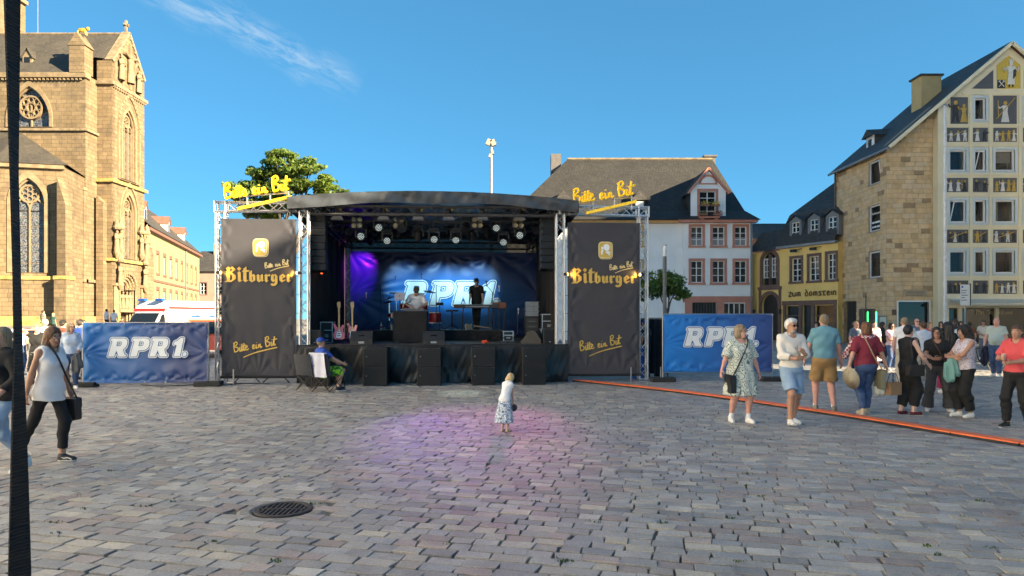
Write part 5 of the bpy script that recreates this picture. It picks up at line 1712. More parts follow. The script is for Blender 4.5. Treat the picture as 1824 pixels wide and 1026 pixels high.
MB().tube([(-61.3, 90, 30), (-61.3, 90, 49)], .05, 5).build('lightning_rod', M_ZINC, tw_)
rebase(ch)
M_WFRAME = M('white_window', (.72, .72, .70), .5, 0, .06, 3)
def hwin(parent, fr, x0, x1, z0, z1, trim, sw=.16, cols=2, rows=3, depth=.2, sash=M_WFRAME, glass=M_GLASS, proud=.04, lintel=0, sill=True, arch=0, curtain=False, bar=.05):
 m = MB()
 if sw:
  fbox(m, fr, x0 - sw, x0, z0, z1, -.05, proud); fbox(m, fr, x1, x1 + sw, z0, z1, -.05, proud)
  fbox(m, fr, x0 - sw, x1 + sw, z1, z1 + sw + lintel, -.05, proud + .003)
 if sill or sw:
  fbox(m, fr, x0 - sw - .04, x1 + sw + .04, z0 - max(sw * .9, .08), z0, -.05, proud + .06)
 w = m.build('window', trim, parent)
 m = MB(); fbox(m, fr, x0, x1, z0, z1, -depth - .03, -depth - .012); m.build('pane', glass, w)
 m = MB(); b = .055
 fbox(m, fr, x0, x0 + b, z0, z1, -depth - .01, -depth + .05); fbox(m, fr, x1 - b, x1, z0, z1, -depth - .01, -depth + .05)
 fbox(m, fr, x0 + b, x1 - b, z0, z0 + b, -depth - .01, -depth + .05); fbox(m, fr, x0 + b, x1 - b, z1 - b, z1, -depth - .01, -depth + .05)
 for i in range(1, cols):
  x = x0 + (x1 - x0) * i / cols
  fbox(m, fr, x - bar * .7, x + bar * .7, z0 + b, z1 - b, -depth - .008, -depth + .06)
 for j in range(1, rows):
  z = z0 + (z1 - z0) * j / rows
  fbox(m, fr, x0 + b, x1 - b, z - bar * .5, z + bar * .5, -depth - .008, -depth + .045)
 m.build('sash', sash, w)
 if curtain:
  m = MB()
  fbox(m, fr, x0 + .06, x1 - .06, z0 + (z1 - z0) * .05, z0 + (z1 - z0) * .45, -depth - .011, -depth - .006); m.build('curtain', M('lace', (.25, .25, .26), .9), w)
 return w
M_YEL0 = M('yellow_plaster', (.31, .25, .12), .85, 0, .1, .8, .15, 20)
M_REDSTONE = M('red_sandstone', (.17, .085, .06), .85, 0, .2, 2)
a0, b0_ = (-44.6, 85.0), (-54.8, 122.0)
ang = math.atan2(b0_[1] - a0[1], b0_[0] - a0[0])
yh = thing('long_house', 'long pale yellow house with red stone windows and slate roof beyond the church', 'house', (*a0, 0), ang)
LY = math.dist(a0, b0_)
frY = (Vector((0, 0, 0)), Vector((1, 0, 0)), Z, Vector((0, -1, 0)))
ops = []
for i in range(9):
 xc = 1.9 + i * 4.1
 for z0 in (3.0, 7.7):
  ops.append((xc - .65, xc + .65, z0, z0 + 2.5))
m = MB(); wall(m, frY, LY, 12.8, ops, .25, .5); m.box(0, LY, .5, 11.5, 0, 12.7); m.build('wall', M_YEL0, yh)
for i, o_ in enumerate(ops):
 hwin(yh, frY, *o_, M_REDSTONE, .32, 2, 3, .22, lintel=.15, bar=.02)
m = MB(); fbox(m, frY, -.05, LY + .05, 6.5, 6.8, -.05, .12); m.build('string_course', M_REDSTONE, yh)
m = MB(); fbox(m, frY, -.2, LY + .3, 12.6, 13.0, -.3, .5); m.build('cornice', M_REDSTONE, yh)
m = MB(); m.add([(-.3, -.6, 13.0), (LY + .5, -.6, 13.0), (LY - 4, 6, 19.2), (-.3, 6, 19.2), (LY + .5, 12.2, 13.0), (-.3, 12.2, 13.0)], [(0, 1, 2, 3), (1, 4, 2), (4, 5, 3, 2)]); m.build('roof', M_SLATE1, yh)
for k in (3.5, 17.5, 30.0):
 m = MB(); m.add([(k - .7, .9, 14.0), (k + .7, .9, 14.0), (k + .7, .9, 15.7), (k, .9, 16.5), (k - .7, .9, 15.7), (k - .7, 3.2, 15.7), (k + .7, 3.2, 15.7), (k - .7, .95, 14.0), (k + .7, .95, 14.0), (k, 3.6, 16.5)], [(0, 1, 2, 3, 4), (1, 6, 2), (0, 4, 5)])
 dm = m.build('dormer', M_WFRAME, yh)
 m = MB(); m.add([(k - .9, .7, 15.5), (k, .7, 16.7), (k + .9, .7, 15.5), (k + .9, 3.4, 15.5), (k, 3.9, 16.7), (k - .9, 3.4, 15.5)], [(0, 1, 4, 5), (1, 2, 3, 4)]); m.build('dormer_roof', M_REDSTONE, dm)
 MB().box(k - .4, k + .4, .86, .89, 14.3, 15.6).build('pane', M_GLASS, dm)
MB().tube([(LY * .66, -.12, 0), (LY * .66, -.12, 12.6)], .09, 6).build('downpipe', M_PIPE, yh)
dh = thing('town_house', 'brown house with dark roof far beyond the long yellow house', 'house', (-61.5, 134, 0))
m = MB(); wall(m, frY, 14, 11, [(1.5, 2.7, 6.5, 8.7), (4.5, 5.7, 6.5, 8.7), (1.5, 2.7, 2.5, 4.7), (4.5, 5.7, 2.5, 4.7)], .2, .4); m.box(0, 14, .4, 9, 0, 10.9); m.build('wall', M('brown_plaster', (.30, .22, .17), .9, 0, .12, 1), dh)
for o_ in ((1.5, 2.7, 6.5, 8.7), (4.5, 5.7, 6.5, 8.7), (1.5, 2.7, 2.5, 4.7), (4.5, 5.7, 2.5, 4.7)):
 hwin(dh, frY, *o_, M_REDSTONE, .15)
m = MB(); m.add([(-.4, -.5, 10.9), (14.4, -.5, 10.9), (14.4, 4.5, 15.2), (-.4, 4.5, 15.2), (14.4, 9.5, 10.9), (-.4, 9.5, 10.9)], [(0, 1, 2, 3), (4, 5, 3, 2), (0, 3, 5), (1, 4, 2)]); rf = m.build('roof', M_SLATE3, dh)
MB().box(2.5, 3.5, 3.6, 4.6, 13.5, 16.6).build('chimney', M('chimney_brick', (.34, .15, .08), .9, 0, .2, 3), rf)
M_WHITE = M('white_render', (.80, .80, .79), .85, 0, .06, .7, .15, 14)
M_SALMON = M('salmon_stone', (.50, .22, .155), .8, 0, .12, 2, .1, 30)
wh = thing('white_house', 'white rendered house with salmon window surrounds, big slate roof and balcony gable', 'house', (10, 57, 0))
frW = FY(0, 57.0); frW2 = FY(0, 57.3)
opsR = []
for x0, x1 in ((14.66, 15.6), (16.42, 17.4), (18.25, 19.2)):
 opsR += [(x0, x1, 7.75, 9.30), (x0, x1, 4.72, 6.50)]
gate = (14.75, 16.75, .05, 3.1); shopw = (17.35, 19.1, .9, 3.05)
m = MB(); wall(m, frW, 19.67, 9.7, opsR + [gate, shopw], .25, .5, x0=14.0); m.build('wall', M_WHITE, wh)
opsL = [(9.7, 10.7, 7.75, 9.3), (9.7, 10.7, 4.7, 6.5), (7.2, 8.2, 7.75, 9.3), (7.2, 8.2, 4.7, 6.5), (4.7, 5.7, 7.75, 9.3), (2.2, 3.2, 7.75, 9.3)]
m = MB(); wall(m, frW2, 13.997, 9.7, opsL, .25, .5, x0=-.4); m.build('wall', M_WHITE, wh)
m = MB(); m.box(19.2, 19.667, 57.5, 68, 0, 9.7); m.box(-.4, .1, 57.8, 68, 0, 9.7); m.box(.1, 19.2, 67.5, 68, 0, 9.7); m.build('side_walls', M_WHITE, wh)
for o_ in opsR:
 hwin(wh, frW, *o_, M_SALMON, .2, 2, 3, .16, curtain=o_[2] > 7)
for o_ in opsL:
 hwin(wh, frW2, *o_, M('ochre_stone', (.55, .36, .16), .8), .15, 2, 3, .16)
hwin(wh, frW, *shopw, M_SALMON, .0, 4, 2, .16, sill=False)
m = MB(); fbox(m, frW, 14.0, 19.7, 3.1, 3.6, -.05, .07); fbox(m, frW, 14.15, 14.75, 0, 3.1, -.05, .06); fbox(m, frW, 16.75, 17.35, 0, 3.1, -.05, .06); fbox(m, frW, 19.1, 19.7, 0, 3.1, -.05, .06)
m.build('ground_floor_frame', M_SALMON, wh)
m = MB(); fbox(m, frW, 14.75, 16.75, .05, 3.1, -.27, -.22)
gt = m.build('gate', M('gate_dark', (.02, .018, .016), .6), wh)
for k in range(9):
 m = MB(); fbox(m, frW, 14.8 + k * .235, 14.86 + k * .235, .05, 3.05, -.22, -.17); m.build('gate_bar', M('gate_bar', (.06, .055, .05), .5), gt)
m = MB(); fbox(m, frW, 13.6, 20.0, 9.6, 9.85, -.2, .42); m.build('cornice', M_SALMON, wh)
m = MB(); fbox(m, frW2, -.8, 13.597, 9.6, 9.82, -.2, .42); m.build('cornice', M('ochre_stone', (.55, .36, .16), .8), wh)
m = MB()
e0, e1, k0 = 9.82, 10.75, 16.1
m.add([(-.9, 56.5, e0), (20.2, 56.5, e0), (19.3, 57.8, e1), (0.2, 57.8, e1), (18.0, 62.6, k0), (5.0, 62.6, k0), (20.2, 68.7, e0), (-.9, 68.7, e0), (19.3, 67.4, e1), (.2, 67.4, e1)],
  [(0, 1, 2, 3), (3, 2, 4, 5), (1, 6, 8, 2), (2, 8, 4), (6, 7, 9, 8), (8, 9, 5, 4), (7, 0, 3, 9), (9, 3, 5)])
rf = m.build('roof', M_SLATE2, wh)
m = MB(); m.tube([(5.0, 62.6, k0 + .02), (18.0, 62.6, k0 + .02)], .12, 6); m.build('ridge_tiles', M_CHDARK, rf)
M_CHIM = M('slate_chimney', (.13, .12, .115), .8, 0, .2, 3, .3, 12)
c0 = P(990, 300, 63); MB().box(c0.x - .45, c0.x + .45, 62.6, 63.8, 12, 16.6).build('chimney', M_CHIM, rf)
c0 = P(1264, 280, 63); MB().box(c0.x - .4, c0.x + .5, 62.9, 63.7, 14, 16.4).box(c0.x - .55, c0.x + .65, 62.8, 63.8, 16.4, 16.55).build('chimney', M_CHIM, rf)
gx0, gx1, gz, ga = 14.62, 17.5, 12.25, 13.95
hd = (15.36, 16.68, 10.05, 12.2)
m = MB(); m.prism([(gx0, 9.75), (gx1, 9.75), (gx1, gz), ((gx0 + gx1) / 2, ga), (gx0, gz)], 0, .4, inn_(frW), 0, [[(hd[0], hd[2]), (hd[1], hd[2]), (hd[1], hd[3]), (hd[0], hd[3])]])
m.box(gx0, gx0 + .2, 57.4, 60.5, 9.9, gz).box(gx1 - .2, gx1, 57.4, 60.5, 9.9, gz)
gb = m.build('gable', M_WHITE, wh)
hw = hwin(gb, frW, *hd, M_SALMON, .2, 2, 4, .18, sill=False)
m = MB(); cxg = (gx0 + gx1) / 2
ring(m, frW, rd_arch(cxg, 12.75, 12.8, 1.5), rd_arch(cxg, 12.86, 12.8, 1.2), 0, .06)
for s_ in (-1, 1):
 m.beam((cxg + s_ * (gx1 - gx0 + .5) / 2, 56.9, gz - .25), (cxg, 56.9, ga + .12), .3, .16)
m.build('gable_trim', M_SALMON, gb)
m = MB(); m.add([(gx0 - .25, 56.75, gz - .2), (cxg, 56.75, ga + .2), (gx1 + .25, 56.75, gz - .2), (gx1 + .25, 60.5, gz - .2), (cxg, 61.5, ga + .2), (gx0 - .25, 60.5, gz - .2)], [(0, 1, 4, 5), (1, 2, 3, 4)]); m.build('gable_roof', M_SLATE3, gb)
m = MB(); m.add([(gx0 - .006, 57, 9.8), (gx0 - .006, 60.4, 9.8), (gx0 - .006, 60.4, gz - .1), (gx0 - .006, 57, gz - .1)], [(0, 1, 2, 3)]); m.build('gable_cheek', M_SLATE3, gb)
m = MB(); fbox(m, frW, 15.2, 16.85, 9.93, 10.05, .0, .7); fbox(m, frW, 15.3, 15.6, 9.62, 9.927, .0, .5); fbox(m, frW, 16.45, 16.75, 9.62, 9.927, .0, .5); bal = m.build('balcony', M_SALMON, wh)
m = MB()
for i in range(15):
 m.tube([on(frW, 15.24 + i * .113, 10.05, .67), on(frW, 15.24 + i * .113, 11.0, .67)], .012, 5)
for z in (10.1, 11.0):
 m.tube([on(frW, 15.22, z, .0), on(frW, 15.22, z, .67), on(frW, 16.83, z, .67), on(frW, 16.83, z, 0)], .018, 5)
m.build('railing', M_CASE, bal)
def leafy(n, c, rad, size, mats, seed, parent, name='foliage', petals=0):
 rr = random.Random(seed); m = MB()
 for i in range(n):
  p = Vector(c) + Vector((rr.gauss(0, 1) * rad[0], rr.gauss(0, 1) * rad[1], rr.gauss(0, 1) * rad[2]))
  q = Quaternion((rr.gauss(0, 1), rr.gauss(0, 1), rr.gauss(0, 1), rr.gauss(0, 1))).normalized().to_matrix()
  s_ = size * rr.uniform(.6, 1.3)
  mi = 1 if rr.random() < petals else 0
  m.add([p + q @ Vector(v) for v in ((-s_, 0, 0), (0, -s_ * .55, 0), (s_, 0, 0), (0, s_ * .55, 0))], [(0, 1, 2, 3)], mi)
 o = m.build(name, mats, parent)
 return o
M_LEAF = M('leaf_green', (.045, .085, .018), .6, 0, .35, 3)
M_FLY = M('flower_yellow', (.65, .50, .05), .6, 0, .2, 3); M_FLR = M('flower_red', (.45, .05, .03), .6, 0, .2, 3)
for i, (x, z, d, ptl, mf, lb) in enumerate(((15.6, 10.95, .74, .7, M_FLY, 'yellow flowers in the left box on the balcony rail'), (16.45, 10.95, .74, .7, M_FLY, 'yellow flowers in the right box on the balcony rail'),
           (15.4, 10.2, .85, .1, M_FLR, 'green trailing plant at the left foot of the balcony'), (16.6, 10.2, .85, .4, M_FLR, 'red flowering plant at the right foot of the balcony'))):
 fp = thing('flower_box', lb, 'flower box', on(frW, x, z, d), 0, 'flower boxes on the balcony')
 MB().box(-.35, .35, -.09, .09, -.09, .06).build('box', M('terracotta', (.28, .12, .07), .8), fp)
 leafy(160, (0, -.03, .14), (.19, .06, .09), .05, [M_LEAF, mf], 40 + i, fp, petals=ptl)
for px, py in ((1138, 362), (1003, 362)):
 d = 58.4; c = P(px, py, d); m = MB()
 m.box(c.x - .5, c.x + .5, d - .3, d + 1.6, c.z - .9, c.z + .25)
 dm = m.build('roof_dormer', M_SLATE2, wh)
 m = MB(); m.add([(c.x - .75, d - .45, c.z + .2), (c.x, d - .45, c.z + 1.0), (c.x + .75, d - .45, c.z + .2), (c.x + .75, d + 1.8, c.z + .2), (c.x, d + 2.4, c.z + 1.0), (c.x - .75, d + 1.8, c.z + .2)], [(0, 1, 4, 5), (1, 2, 3, 4), (0, 2, 1)]); m.build('dormer_roof', M_SLATE3, dm)
 MB().box(c.x - .33, c.x + .33, d - .34, d - .305, c.z - .75, c.z + .1).build('pane', M_WFRAME, dm)
m = MB(); m.tube([on(frW, 19.55, 9.6, .1), on(frW, 19.55, 8.6, .1), on(frW, 19.55, 0, .1)], .06, 6); m.build('downpipe', M_ZINC, wh)
rebase(wh)
M_YEL = M('inn_yellow', (.80, .56, .19), .85, 0, .08, .8, .12, 18)
M_BROWNST = M('brown_stone', (.16, .095, .075), .85, 0, .2, 2, .15, 20)
iA, iB = Vector((20.0, 58.0, 0)), Vector((23.75, 50.7, 0))
inn = thing('inn', 'yellow plastered inn with brown stone windows and dark mansard roof', 'house', iA, math.atan2(iB.y - iA.y, iB.x - iA.x))
LI = (iB - iA).length
frI = frY
opsI = [(4.05, 4.95, 4.65, 6.45), (5.7, 6.6, 4.65, 6.5), (7.3, 8.0, 4.65, 6.55)]
shop = [(3.5, 4.75, .7, 2.75), (5.05, 5.9, .05, 2.8), (6.2, 7.9, .7, 2.75)]
ops = [o_ for o_ in opsI + shop]
hArch = [(1.15, 4.5), (2.6, 4.5)] + [(x, z) for x, z in [(2.6, 6.4)] + arc(1.875, 6.4, .725, 0, 180, 10)[1:]]
hDoor = rd_arch(1.9, 0.02, 2.9, 1.7)
m = MB(); wall(m, frI, LI, 7.4, ops, .25, .5, x0=2.9); m.prism([(0, 0), (2.897, 0), (2.897, 7.2), (0, 7.2)], 0, .5, inn_(frI), 0, [hArch, hDoor]); m.box(0, LI, .55, 8, 0, 7.2); m.build('wall', M_YEL, inn)
for o_ in opsI:
 hwin(inn, frI, *o_, M_BROWNST, .2, 2, 4, .18)
m = MB(); ring(m, frI, rd_arch(1.875, 4.2, 6.4, 2.0), [(1.16, 4.5), (2.59, 4.5)] + [(2.59, 6.4)] + arc(1.875, 6.4, .715, 0, 180, 10)[1:], -.04, .06); fbox(m, frI, 1.78, 1.97, 4.5, 7.0, -.2, .02); aw = m.build('arched_window', M_BROWNST, inn)
m = MB(); m.prism(rd_arch(1.875, 4.5, 6.4, 1.44), .2, .22, inn_(frI)); m.build('pane', M_GLASS, aw)
m = MB()
for x0, x1 in ((1.17, 1.76), (1.99, 2.58)):
 for x in (x0 + .03, (x0 + x1) / 2, x1 - .03):
  fbox(m, frI, x - .03, x + .03, 5.1, 6.7, -.19, -.12)
 for z in (5.1, 5.6, 6.1, 6.6):
  fbox(m, frI, x0, x1, z - .03, z + .03, -.19, -.123)
m.build('sash', M_WFRAME, aw)
m = MB()
for i in range(12):
 m.tube([on(frI, 1.2 + i * .125, 4.5, .05), on(frI, 1.2 + i * .125, 5.0, .05)], .014, 5)
m.tube([on(frI, 1.15, 5.0, .05), on(frI, 2.6, 5.0, .05)], .02, 5); m.build('railing', M_CASE, aw)
m = MB(); ring(m, frI, rd_arch(1.9, 0, 2.9, 2.2), rd_arch(1.9, -.01, 2.9, 1.7), -.04, .08); fbox(m, frI, .75, 1.0, 0, 4.2, -.04, .05); fbox(m, frI, 2.8, 3.05, 0, 4.2, -.04, .05); fbox(m, frI, .7, 3.1, 4.1, 4.35, -.04, .1); da = m.build('door_arch', M_BROWNST, inn)
m = MB(); m.prism(rd_arch(1.9, .02, 2.9, 1.68), .22, .26, inn_(frI)); m.build('door', M('inn_door', (.03, .02, .015), .5, 0, .2, 3), da)
m = MB(); fbox(m, frI, 1.75, 2.05, 2.0, 2.15, -.22, -.2); m.build('letter_plate', M_STEELP, da)
m = MB()
fbox(m, frI, 3.2, 8.1, 2.8, 3.15, -.05, .12)
for x0, x1 in ((3.25, 3.5), (4.75, 5.05), (5.9, 6.2), (7.9, 8.1)):
 fbox(m, frI, x0, x1, 0, 2.8, -.05, .07)
fbox(m, frI, 3.5, 4.75, 0, .7, -.05, .05); fbox(m, frI, 6.2, 7.9, 0, .7, -.05, .05)
sf = m.build('shop_front', M_BROWNST, inn)
for o_ in shop:
 m = MB(); fbox(m, frI, *o_[:2], o_[2], o_[3], -.24, -.22); m.build('pane', M_GLASS if o_[2] > .3 else M_LENS, sf)
for x0, x1 in ((3.5, 4.75), (6.2, 7.9)):
 m = MB(); fbox(m, frI, x0, x1, 1.95, 2.05, -.22, -.1); m.build('transom', M_BROWNST, sf)
xw = 3.85
for c_ in 'zum domstein':
 m = MB(); adv = pen_text(m, c_, on(frI, xw, 3.5, .10), frI[1], Z, .62, .042, un=-Vector((0, 1, 0))); xw += adv
 if m.f: m.build('letter', M('sign_brown', (.13, .06, .035), .5, .2, .1), inn)
for x in (4.6, 6.4):
 m = MB(); m.obox(on(frI, x, 7.0, .45), (.45, .25, .2)); m.tube([on(frI, x + .4, 7.15, 0), on(frI, x, 7.1, .4)], .02, 5); m.build('floodlight', M_CASE, inn)
for x in (.45, 3.15):
 m = MB(); m.tube([on(frI, x, 2.4, 0), on(frI, x, 2.5, .25)], .02, 5); m.lathe([(.07, -.25), (.11, 0), (.05, .12), (0, .15)], 8, on(frI, x, 2.4, .28)); m.build('wall_lantern', M_CASE, inn)
m = MB(); fbox(m, frI, 2.8, LI, 7.3, 7.48, -.1, .35); m.build('gutter', M_ZINC, inn)
m = MB(); m.add([(2.75, -.38, 7.48), (LI, -.38, 7.48), (LI, .75, 10.0), (3.2, .75, 10.0), (LI, 5, 13.6), (5.6, 5, 13.6), (2.75, 8, 7.48), (3.2, 8, 10.0)], [(0, 1, 2, 3), (3, 2, 4, 5), (6, 0, 3, 7), (7, 3, 5)]); m.build('mansard_roof', M_SLATE3, inn)
m = MB(); m.add([(-.15, -.35, 7.25), (2.75, -.35, 7.25), (2.75, 1.3, 9.1), (-.15, 1.3, 9.0), (-.15, 8, 9), (2.75, 8, 9.1)], [(0, 1, 2, 3), (3, 2, 5, 4)]); m.build('wing_roof', M_SLATE3, inn)
M_DORM = M('dormer_grey', (.17, .18, .19), .6, 0, .1, 2)
for x in (4.45, 6.15, 7.75):
 m = MB(); m.prism([(x - .55, 7.9), (x + .55, 7.9), (x + .55, 9.35), (x, 9.7), (x - .55, 9.35)], -.05, 1.2, inn_(frI), 0, [[(x - .36, 8.1), (x + .36, 8.1), (x + .36, 9.25), (x - .36, 9.25)]]); dm = m.build('dormer', M_DORM, inn)
 hwin(dm, frI, x - .36, x + .36, 8.1, 9.25, M_DORM, 0, 2, 3, .08, sill=False)
 m = MB(); m.add([(x - .72, -.18, 9.28), (x, -.18, 9.78), (x + .72, -.18, 9.28), (x + .72, 1.0, 9.5), (x, 1.2, 9.9), (x - .72, 1.0, 9.5)], [(0, 1, 4, 5), (1, 2, 3, 4)]); m.build('dormer_roof', M_SLATE3, dm)
MB().tube([on(frI, .05, 7.2, .12), on(frI, .05, 0, .12)], .06, 6).build('downpipe', M_ZINC, inn)
rb = thing('rear_house', 'low dark roofed house with an aerial behind the yellow inn', 'house', (22, 66, 0))
MB().box(-2, 8, 0, 6, 0, 9.4).build('wall', M_BROWNST, rb)
m = MB(); m.add([(-2.3, -.3, 9.3), (8.3, -.3, 9.3), (8.3, 3, 11.2), (-2.3, 3, 11.2), (8.3, 6.3, 9.3), (-2.3, 6.3, 9.3)], [(0, 1, 2, 3), (3, 2, 4, 5), (0, 3, 5), (1, 4, 2)]); m.build('roof', M_SLATE3, rb)
MB().box(-1.4, .1, .5, 2, 9, 11.0).build('chimney', M_WHITE, rb)
M_SAND = [M('sandstone_%s' % n, c, .9, 0, .18, 2.5, .35, 22, .02) for n, c in (('pale', (.62, .455, .265)), ('warm', (.60, .425, .23)), ('grey', (.57, .44, .28)), ('deep', (.53, .38, .21)), ('rough', (.32, .22, .13)))]
M_MORT = M('sand_mortar', (.30, .22, .14), .95, 0, .2, 4)
M_CREAM = M('cream_render', (.70, .635, .45), .8, 0, .06, .8, .1, 20)
M_PANEL = M('panel_slate', (.085, .09, .10), .6, 0, .12, 2, .2, 25)
M_PALEBL = M('pale_blue_render', (.52, .60, .63), .7, 0, .06, 2)
XS, YS, YB = 24.2, 45.0, 52.0
EH = 12.9
gh = thing('gable_house', 'sandstone corner house with cream gable of picture panels and steep dark roof', 'house', (XS, YS, 0))
frS = (Vector((XS, YB, 0)), Vector((0, -1, 0)), Z, Vector((-1, 0, 0)))
frG = FY(XS, YS)
winS = [(4.75, 6.25, 10.75, 12.3), (4.75, 6.25, 7.6, 9.35), (4.75, 6.25, 4.5, 6.25)]
doorS = (1.2, 3.1, .05, 3.0)
m = MB(); wall(m, frS, 7.0, EH, winS + [doorS], .3, .5); m.build('wall', M_MORT, gh)
shopF = (.75, 2.75, .1, 2.85)
m = MB(); m.prism([(0.003, 0), (3.0, 0), (3.0, 15.55), (0.003, 13.0)], .003, .5, inn_(frG), 0, [[(shopF[0], shopF[2]), (shopF[1], shopF[2]), (shopF[1], shopF[3]), (shopF[0], shopF[3])]]); m.build('wall', M_MORT, gh)
def stone_blocks():
 rr = random.Random(11)
 items = []
 hts = []
 z = .05
 while z < 15.4:
  h = rr.choice((.28, .31, .34)); hts.append((z, min(h, 15.5 - z))); z += h
 for fr, L, top, holes, which in ((frG, 3.0, lambda x: 13.0 + x * .84, [shopF], 0), (frS, 7.0, lambda x: EH, winS + [doorS], 1)):
  for z, h in hts:
   x = -rr.random() * .4
   while x < L:
    w = rr.uniform(.45, .85)
    a, b = max(0, x), min(L, x + w)
    x += w
    if b - a < .08:
     continue
    segs = [(a, b, z, z + h)]
    for ha, hb, hc, hd_ in holes:
     out = []
     for (p, q, r, s) in segs:
      if q <= ha or p >= hb or s <= hc or r >= hd_:
       out.append((p, q, r, s)); continue
      if p < ha: out.append((p, ha, r, s))
      if q > hb: out.append((hb, q, r, s))
      pm, qm = max(p, ha), min(q, hb)
      if r < hc - .05: out.append((pm, qm, r, hc))
      if s > hd_ + .05: out.append((pm, qm, hd_, s))
     segs = out
    for p, q, r, s in segs:
     if which == 0:
      s = min(s, top(p))
     else:
      s = min(s, top(p))
     if s - r < .06 or q - p < .06:
      continue
     items.append((which, fr, p, q, r, s, rr))
 vis = []
 for it in items:
  which, fr, p, q, r, s, _ = it
  d = on(fr, (p + q) / 2, 0, 0).y
  wpx = (q - p) * (F / d if which == 0 else 1240 * .54 / d) * (s - r) * F / d
  if r < 1.0: wpx *= .2
  vis.append(wpx)
 order = sorted(range(len(items)), key=lambda i: -vis[i])
 rest = MB()
 for k, i in enumerate(order):
  which, fr, p, q, r, s, _ = items[i]
  mi = rr.choices(range(5), (5, 4, 4, 3, 1.3))[0]
  pr = rr.uniform(.012, .028) + (.01 if mi == 4 else 0)
  g = .007
  o, ux, uz, un = fr
  c = .014
  v = []
  for d, k_ in ((-.03, 0), (pr - .012, 0), (pr, c)):
   v += [o + ux * (p + g + k_) + uz * (r + g + k_) + un * d, o + ux * (q - g - k_) + uz * (r + g + k_) + un * d, o + ux * (q - g - k_) + uz * (s - g - k_) + un * (d + (rr.uniform(0, .012) if mi == 4 else 0)), o + ux * (p + g + k_) + uz * (s - g - k_) + un * d]
  f = [(8, 9, 10, 11)] + [(4 * j + a, 4 * j + (a + 1) % 4, 4 * j + 4 + (a + 1) % 4, 4 * j + 4 + a) for j in (0, 1) for a in range(4)]
  if k < 296:
   MB().add(v, f).build('stone', M_SAND[mi], gh)
  else:
   rest.add(v, f, mi)
 tag(rest.build('stones', M_SAND, gh), kind='stuff')
stone_blocks()
M_THIN = M('thin_glass', (.02, .022, .025), .05, 0, 0, spec=.6, alpha=.35)
M_PVCW = M('pvc_window', (.70, .72, .73), .4, 0, .04, 3)
def pvcwin(parent, fr, x0, x1, z0, z1, border=None, bw=.16, depth=.15, tilt=False, glass=M_GLASS):
 m = MB()
 if border:
  fbox(m, fr, x0 - bw, x0, z0 - bw, z1 + bw, -.05, .03); fbox(m, fr, x1, x1 + bw, z0 - bw, z1 + bw, -.05, .03)
  fbox(m, fr, x0, x1, z1, z1 + bw, -.05, .028); fbox(m, fr, x0, x1, z0 - bw, z0, -.05, .028)
 fbox(m, fr, x0 - bw * .5, x1 + bw * .5, z0 - .05, z0 - .003, -.1, .09)
 w = m.build('window', border or M_ZINC, parent)
 m = MB(); b = .09
 fbox(m, fr, x0, x0 + b, z0, z1, -depth - .03, -depth + .06); fbox(m, fr, x1 - b, x1, z0, z1, -depth - .03, -depth + .06); fbox(m, fr, x0 + b, x1 - b, z0, z0 + b, -depth - .03, -depth + .058); fbox(m, fr, x0 + b, x1 - b, z1 - b, z1, -depth - .03, -depth + .058)
 m.build('sash', M_PVCW, w)
 m = MB(); fbox(m, fr, x0 + b, x1 - b, z0 + b, z1 - b, -depth - .012, -depth - .005); m.build('pane', M_THIN, w)
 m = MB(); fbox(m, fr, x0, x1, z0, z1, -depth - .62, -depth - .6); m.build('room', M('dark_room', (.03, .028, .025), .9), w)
 if border is M_PALEBL and rnd.random() < .6:
  m = MB(); a_ = rnd.random() < .5; c_ = rnd.uniform(.3, .75)
  if a_: fbox(m, fr, x0 + b, x1 - b, z0 + (z1 - z0) * c_, z1 - b, -depth - .16, -depth - .14)
  else: fbox(m, fr, x0 + b, x0 + (x1 - x0) * c_ * .6, z0 + b, z1 - b, -depth - .16, -depth - .14)
  m.build('blind', M('blind', (.6, .56, .5), .9), w)
 if tilt:
  o, ux, uz, un = fr
  m = MB(); m.beam(on(fr, x0 + b, z0 + .1, -.12), on(fr, x0 + b + .18, z1 - .12, .02), .05); m.beam(on(fr, x1 - b, z0 + .1, -.12), on(fr, x1 - b - .02, z1 - .12, .02), .05); m.beam(on(fr, x0 + b + .15, z1 - .12, .02), on(fr, x1 - b, z1 - .12, .02), .05)
  m.build('open_casement', M_PVCW, w)
 return w
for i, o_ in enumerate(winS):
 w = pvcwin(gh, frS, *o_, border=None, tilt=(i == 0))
 if i == 1:
  me = text_mesh('Rechtsanwalt', .2, .003, 'CENTER'); me.materials.append(M_WPRINT)
  o = link('window_lettering', me, w); o.matrix_local = Matrix.Translation(on(frS, 5.5, 8.75, -.12)) @ Matrix.Rotation(R(-90), 4, 'Z')
  m = MB()
  for z, q in ((8.15, (4.95, 5.3, 5.36, 6.0)), (7.85, (5.0, 5.2, 5.26, 5.55, 5.62, 5.95))):
   for a_, b_ in zip(q[::2], q[1::2]):
    fbox(m, frS, a_, b_, z, z + .12, -.13, -.125)
  m.build('window_lettering', M_WPRINT, w)
m = MB()
for i in range(9):
 fbox(m, frS, 1.35 + i * .2, 1.39 + i * .2, .1, 2.95, -.25, -.2)
fbox(m, frS, 1.2, 3.1, .05, 3.0, -.29, -.27); m.build('door', M('iron_door', (.06, .065, .065), .5), gh)
for z in (1.75, 2.35):
 m = MB(); fbox(m, frS, .55, .95, z, z + .4, .03, .05); m.build('wall_plate', M('plate_grey', (.16, .16, .18), .5), gh)
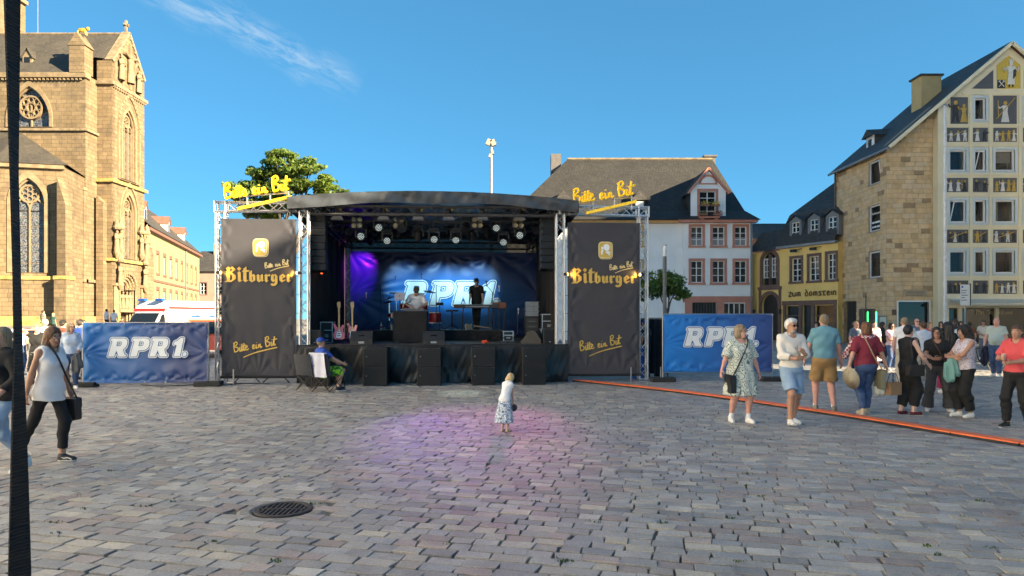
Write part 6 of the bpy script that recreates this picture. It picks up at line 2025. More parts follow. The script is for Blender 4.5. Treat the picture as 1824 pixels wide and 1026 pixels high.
m = MB(); fbox(m, frG, shopF[0] - .08, shopF[1] + .08, shopF[3], shopF[3] + .08, -.05, .06); fbox(m, frG, shopF[0] - .08, shopF[0], shopF[2], shopF[3], -.05, .06); fbox(m, frG, shopF[1], shopF[1] + .08, shopF[2], shopF[3], -.05, .06); sw_ = m.build('shop_window', M_PVCW, gh)
m = MB(); fbox(m, frG, *shopF, -.2, -.18); m.build('pane', M_GLASS, sw_)
m = MB(); fbox(m, frG, 1.1, 2.6, 3.2, 3.65, .02, .06); pl = m.build('wall_plaque', M('plaque_stone', (.38, .30, .20), .8), gh)
m = MB()
for k in range(4):
 fbox(m, frG, 1.2 + .03 * (k % 2), 2.5 - .05 * k, 3.52 - k * .09, 3.55 - k * .09, .055, .063)
m.build('plaque_lines', M_BROWNST, pl)
m = MB(); fbox(m, frG, .35, .62, 2.0, 2.35, .03, .045); m.prism([(.40, 2.05), (.57, 2.05), (.60, 2.2), (.485, 2.32), (.37, 2.2)], -.055, -.045, inn_(frG)); m.build('wall_emblem', M_BROWNST, gh)
m = MB(); fbox(m, frS, 6.3, 6.42, 0, EH, .02, .03);
MB().tube([on(frS, .12, EH - .2, .12), on(frS, .12, 0, .12)], .07, 6).build('downpipe', M_PIPE, gh)
GX0, GX1 = 27.2, 39.2
frC = FY(0, 44.45)
AX, AZ = 31.7, 19.25
rows = [(4.66, 6.1, 'w'), (7.9, 9.34, 'w'), (11.2, 12.54, 'w'), (14.45, 15.85, 'w'), (3.35, 4.2, 'p'), (6.6, 7.45, 'p'), (9.84, 10.75, 'p'), (13.05, 13.95, 'p')]
colsW = [(27.95, 29.0), (29.55, 30.25), (30.85, 32.1), (32.75, 33.45), (34.0, 35.05), (35.6, 36.3), (36.9, 37.9)]
holes, panels = [], []
gl = lambda x: AZ - abs(x - AX) * (AZ - 12.9) / 7.5
for z0, z1, k in rows:
 for i, (x0, x1) in enumerate(colsW):
  if min(gl(x0), gl(x1)) < z1 + .7:
   continue
  win_ = k == 'w'
  if z0 > 14:
   win_ = i in (1, 3)
  if win_:
   holes.append((x0, x1, z0, z1))
  else:
   panels.append((x0 - (.18 if x0 < 28.5 and z0 < 14 else .12), x1 + .12, z0 - (.25 if z0 > 14 else 0), z1 + (.15 if z0 > 14 else 0)))
if True:
 panels.append((28.0, 29.1, 14.2, 15.9))
sh0 = [(27.9, 28.55, .2, 2.45), (28.75, 30.9, .2, 2.45), (31.1, 34.3, .2, 2.45), (34.5, 38.6, .2, 2.45)]
poly = [(GX0, 0), (GX1, 0), (GX1, 12.9), (AX, AZ), (GX0, gl(GX0))]
rect = lambda q: [(q[0], q[2]), (q[1], q[2]), (q[1], q[3]), (q[0], q[3])]
m = MB(); m.prism(poly, 0, .55, inn_(frC), 0, [rect(q) for q in holes + sh0]); m.build('gable_wall', M_CREAM, gh)
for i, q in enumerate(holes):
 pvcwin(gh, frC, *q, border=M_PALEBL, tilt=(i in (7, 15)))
M_RELW = M('relief_white', (.62, .62, .58), .6, 0, .15, 6); M_RELG = M('relief_gold', (.50, .32, .06), .5, .2, .2, 6); M_RELD = M('relief_dark', (.03, .03, .032), .6, 0, .2, 6)
M_MOSAIC = M('gold_mosaic', (.62, .42, .06), .45, .2, .35, 28, .3, 60)
def relief(m, fr, x, z, h, mi, rr, d=.05):
 """small low-relief figure: gown, torso, head, an arm or two"""
 w = h * .17
 gown = [(x - w * 1.1, z), (x + w * 1.1, z), (x + w * .55, z + h * .5), (x + w * .8, z + h * .78), (x - w * .8, z + h * .78), (x - w * .55, z + h * .5)]
 if rr.random() < .45:
  for s_ in (-1, 1):
   m.prism([(x + s_ * w * .7 - w * .3, z), (x + s_ * w * .7 + w * .3, z), (x + s_ * w * .3 + w * .3, z + h * .45), (x + s_ * w * .3 - w * .3, z + h * .45)], -d, -.01, inn_(fr), mi)
  gown = [(x - w * .7, z + h * .38), (x + w * .7, z + h * .38), (x + w * .85, z + h * .78), (x - w * .85, z + h * .78)]
 m.prism(gown, -d - .002 - rr.random() * .004, -.011, inn_(fr), mi)
 m.prism([(x + h * .085 * math.cos(R(45 * k)), z + h * .89 + h * .1 * math.sin(R(45 * k))) for k in range(8)], -d - .01, -.012, inn_(fr), rr.choice((mi, 1)))
 s_ = rr.choice((-1, 1)); a = rr.uniform(-.2, .9)
 m.tube([on(fr, x + s_ * w * .7, z + h * .72, d), on(fr, x + s_ * (w * .7 + h * .16), z + h * (.62 + a * .1), d + .01), on(fr, x + s_ * (w * .7 + h * .22), z + h * (.62 + a * .3), d + .01)], h * .035, 5, mi)
 if rr.random() < .4:
  m.tube([on(fr, x + s_ * (w * .7 + h * .22), z + h * .2, d + .02), on(fr, x + s_ * (w * .7 + h * .24), z + h * 1.02, d + .02)], h * .018, 4, 1)
rr = random.Random(21)
for q in panels:
 m = MB(); fbox(m, frC, *q, .0, .02); pn_ = m.build('picture_panel', M_PANEL, gh)
 h = (q[3] - q[2]) * .84
 n = max(1, int((q[1] - q[0]) / (h * .46)))
 if q[2] > 14: n = 2 if q[0] < 29 else 1
 main = rr.choice((0, 0, 2, 1))
 for k in range(n):
  m = MB(); relief(m, frC, q[0] + (q[1] - q[0]) * (k + .5) / n + rr.uniform(-.03, .03), q[2] + (q[3] - q[2]) * .06, h * rr.uniform(.82, 1), rr.choice((main, main, 0, 2, 1)), rr); m.build('relief_figure', [M_RELW, M_RELG, M_RELD], pn_)
 if rr.random() < .4:
  m = MB(); m.beam(on(frC, q[0] + .15, q[2] + .3, .06), on(frC, q[1] - .15, q[3] - .15, .06), .05, .04, 1); m.build('relief_staff', [M_RELW, M_RELG, M_RELD], pn_)
mp_ = [(30.95, 16.45), (32.45, 16.45), (32.45, 17.95), (31.7, 18.55), (30.95, 17.95)]
m = MB(); m.prism(mp_, -.03, -.0, inn_(frC)); mo = m.build('mosaic', M_MOSAIC, gh)
m = MB()
x, z, h = 31.82, 16.5, 1.85
m.prism([(x - .22, z + .2), (x + .22, z + .2), (x + .18, z + 1.0), (x + .24, z + 1.35), (x - .24, z + 1.35), (x - .16, z + 1.0)], -.09, -.031, inn_(frC), 0)
m.prism([(x + .1, z + .5), (x + .3, z + .75), (x + .3, z + 1.2), (x + .12, z + 1.1)], -.1, -.032, inn_(frC), 2)
m.prism([(x + .12 * math.cos(R(45 * k)), z + 1.5 + .14 * math.sin(R(45 * k))) for k in range(8)], -.105, -.033, inn_(frC), 0)
m.prism([(x - .12, z + 1.6), (x + .12, z + 1.6), (x + .15, z + 1.8), (x + .06, z + 1.72), (x, z + 1.82), (x - .06, z + 1.72), (x - .15, z + 1.8)], -.12, -.034, inn_(frC), 0)
for s_ in (-1, 1):
 m.tube([on(frC, x + s_ * .22, z + 1.28, .08), on(frC, x + s_ * .42, z + 1.05, .09), on(frC, x + s_ * .48, z + 1.3, .09)], .05, 5, 0)
 m.tube([on(frC, x + s_ * .1, z + .2, .07), on(frC, x + s_ * .12, z + .03, .07)], .04, 5, 2)
m.build('crowned_figure', [M_RELW, M_RELG, M_RELD], mo)
m = MB(); fbox(m, frC, 30.97, 31.45, 16.47, 17.0, .031, .05); shd = m.build('shield', M_RELD, mo)
m = MB(); m.beam(on(frC, 31.05, 16.55, .07), on(frC, 31.37, 16.92, .07), .04, .03); m.beam(on(frC, 31.37, 16.55, .075), on(frC, 31.05, 16.92, .075), .04, .03); m.beam(on(frC, 31.0, 16.86, .08), on(frC, 31.12, 16.96, .08), .07, .03); m.beam(on(frC, 31.42, 16.86, .08), on(frC, 31.3, 16.96, .08), .07, .03); m.build('hammers', M_RELW, shd)
for q in ([(29.35, 16.45), (30.72, 16.45), (30.72, 17.65)], [(32.68, 16.45), (34.05, 16.45), (32.68, 17.65)]):
 m = MB(); m.prism(q, -.02, 0, inn_(frC)); m.build('triangle_panel', M_PANEL, gh)
m = MB()
for z in (4.37, 6.36, 7.67, 9.6, 10.98, 12.82, 14.12, 16.12):
 xa = GX0 + .55;
 while gl(xa) < z + .6: xa += .1
 fbox(m, frC, xa, min(38.6, 2 * AX - xa), z - .06, z + .06, .0, .06)
for x in (29.28, 30.53, 32.43, 33.7, 35.33, 36.6):
 fbox(m, frC, x - .09, x + .09, 3.3, min(16.1, gl(x) - .6), -.0, .055)
m.build('ribs', M_CREAM, gh)
m = MB(); fbox(m, frC, 27.9, 38.9, 2.65, 3.05, -.02, .12); m.build('fascia_board', M('fascia_white', (.62, .61, .57), .6), gh)
m = MB(); m.add([(27.75, 44.4, 3.02), (38.8, 44.4, 3.02), (38.8, 43.1, 2.72), (27.75, 43.1, 2.72), (27.75, 43.1, 2.58), (38.8, 43.1, 2.58)], [(0, 1, 2, 3), (3, 2, 5, 4)]); m.build('awning', M('awning_cream', (.56, .52, .42), .85, 0, .05), gh)
for q in sh0:
 m = MB(); fbox(m, frC, *q, -.3, -.28); p_ = m.build('shop_pane', M_GLASS, gh)
 m = MB(); fbox(m, frC, q[0], q[0] + .07, q[2], q[3], -.27, -.18); fbox(m, frC, q[1] - .07, q[1], q[2], q[3], -.27, -.18); fbox(m, frC, q[0] + .07, q[1] - .07, q[3] - .07, q[3], -.27, -.182); m.build('shop_frame', M('bronze_frame', (.12, .09, .06), .4, .5), p_)
me = text_mesh('Das Genusshaus', .36, .004); me.materials.append(M('lettering_sand', (.50, .40, .24), .5))
o = link('shop_lettering', me, gh); o.location = on(frC, 29.75, 2.05, -.02 - .2)
rr = random.Random(4)
for i in range(10):
 x = 31.3 + i * .29
 m = MB(); fbox(m, frC, x, x + .2, .5, .5 + rr.uniform(.2, .9), -.36, -.31); m.build('display_goods', M('goods_%d' % (i % 4), rr.choice(((.4, .3, .15), (.3, .1, .08), (.4, .38, .3), (.15, .2, .12))), .6), gh)
m = MB()
RL = Vector((XS - .35, 44.2, EH - .05));
ov = .3
sl = (AZ - 12.9) / 7.5
lz = 12.9 - .35 * sl + .05
m.add([(XS - .4, 44.15, lz), (AX, 44.15, AZ + .12), (39.6, 44.15, lz), (39.6, YB + .2, lz), (AX, YB + .2, AZ + .12), (XS - .4, YB + .2, lz),
  (XS - .4, 44.15, lz - .16), (AX, 44.15, AZ - .06), (39.6, 44.15, lz - .16), (39.6, YB + .2, lz - .16), (AX, YB + .2, AZ - .06), (XS - .4, YB + .2, lz - .16)],
  [(0, 1, 4, 5), (1, 2, 3, 4), (11, 10, 7, 6), (10, 9, 8, 7), (6, 7, 1, 0), (7, 8, 2, 1), (5, 4, 10, 11), (4, 3, 9, 10), (0, 5, 11, 6), (2, 8, 9, 3)])
rf = m.build('roof', M_SLATE3, gh)
m = MB(); m.beam((XS - .3, 44.1, lz - .02), (AX, 44.1, AZ + .0), .12, .2); m.beam((39.5, 44.1, lz - .02), (AX, 44.1, AZ + .0), .12, .2); m.build('verge', M_CREAM, rf)
m = MB(); m.tube([(XS - .42, 44.1, lz - .1), (XS - .42, YB + .3, lz - .1)], .09, 8); m.build('gutter', M_ZINC, rf)
m = MB(); m.prism([(0, 0), (15, 0), (15, 12.9), (7.5, 19.2), (0, 12.9)], 0, .3, inn_(frame_of((39.2, YB - .1), (24.2, YB - .1))[0])); m.build('back_wall', M_CREAM, gh)
MB().box(38.9, 39.2, 45, 51.9, 0, 12.8).build('side_wall', M_CREAM, gh)
c0 = P(1640, 160, 48); cxx = c0.x
MB().box(cxx - .3, cxx + 1.05, 47.4, 48.6, 14.2, 18.3).build('chimney', M('chimney_render', (.48, .35, .16), .85, 0, .08, 1.5), rf)
MB().box(cxx - .42, cxx + 1.17, 47.28, 48.72, 18.3, 18.42).build('chimney_cap', M_SLATE3, rf)
dY = 49.3; zb_ = 12.95
m = MB()
m.box(25.4, 28.0, dY - .6, dY + .6, 13.2, 14.7); dm = m.build('roof_dormer', M_SLATE3, rf)
frD = (Vector((25.39, dY + .6, 0)), Vector((0, -1, 0)), Z, Vector((-1, 0, 0)))
pvcwin(dm, frD, .2, 1.0, 13.35, 14.55, border=M_PVCW, bw=.12, depth=-.02)
m = MB(); m.add([(25.1, dY - .75, 14.6), (25.1, dY, 15.15), (25.1, dY + .75, 14.6), (28.4, dY + .75, 14.75), (28.4, dY, 15.3), (28.4, dY - .75, 14.75)], [(0, 1, 4, 5), (1, 2, 3, 4), (0, 2, 1)]); m.build('dormer_roof', M_SLATE3, dm)
rebase(gh)
nb = thing('neighbour_house', 'dark roofed house peeping out behind the picture gable', 'house', (44.2, 56, 0))
MB().box(-3, 10, 0, 8, 0, 17).build('wall', M_CREAM, nb)
m = MB(); m.add([(-3.3, -.3, 17), (10.3, -.3, 17), (10.3, 4, 23.0), (-3.3, 4, 23.0), (10.3, 8.3, 17), (-3.3, 8.3, 17)], [(0, 1, 2, 3), (3, 2, 4, 5), (0, 3, 5), (1, 4, 2)]); rf = m.build('roof', M_SLATE3, nb)
MB().box(-2.9, -2.1, 3.5, 4.3, 22.6, 23.8).build('chimney', M_CHIM, rf)
def shade_house(label, x0, x1, y0, y1, h, rh, col, skew=0, face=1, group='tall houses along the right side of the square'):
 hs = thing('street_house', label, 'house', (x0, y0, 0) if face > 0 else (x1, y1, 0), 0 if face > 0 else math.pi, group)
 Wd, D = y1 - y0, x1 - x0
 fr = (Vector((0, Wd, 0)), Vector((0, -1, 0)), Z, Vector((-1, 0, 0)))
 m = MB()
 m.add([(0, 0, 0), (D, -skew, 0), (D, Wd - skew, 0), (0, Wd, 0), (0, 0, h), (D, -skew, h), (D, Wd - skew, h), (0, Wd, h)], [(0, 1, 5, 4), (1, 2, 6, 5), (2, 3, 7, 6), (3, 0, 4, 7), (4, 5, 6, 7)])
 m.build('wall', M('street_render_%s' % label[:3].strip(), col, .85, 0, .08, 1), hs)
 m = MB(); m.add([(-.4, -.0, h), (D + .4, -skew, h), (D + .4, Wd - skew, h), (-.4, Wd, h), (D / 2, -skew / 2, h + rh), (D / 2, Wd - skew / 2, h + rh)], [(0, 4, 5, 3), (1, 2, 5, 4), (0, 1, 4), (2, 3, 5)]); m.build('roof', M_SLATE3, hs)
 n = max(2, int(Wd / 3.2))
 for i in range(n):
  for z in (5, 8.4, 11.8):
   x = Wd * (i + .5) / n
   m = MB(); fbox(m, fr, x - .7, x + .7, z - .15, z + 1.9, 0, .05)
   w = m.build('window', M_SALMON, hs); m = MB(); fbox(m, fr, x - .55, x + .55, z, z + 1.75, .05, .07); m.build('pane', M_GLASS, w)
shade_house('pale yellow tall house outside the frame on the right, nearest the gable house', 26.5, 30.5, 18.3, 33.8, 16, 5, (.78, .74, .66), 2.1)
shade_house('white tall house outside the frame on the right, south of the alley', 26.5, 30.5, 4, 15.0, 16, 5, (.8, .79, .76), 2.1)
shade_house('cream tall house outside the frame on the right, beside the camera', 26.5, 36, -12, 3.95, 16, 5, (.8, .78, .74))
shade_house('rose tall house outside the frame behind the camera', 26, 36, -32, -12.5, 16, 5, (.78, .72, .68))
shade_house('grey tall house behind the gable house lane', 44, 54, 22, 42, 22, 7, (.75, .75, .74))  # unseen block, added to keep the sun off the gable front
LG = 'sunlit houses added unseen on the left for bounce light'  # unseen row, added so its pale walls bounce sunlight into the shaded square
shade_house('sunlit cream tall house outside the frame on the left', -31, -19.5, 3, 24, 20, 5, (.80, .80, .79), face=-1, group=LG)
shade_house('sunlit white tall house outside the frame on the left', -31, -19, -16, 2.8, 21, 5, (.84, .84, .84), face=-1, group=LG)
shade_house('sunlit ochre tall house outside the frame behind on the left', -31, -19, -40, -16.2, 20, 5, (.80, .79, .77), face=-1, group=LG)
p = P(875, 345, 62)
lm = thing('light_mast', 'tall thin floodlight mast rising behind the stage roof', 'mast', (p.x, 62, 0))
zt_ = P(875, 252, 62).z
MB().tube([(0, 0, 0), (0, 0, 8), (0, 0, zt_)], [.16, .13, .09], 10).build('pole', M('mast_grey', (.42, .42, .40), .5, .3), lm)
for x, z, a in ((-.3, -.2, 25), (.25, -.25, -20), (.25, -1.1, -10), (-.15, -1.4, 20)):
 s_ = .72 if abs(z) < 1 else .45
 MB().obox((x * s_, -.1, zt_ + z + .1), (.55 * s_, .4, .75 * s_), Matrix.Rotation(R(a), 3, 'Y')).build('floodlight', M('flood_grey', (.4, .36, .28), .5, .2), lm)
MB().beam((-.5, 0, zt_ - .1), (.5, 0, zt_ - .1), .08).build('crossbar', M_STEELP, lm)
p = P(1184, 560, 30)
lp = thing('street_lamp', 'slim grey lamp column with glass head before the white house', 'street lamp', (p.x, 30, 0))
zt_ = P(1184, 436, 30).z
MB().tube([(0, 0, 0), (0, 0, zt_ - .5)], .085, 12).build('column', M('lamp_column', (.14, .14, .14), .5, .3), lp)
MB().lathe([(.08, zt_ - .5), (.085, zt_ - .06)], 14).build('lamp_glass', M('lamp_glass', (.62, .64, .66), .2), lp)
MB().lathe([(.095, zt_ - .06), (.095, zt_), (0, zt_)], 14).build('cap', M_STEELP, lp)
p = P(1683, 560, 40)
fp = thing('flagpole', 'tall white flagpole standing before the picture gable', 'pole', (p.x, 40, 0))
zt_ = P(1683, 190, 40).z
MB().tube([(0, 0, 0), (0, 0, zt_)], [.11, .085], 12).build('pole', M('pole_white', (.60, .61, .62), .4, .2), fp)
MB().lathe([(.13, zt_), (.13, zt_ + .07), (.06, zt_ + .13), (0, zt_ + .13)], 10).build('cap', M_STEELP, fp)
MB().lathe([(.25, 0), (.25, .05), (.16, .2), (.11, .2)], 12).build('base', M_STEELP, fp)
p = P(1719, 560, 37)
bs = thing('bus_stop_sign', 'white bus stop panel on a thin pole before the shop', 'sign', (p.x, 37, 0))
MB().tube([(0, 0, 0), (0, 0, 3.5)], .04, 8).build('pole', M_STEELP, bs)
z0, z1 = P(0, 544, 37).z, P(0, 507, 37).z
MB().box(-.28, .22, -.06, -.03, z0, z1).build('panel', M_PVCW, bs)
MB().box(.225, .27, -.07, .04, z0, z1 + .05).build('panel_edge', M_CASE, bs)
MB().obox((-.18, -.064, z1 - .12), (.1, .006, .1)).build('emblem', M('sign_blue', (.03, .08, .35), .5), bs)
m = MB()
for k, w in enumerate((.3, .24, .34, .2, .3)):
 m.box(-.24, -.24 + w, -.066, -.062, z1 - .32 - k * .13, z1 - .29 - k * .13)
m.build('text_lines', M_CASE, bs)
p = P(1545, 575, 40)
kk = thing('info_pillar', 'dark information pillar with glowing green edges by the sandstone house', 'pillar', (p.x, 40, 0), R(12))
zt_ = P(0, 550, 40).z
MB().cbox(-.40, .40, -.18, .18, 0, zt_, .03).build('body', M('pillar_dark', (.03, .035, .035), .35), kk)
MG = M('green_glow', (.05, .6, .15), .5, 0, 0, emit=(.03, .9, .15), es=1.6)
for x in (-.13, .43):
 MB().box(x - .03, x + .03, -.2, -.183, .6, zt_ - .18).build('light_strip', MG, kk)
MB().tube([(-.1, 0, zt_), (-.1, 0, zt_ + .75)], .025, 6).build('antenna', M_CASE, kk)
p = P(1583, 575, 42.5)
mbd = thing('menu_board', 'small glazed notice case on a post by the sandstone wall', 'notice board', (p.x, 43.2, 0))
MB().tube([(0, .05, 0), (0, .05, 1.3)], .04, 6).build('post', M_STEELP, mbd)
MB().box(-.28, .28, -.03, .06, 1.25, 1.95).build('case', M('case_grey', (.2, .22, .2), .5), mbd)
MB().box(-.2, .2, -.037, -.033, 1.32, 1.86).build('paper', M('paper', (.55, .58, .52), .7), mbd)
def leaf_mat(name, c, tr):
 t = NT(name)
 geo = t.n('ShaderNodeNewGeometry')
 at = t.n('ShaderNodeAttribute'); at.attribute_name = 'tint'
 t.l(t.mix(1, (*c, 1), at.outputs['Color'], 'MULTIPLY'), t.b.inputs['Base Color'])
 t.b.inputs['Roughness'].default_value = .55
 tl = t.n('ShaderNodeBsdfTranslucent'); t.l(t.mix(1, (c[0] * 1.5, c[1] * 1.35, c[2] * .6, 1), at.outputs['Color'], 'MULTIPLY'), tl.inputs['Color'])
 mx = t.n('ShaderNodeMixShader'); mx.inputs[0].default_value = tr
 t.l(t.b.outputs[0], mx.inputs[1]); t.l(tl.outputs[0], mx.inputs[2]); t.l(mx.outputs[0], t.t.nodes['Material Output'].inputs['Surface'])
 return t.m
M_BARK = M('bark', (.09, .075, .06), .95, 0, .3, 3, .6, 14, .03)
def crown_mesh(name, clusters, per, size, mat, seed, flat=.35):
 rng = np.random.default_rng(seed)
 n = len(clusters) * per
 C = np.repeat(np.array([c[:3] for c in clusters]), per, 0)
 Rr = np.repeat(np.array([c[3] for c in clusters]), per)
 d = rng.normal(0, 1, (n, 3)); d /= np.linalg.norm(d, axis=1)[:, None]
 rad = rng.random(n) ** .45
 Pp = C + d * (rad * Rr)[:, None] * np.array([1, 1, flat])
 nr = d * .6 + rng.normal(0, .5, (n, 3)) + np.array([0, 0, .6]); nr /= np.linalg.norm(nr, axis=1)[:, None]
 a = np.cross(nr, rng.normal(0, 1, (n, 3))); a /= np.linalg.norm(a, axis=1)[:, None]
 b = np.cross(nr, a)
 s = size * rng.uniform(.6, 1.3, n)[:, None]
 drop = np.array([0, 0, -.25]) * s
 V = np.stack([Pp - a * s, Pp - b * s * .5, Pp + a * s + drop, Pp + b * s * .5], 1).reshape(-1, 3)
 me = bpy.data.meshes.new(name)
 me.vertices.add(n * 4); me.loops.add(n * 4); me.polygons.add(n)
 me.vertices.foreach_set('co', V.astype('f4').ravel())
 me.loops.foreach_set('vertex_index', np.arange(n * 4, dtype='i4'))
 me.polygons.foreach_set('loop_start', np.arange(0, n * 4, 4, dtype='i4')); me.polygons.foreach_set('loop_total', np.full(n, 4, 'i4'))
 at = me.attributes.new('tint', 'FLOAT_COLOR', 'FACE')
 tone = np.repeat(rng.uniform(.75, 1.2, len(clusters)), per) * rng.uniform(.75, 1.25, n)
 T = np.ones((n, 4), 'f4'); T[:, 0] = tone * rng.uniform(.85, 1.2, n); T[:, 1] = tone; T[:, 2] = tone * .9
 at.data.foreach_set('color', T.ravel())
 me.materials.append(mat); me.update(calc_edges=True)
 return me
def tree(name, label, loc, trunk_h, tr, blobs, per, size, mat, seed, ncl, flat=.35, group=None, crad=(.7, 1.1)):
 """blobs: (x,y,z,rx,ry,rz) the masses of the crown; clusters sit on their shells, each reached by a twig"""
 t_ = thing(name, label, 'tree', loc, 0, group)
 rr = random.Random(seed)
 MB().tube(smoothpath([(0, 0, -.05), (.05, .02, trunk_h * .4), (-.06, .04, trunk_h * .75), (0, 0, trunk_h)], 4), [tr * (1.25 if i == 0 else 1) * (1 - .35 * i / 12) for i in range(13)], 10).build('trunk', M_BARK, t_, smooth=True)
 cl = []
 for bx, by, bz, rx, ry, rz in blobs:
  base = Vector((0, 0, trunk_h * .92)); c = Vector((bx, by, bz))
  mid = base.lerp(c, .55) + Vector((rr.uniform(-.3, .3), rr.uniform(-.3, .3), -.15 * rz))
  lp_ = smoothpath([base, mid, c], 5)
  MB().tube(lp_, [tr * .5 * (1 - .75 * i / (len(lp_) - 1)) for i in range(len(lp_))], 7).build('limb', M_BARK, t_, smooth=True)
  n = max(3, int(ncl * rx * ry * rz ** .5))
  tw = MB()
  for k in range(n):
   d = Vector((rr.gauss(0, 1), rr.gauss(0, 1), rr.gauss(.25, 1))).normalized() * rr.uniform(.55, 1.0)
   q = c + Vector((d.x * rx, d.y * ry, d.z * rz))
   cl.append((*q, rr.uniform(*crad)))
   s_ = lp_[rr.randint(len(lp_) // 2, len(lp_) - 1)]
   tw.tube([s_, s_.lerp(q, .5) + Vector((0, 0, -.1)), q], [tr * .14, tr * .1, tr * .04], 5)
  tw.build('twigs', M_BARK, t_)
 me = crown_mesh('crown', cl, per, size, mat, seed, flat)
 tag(link('crown', me, t_), kind='stuff')
 return t_
ML1 = leaf_mat('leaf_ash', (.135, .205, .042), .5)
ML2 = leaf_mat('leaf_plane', (.085, .15, .03), .30)
TL = Vector((-14.6, 45, 0))
def tb(px, py, rpx, rpz, dy=0):
 q = P(px, py, 45 + dy); s_ = (45 + dy) / F
 return (q.x - TL.x, dy, q.z, rpx * s_ * 1.15, rpx * s_, rpz * s_ * 1.05)
tree('broadleaf_tree', 'spreading sunlit broadleaf tree rising behind the left banner', TL, 5.2, .30,
  [tb(508, 292, 38, 26), tb(470, 320, 36, 22, .6), tb(548, 312, 34, 26, -.5), tb(440, 338, 32, 14), tb(585, 340, 28, 14, .4), tb(520, 345, 44, 26, -.8), tb(425, 352, 22, 14, -.6), tb(470, 372, 44, 16, .5), tb(560, 372, 34, 22)],
  100, .15, ML1, 31, 11, .36, crad=(.4, .75))
for px, d, rx, lb, sd in ((1190, 36, 1.35, 'dense clipped plane tree between the lamp column and the white house', 5), (1132, 34, 1.0, 'dense clipped plane tree mostly hidden behind the right banner', 6)):
 p = P(px, 560, d); cz_ = P(px, 509, d).z
 tree('plane_tree', lb, (p.x, d, 0), 2.3, .11, [(0, 0, cz_, rx * .8, rx * .8, .75), (-.5, .2, cz_ - .1, rx * .55, rx * .6, .5), (.55, -.2, cz_ - .05, rx * .6, rx * .6, .6)], 70, .11, ML2, sd, 22, .7, 'clipped plane trees by the right banner', crad=(.28, .45))
def surface_nets(Fv, org, h):
 """one closed surface from a sampled distance field"""
 inside = Fv < 0
 nx_, ny_, nz_ = Fv.shape
 cc = np.zeros((nx_ - 1, ny_ - 1, nz_ - 1), np.int8)
 cs = [(i, j, k) for i in (0, 1) for j in (0, 1) for k in (0, 1)]
 sl = lambda A, i, j, k: A[i:nx_ - 1 + i, j:ny_ - 1 + j, k:nz_ - 1 + k]
 for c in cs:
  cc += sl(inside, *c)
 act = np.argwhere((cc > 0) & (cc < 8))
 if len(act) == 0:
  return np.zeros((0, 3)), np.zeros((0, 4), int)
 idx = -np.ones(cc.shape, np.int32)
 idx[act[:, 0], act[:, 1], act[:, 2]] = np.arange(len(act))
 acc = np.zeros((len(act), 3)); cnt = np.zeros(len(act))
 for a in cs:
  for ax in range(3):
   if a[ax]:
    continue
   b = list(a); b[ax] = 1
   fa = Fv[act[:, 0] + a[0], act[:, 1] + a[1], act[:, 2] + a[2]]
   fb = Fv[act[:, 0] + b[0], act[:, 1] + b[1], act[:, 2] + b[2]]
   m = (fa < 0) != (fb < 0)
   t = np.where(m, fa / np.where(m, fa - fb, 1), 0)
   p = np.array(a, float)[None].repeat(len(act), 0); p[:, ax] += t
   acc += p * m[:, None]; cnt += m
 V = (act + acc / cnt[:, None]) * h + org
 faces = []
 for ax in range(3):
  o1, o2 = [(1, 2), (2, 0), (0, 1)][ax]
  lo = [slice(1, -1)] * 3; lo[ax] = slice(0, Fv.shape[ax] - 1)
  hi = list(lo); hi[ax] = slice(1, Fv.shape[ax])
  A, B = inside[tuple(lo)], inside[tuple(hi)]
  ed = np.argwhere(A != B)
  off = np.ones(3, int); off[ax] = 0
  e = ed + off
  sgn = A[ed[:, 0], ed[:, 1], ed[:, 2]]
  q = []
  for d1, d2 in ((0, 0), (1, 0), (1, 1), (0, 1)):
   f = e.copy(); f[:, o1] -= d1; f[:, o2] -= d2
   q.append(idx[f[:, 0], f[:, 1], f[:, 2]])
  q = np.stack(q, 1)
  q[~sgn] = q[~sgn][:, ::-1]
  faces.append(q)
 return V, np.concatenate(faces)
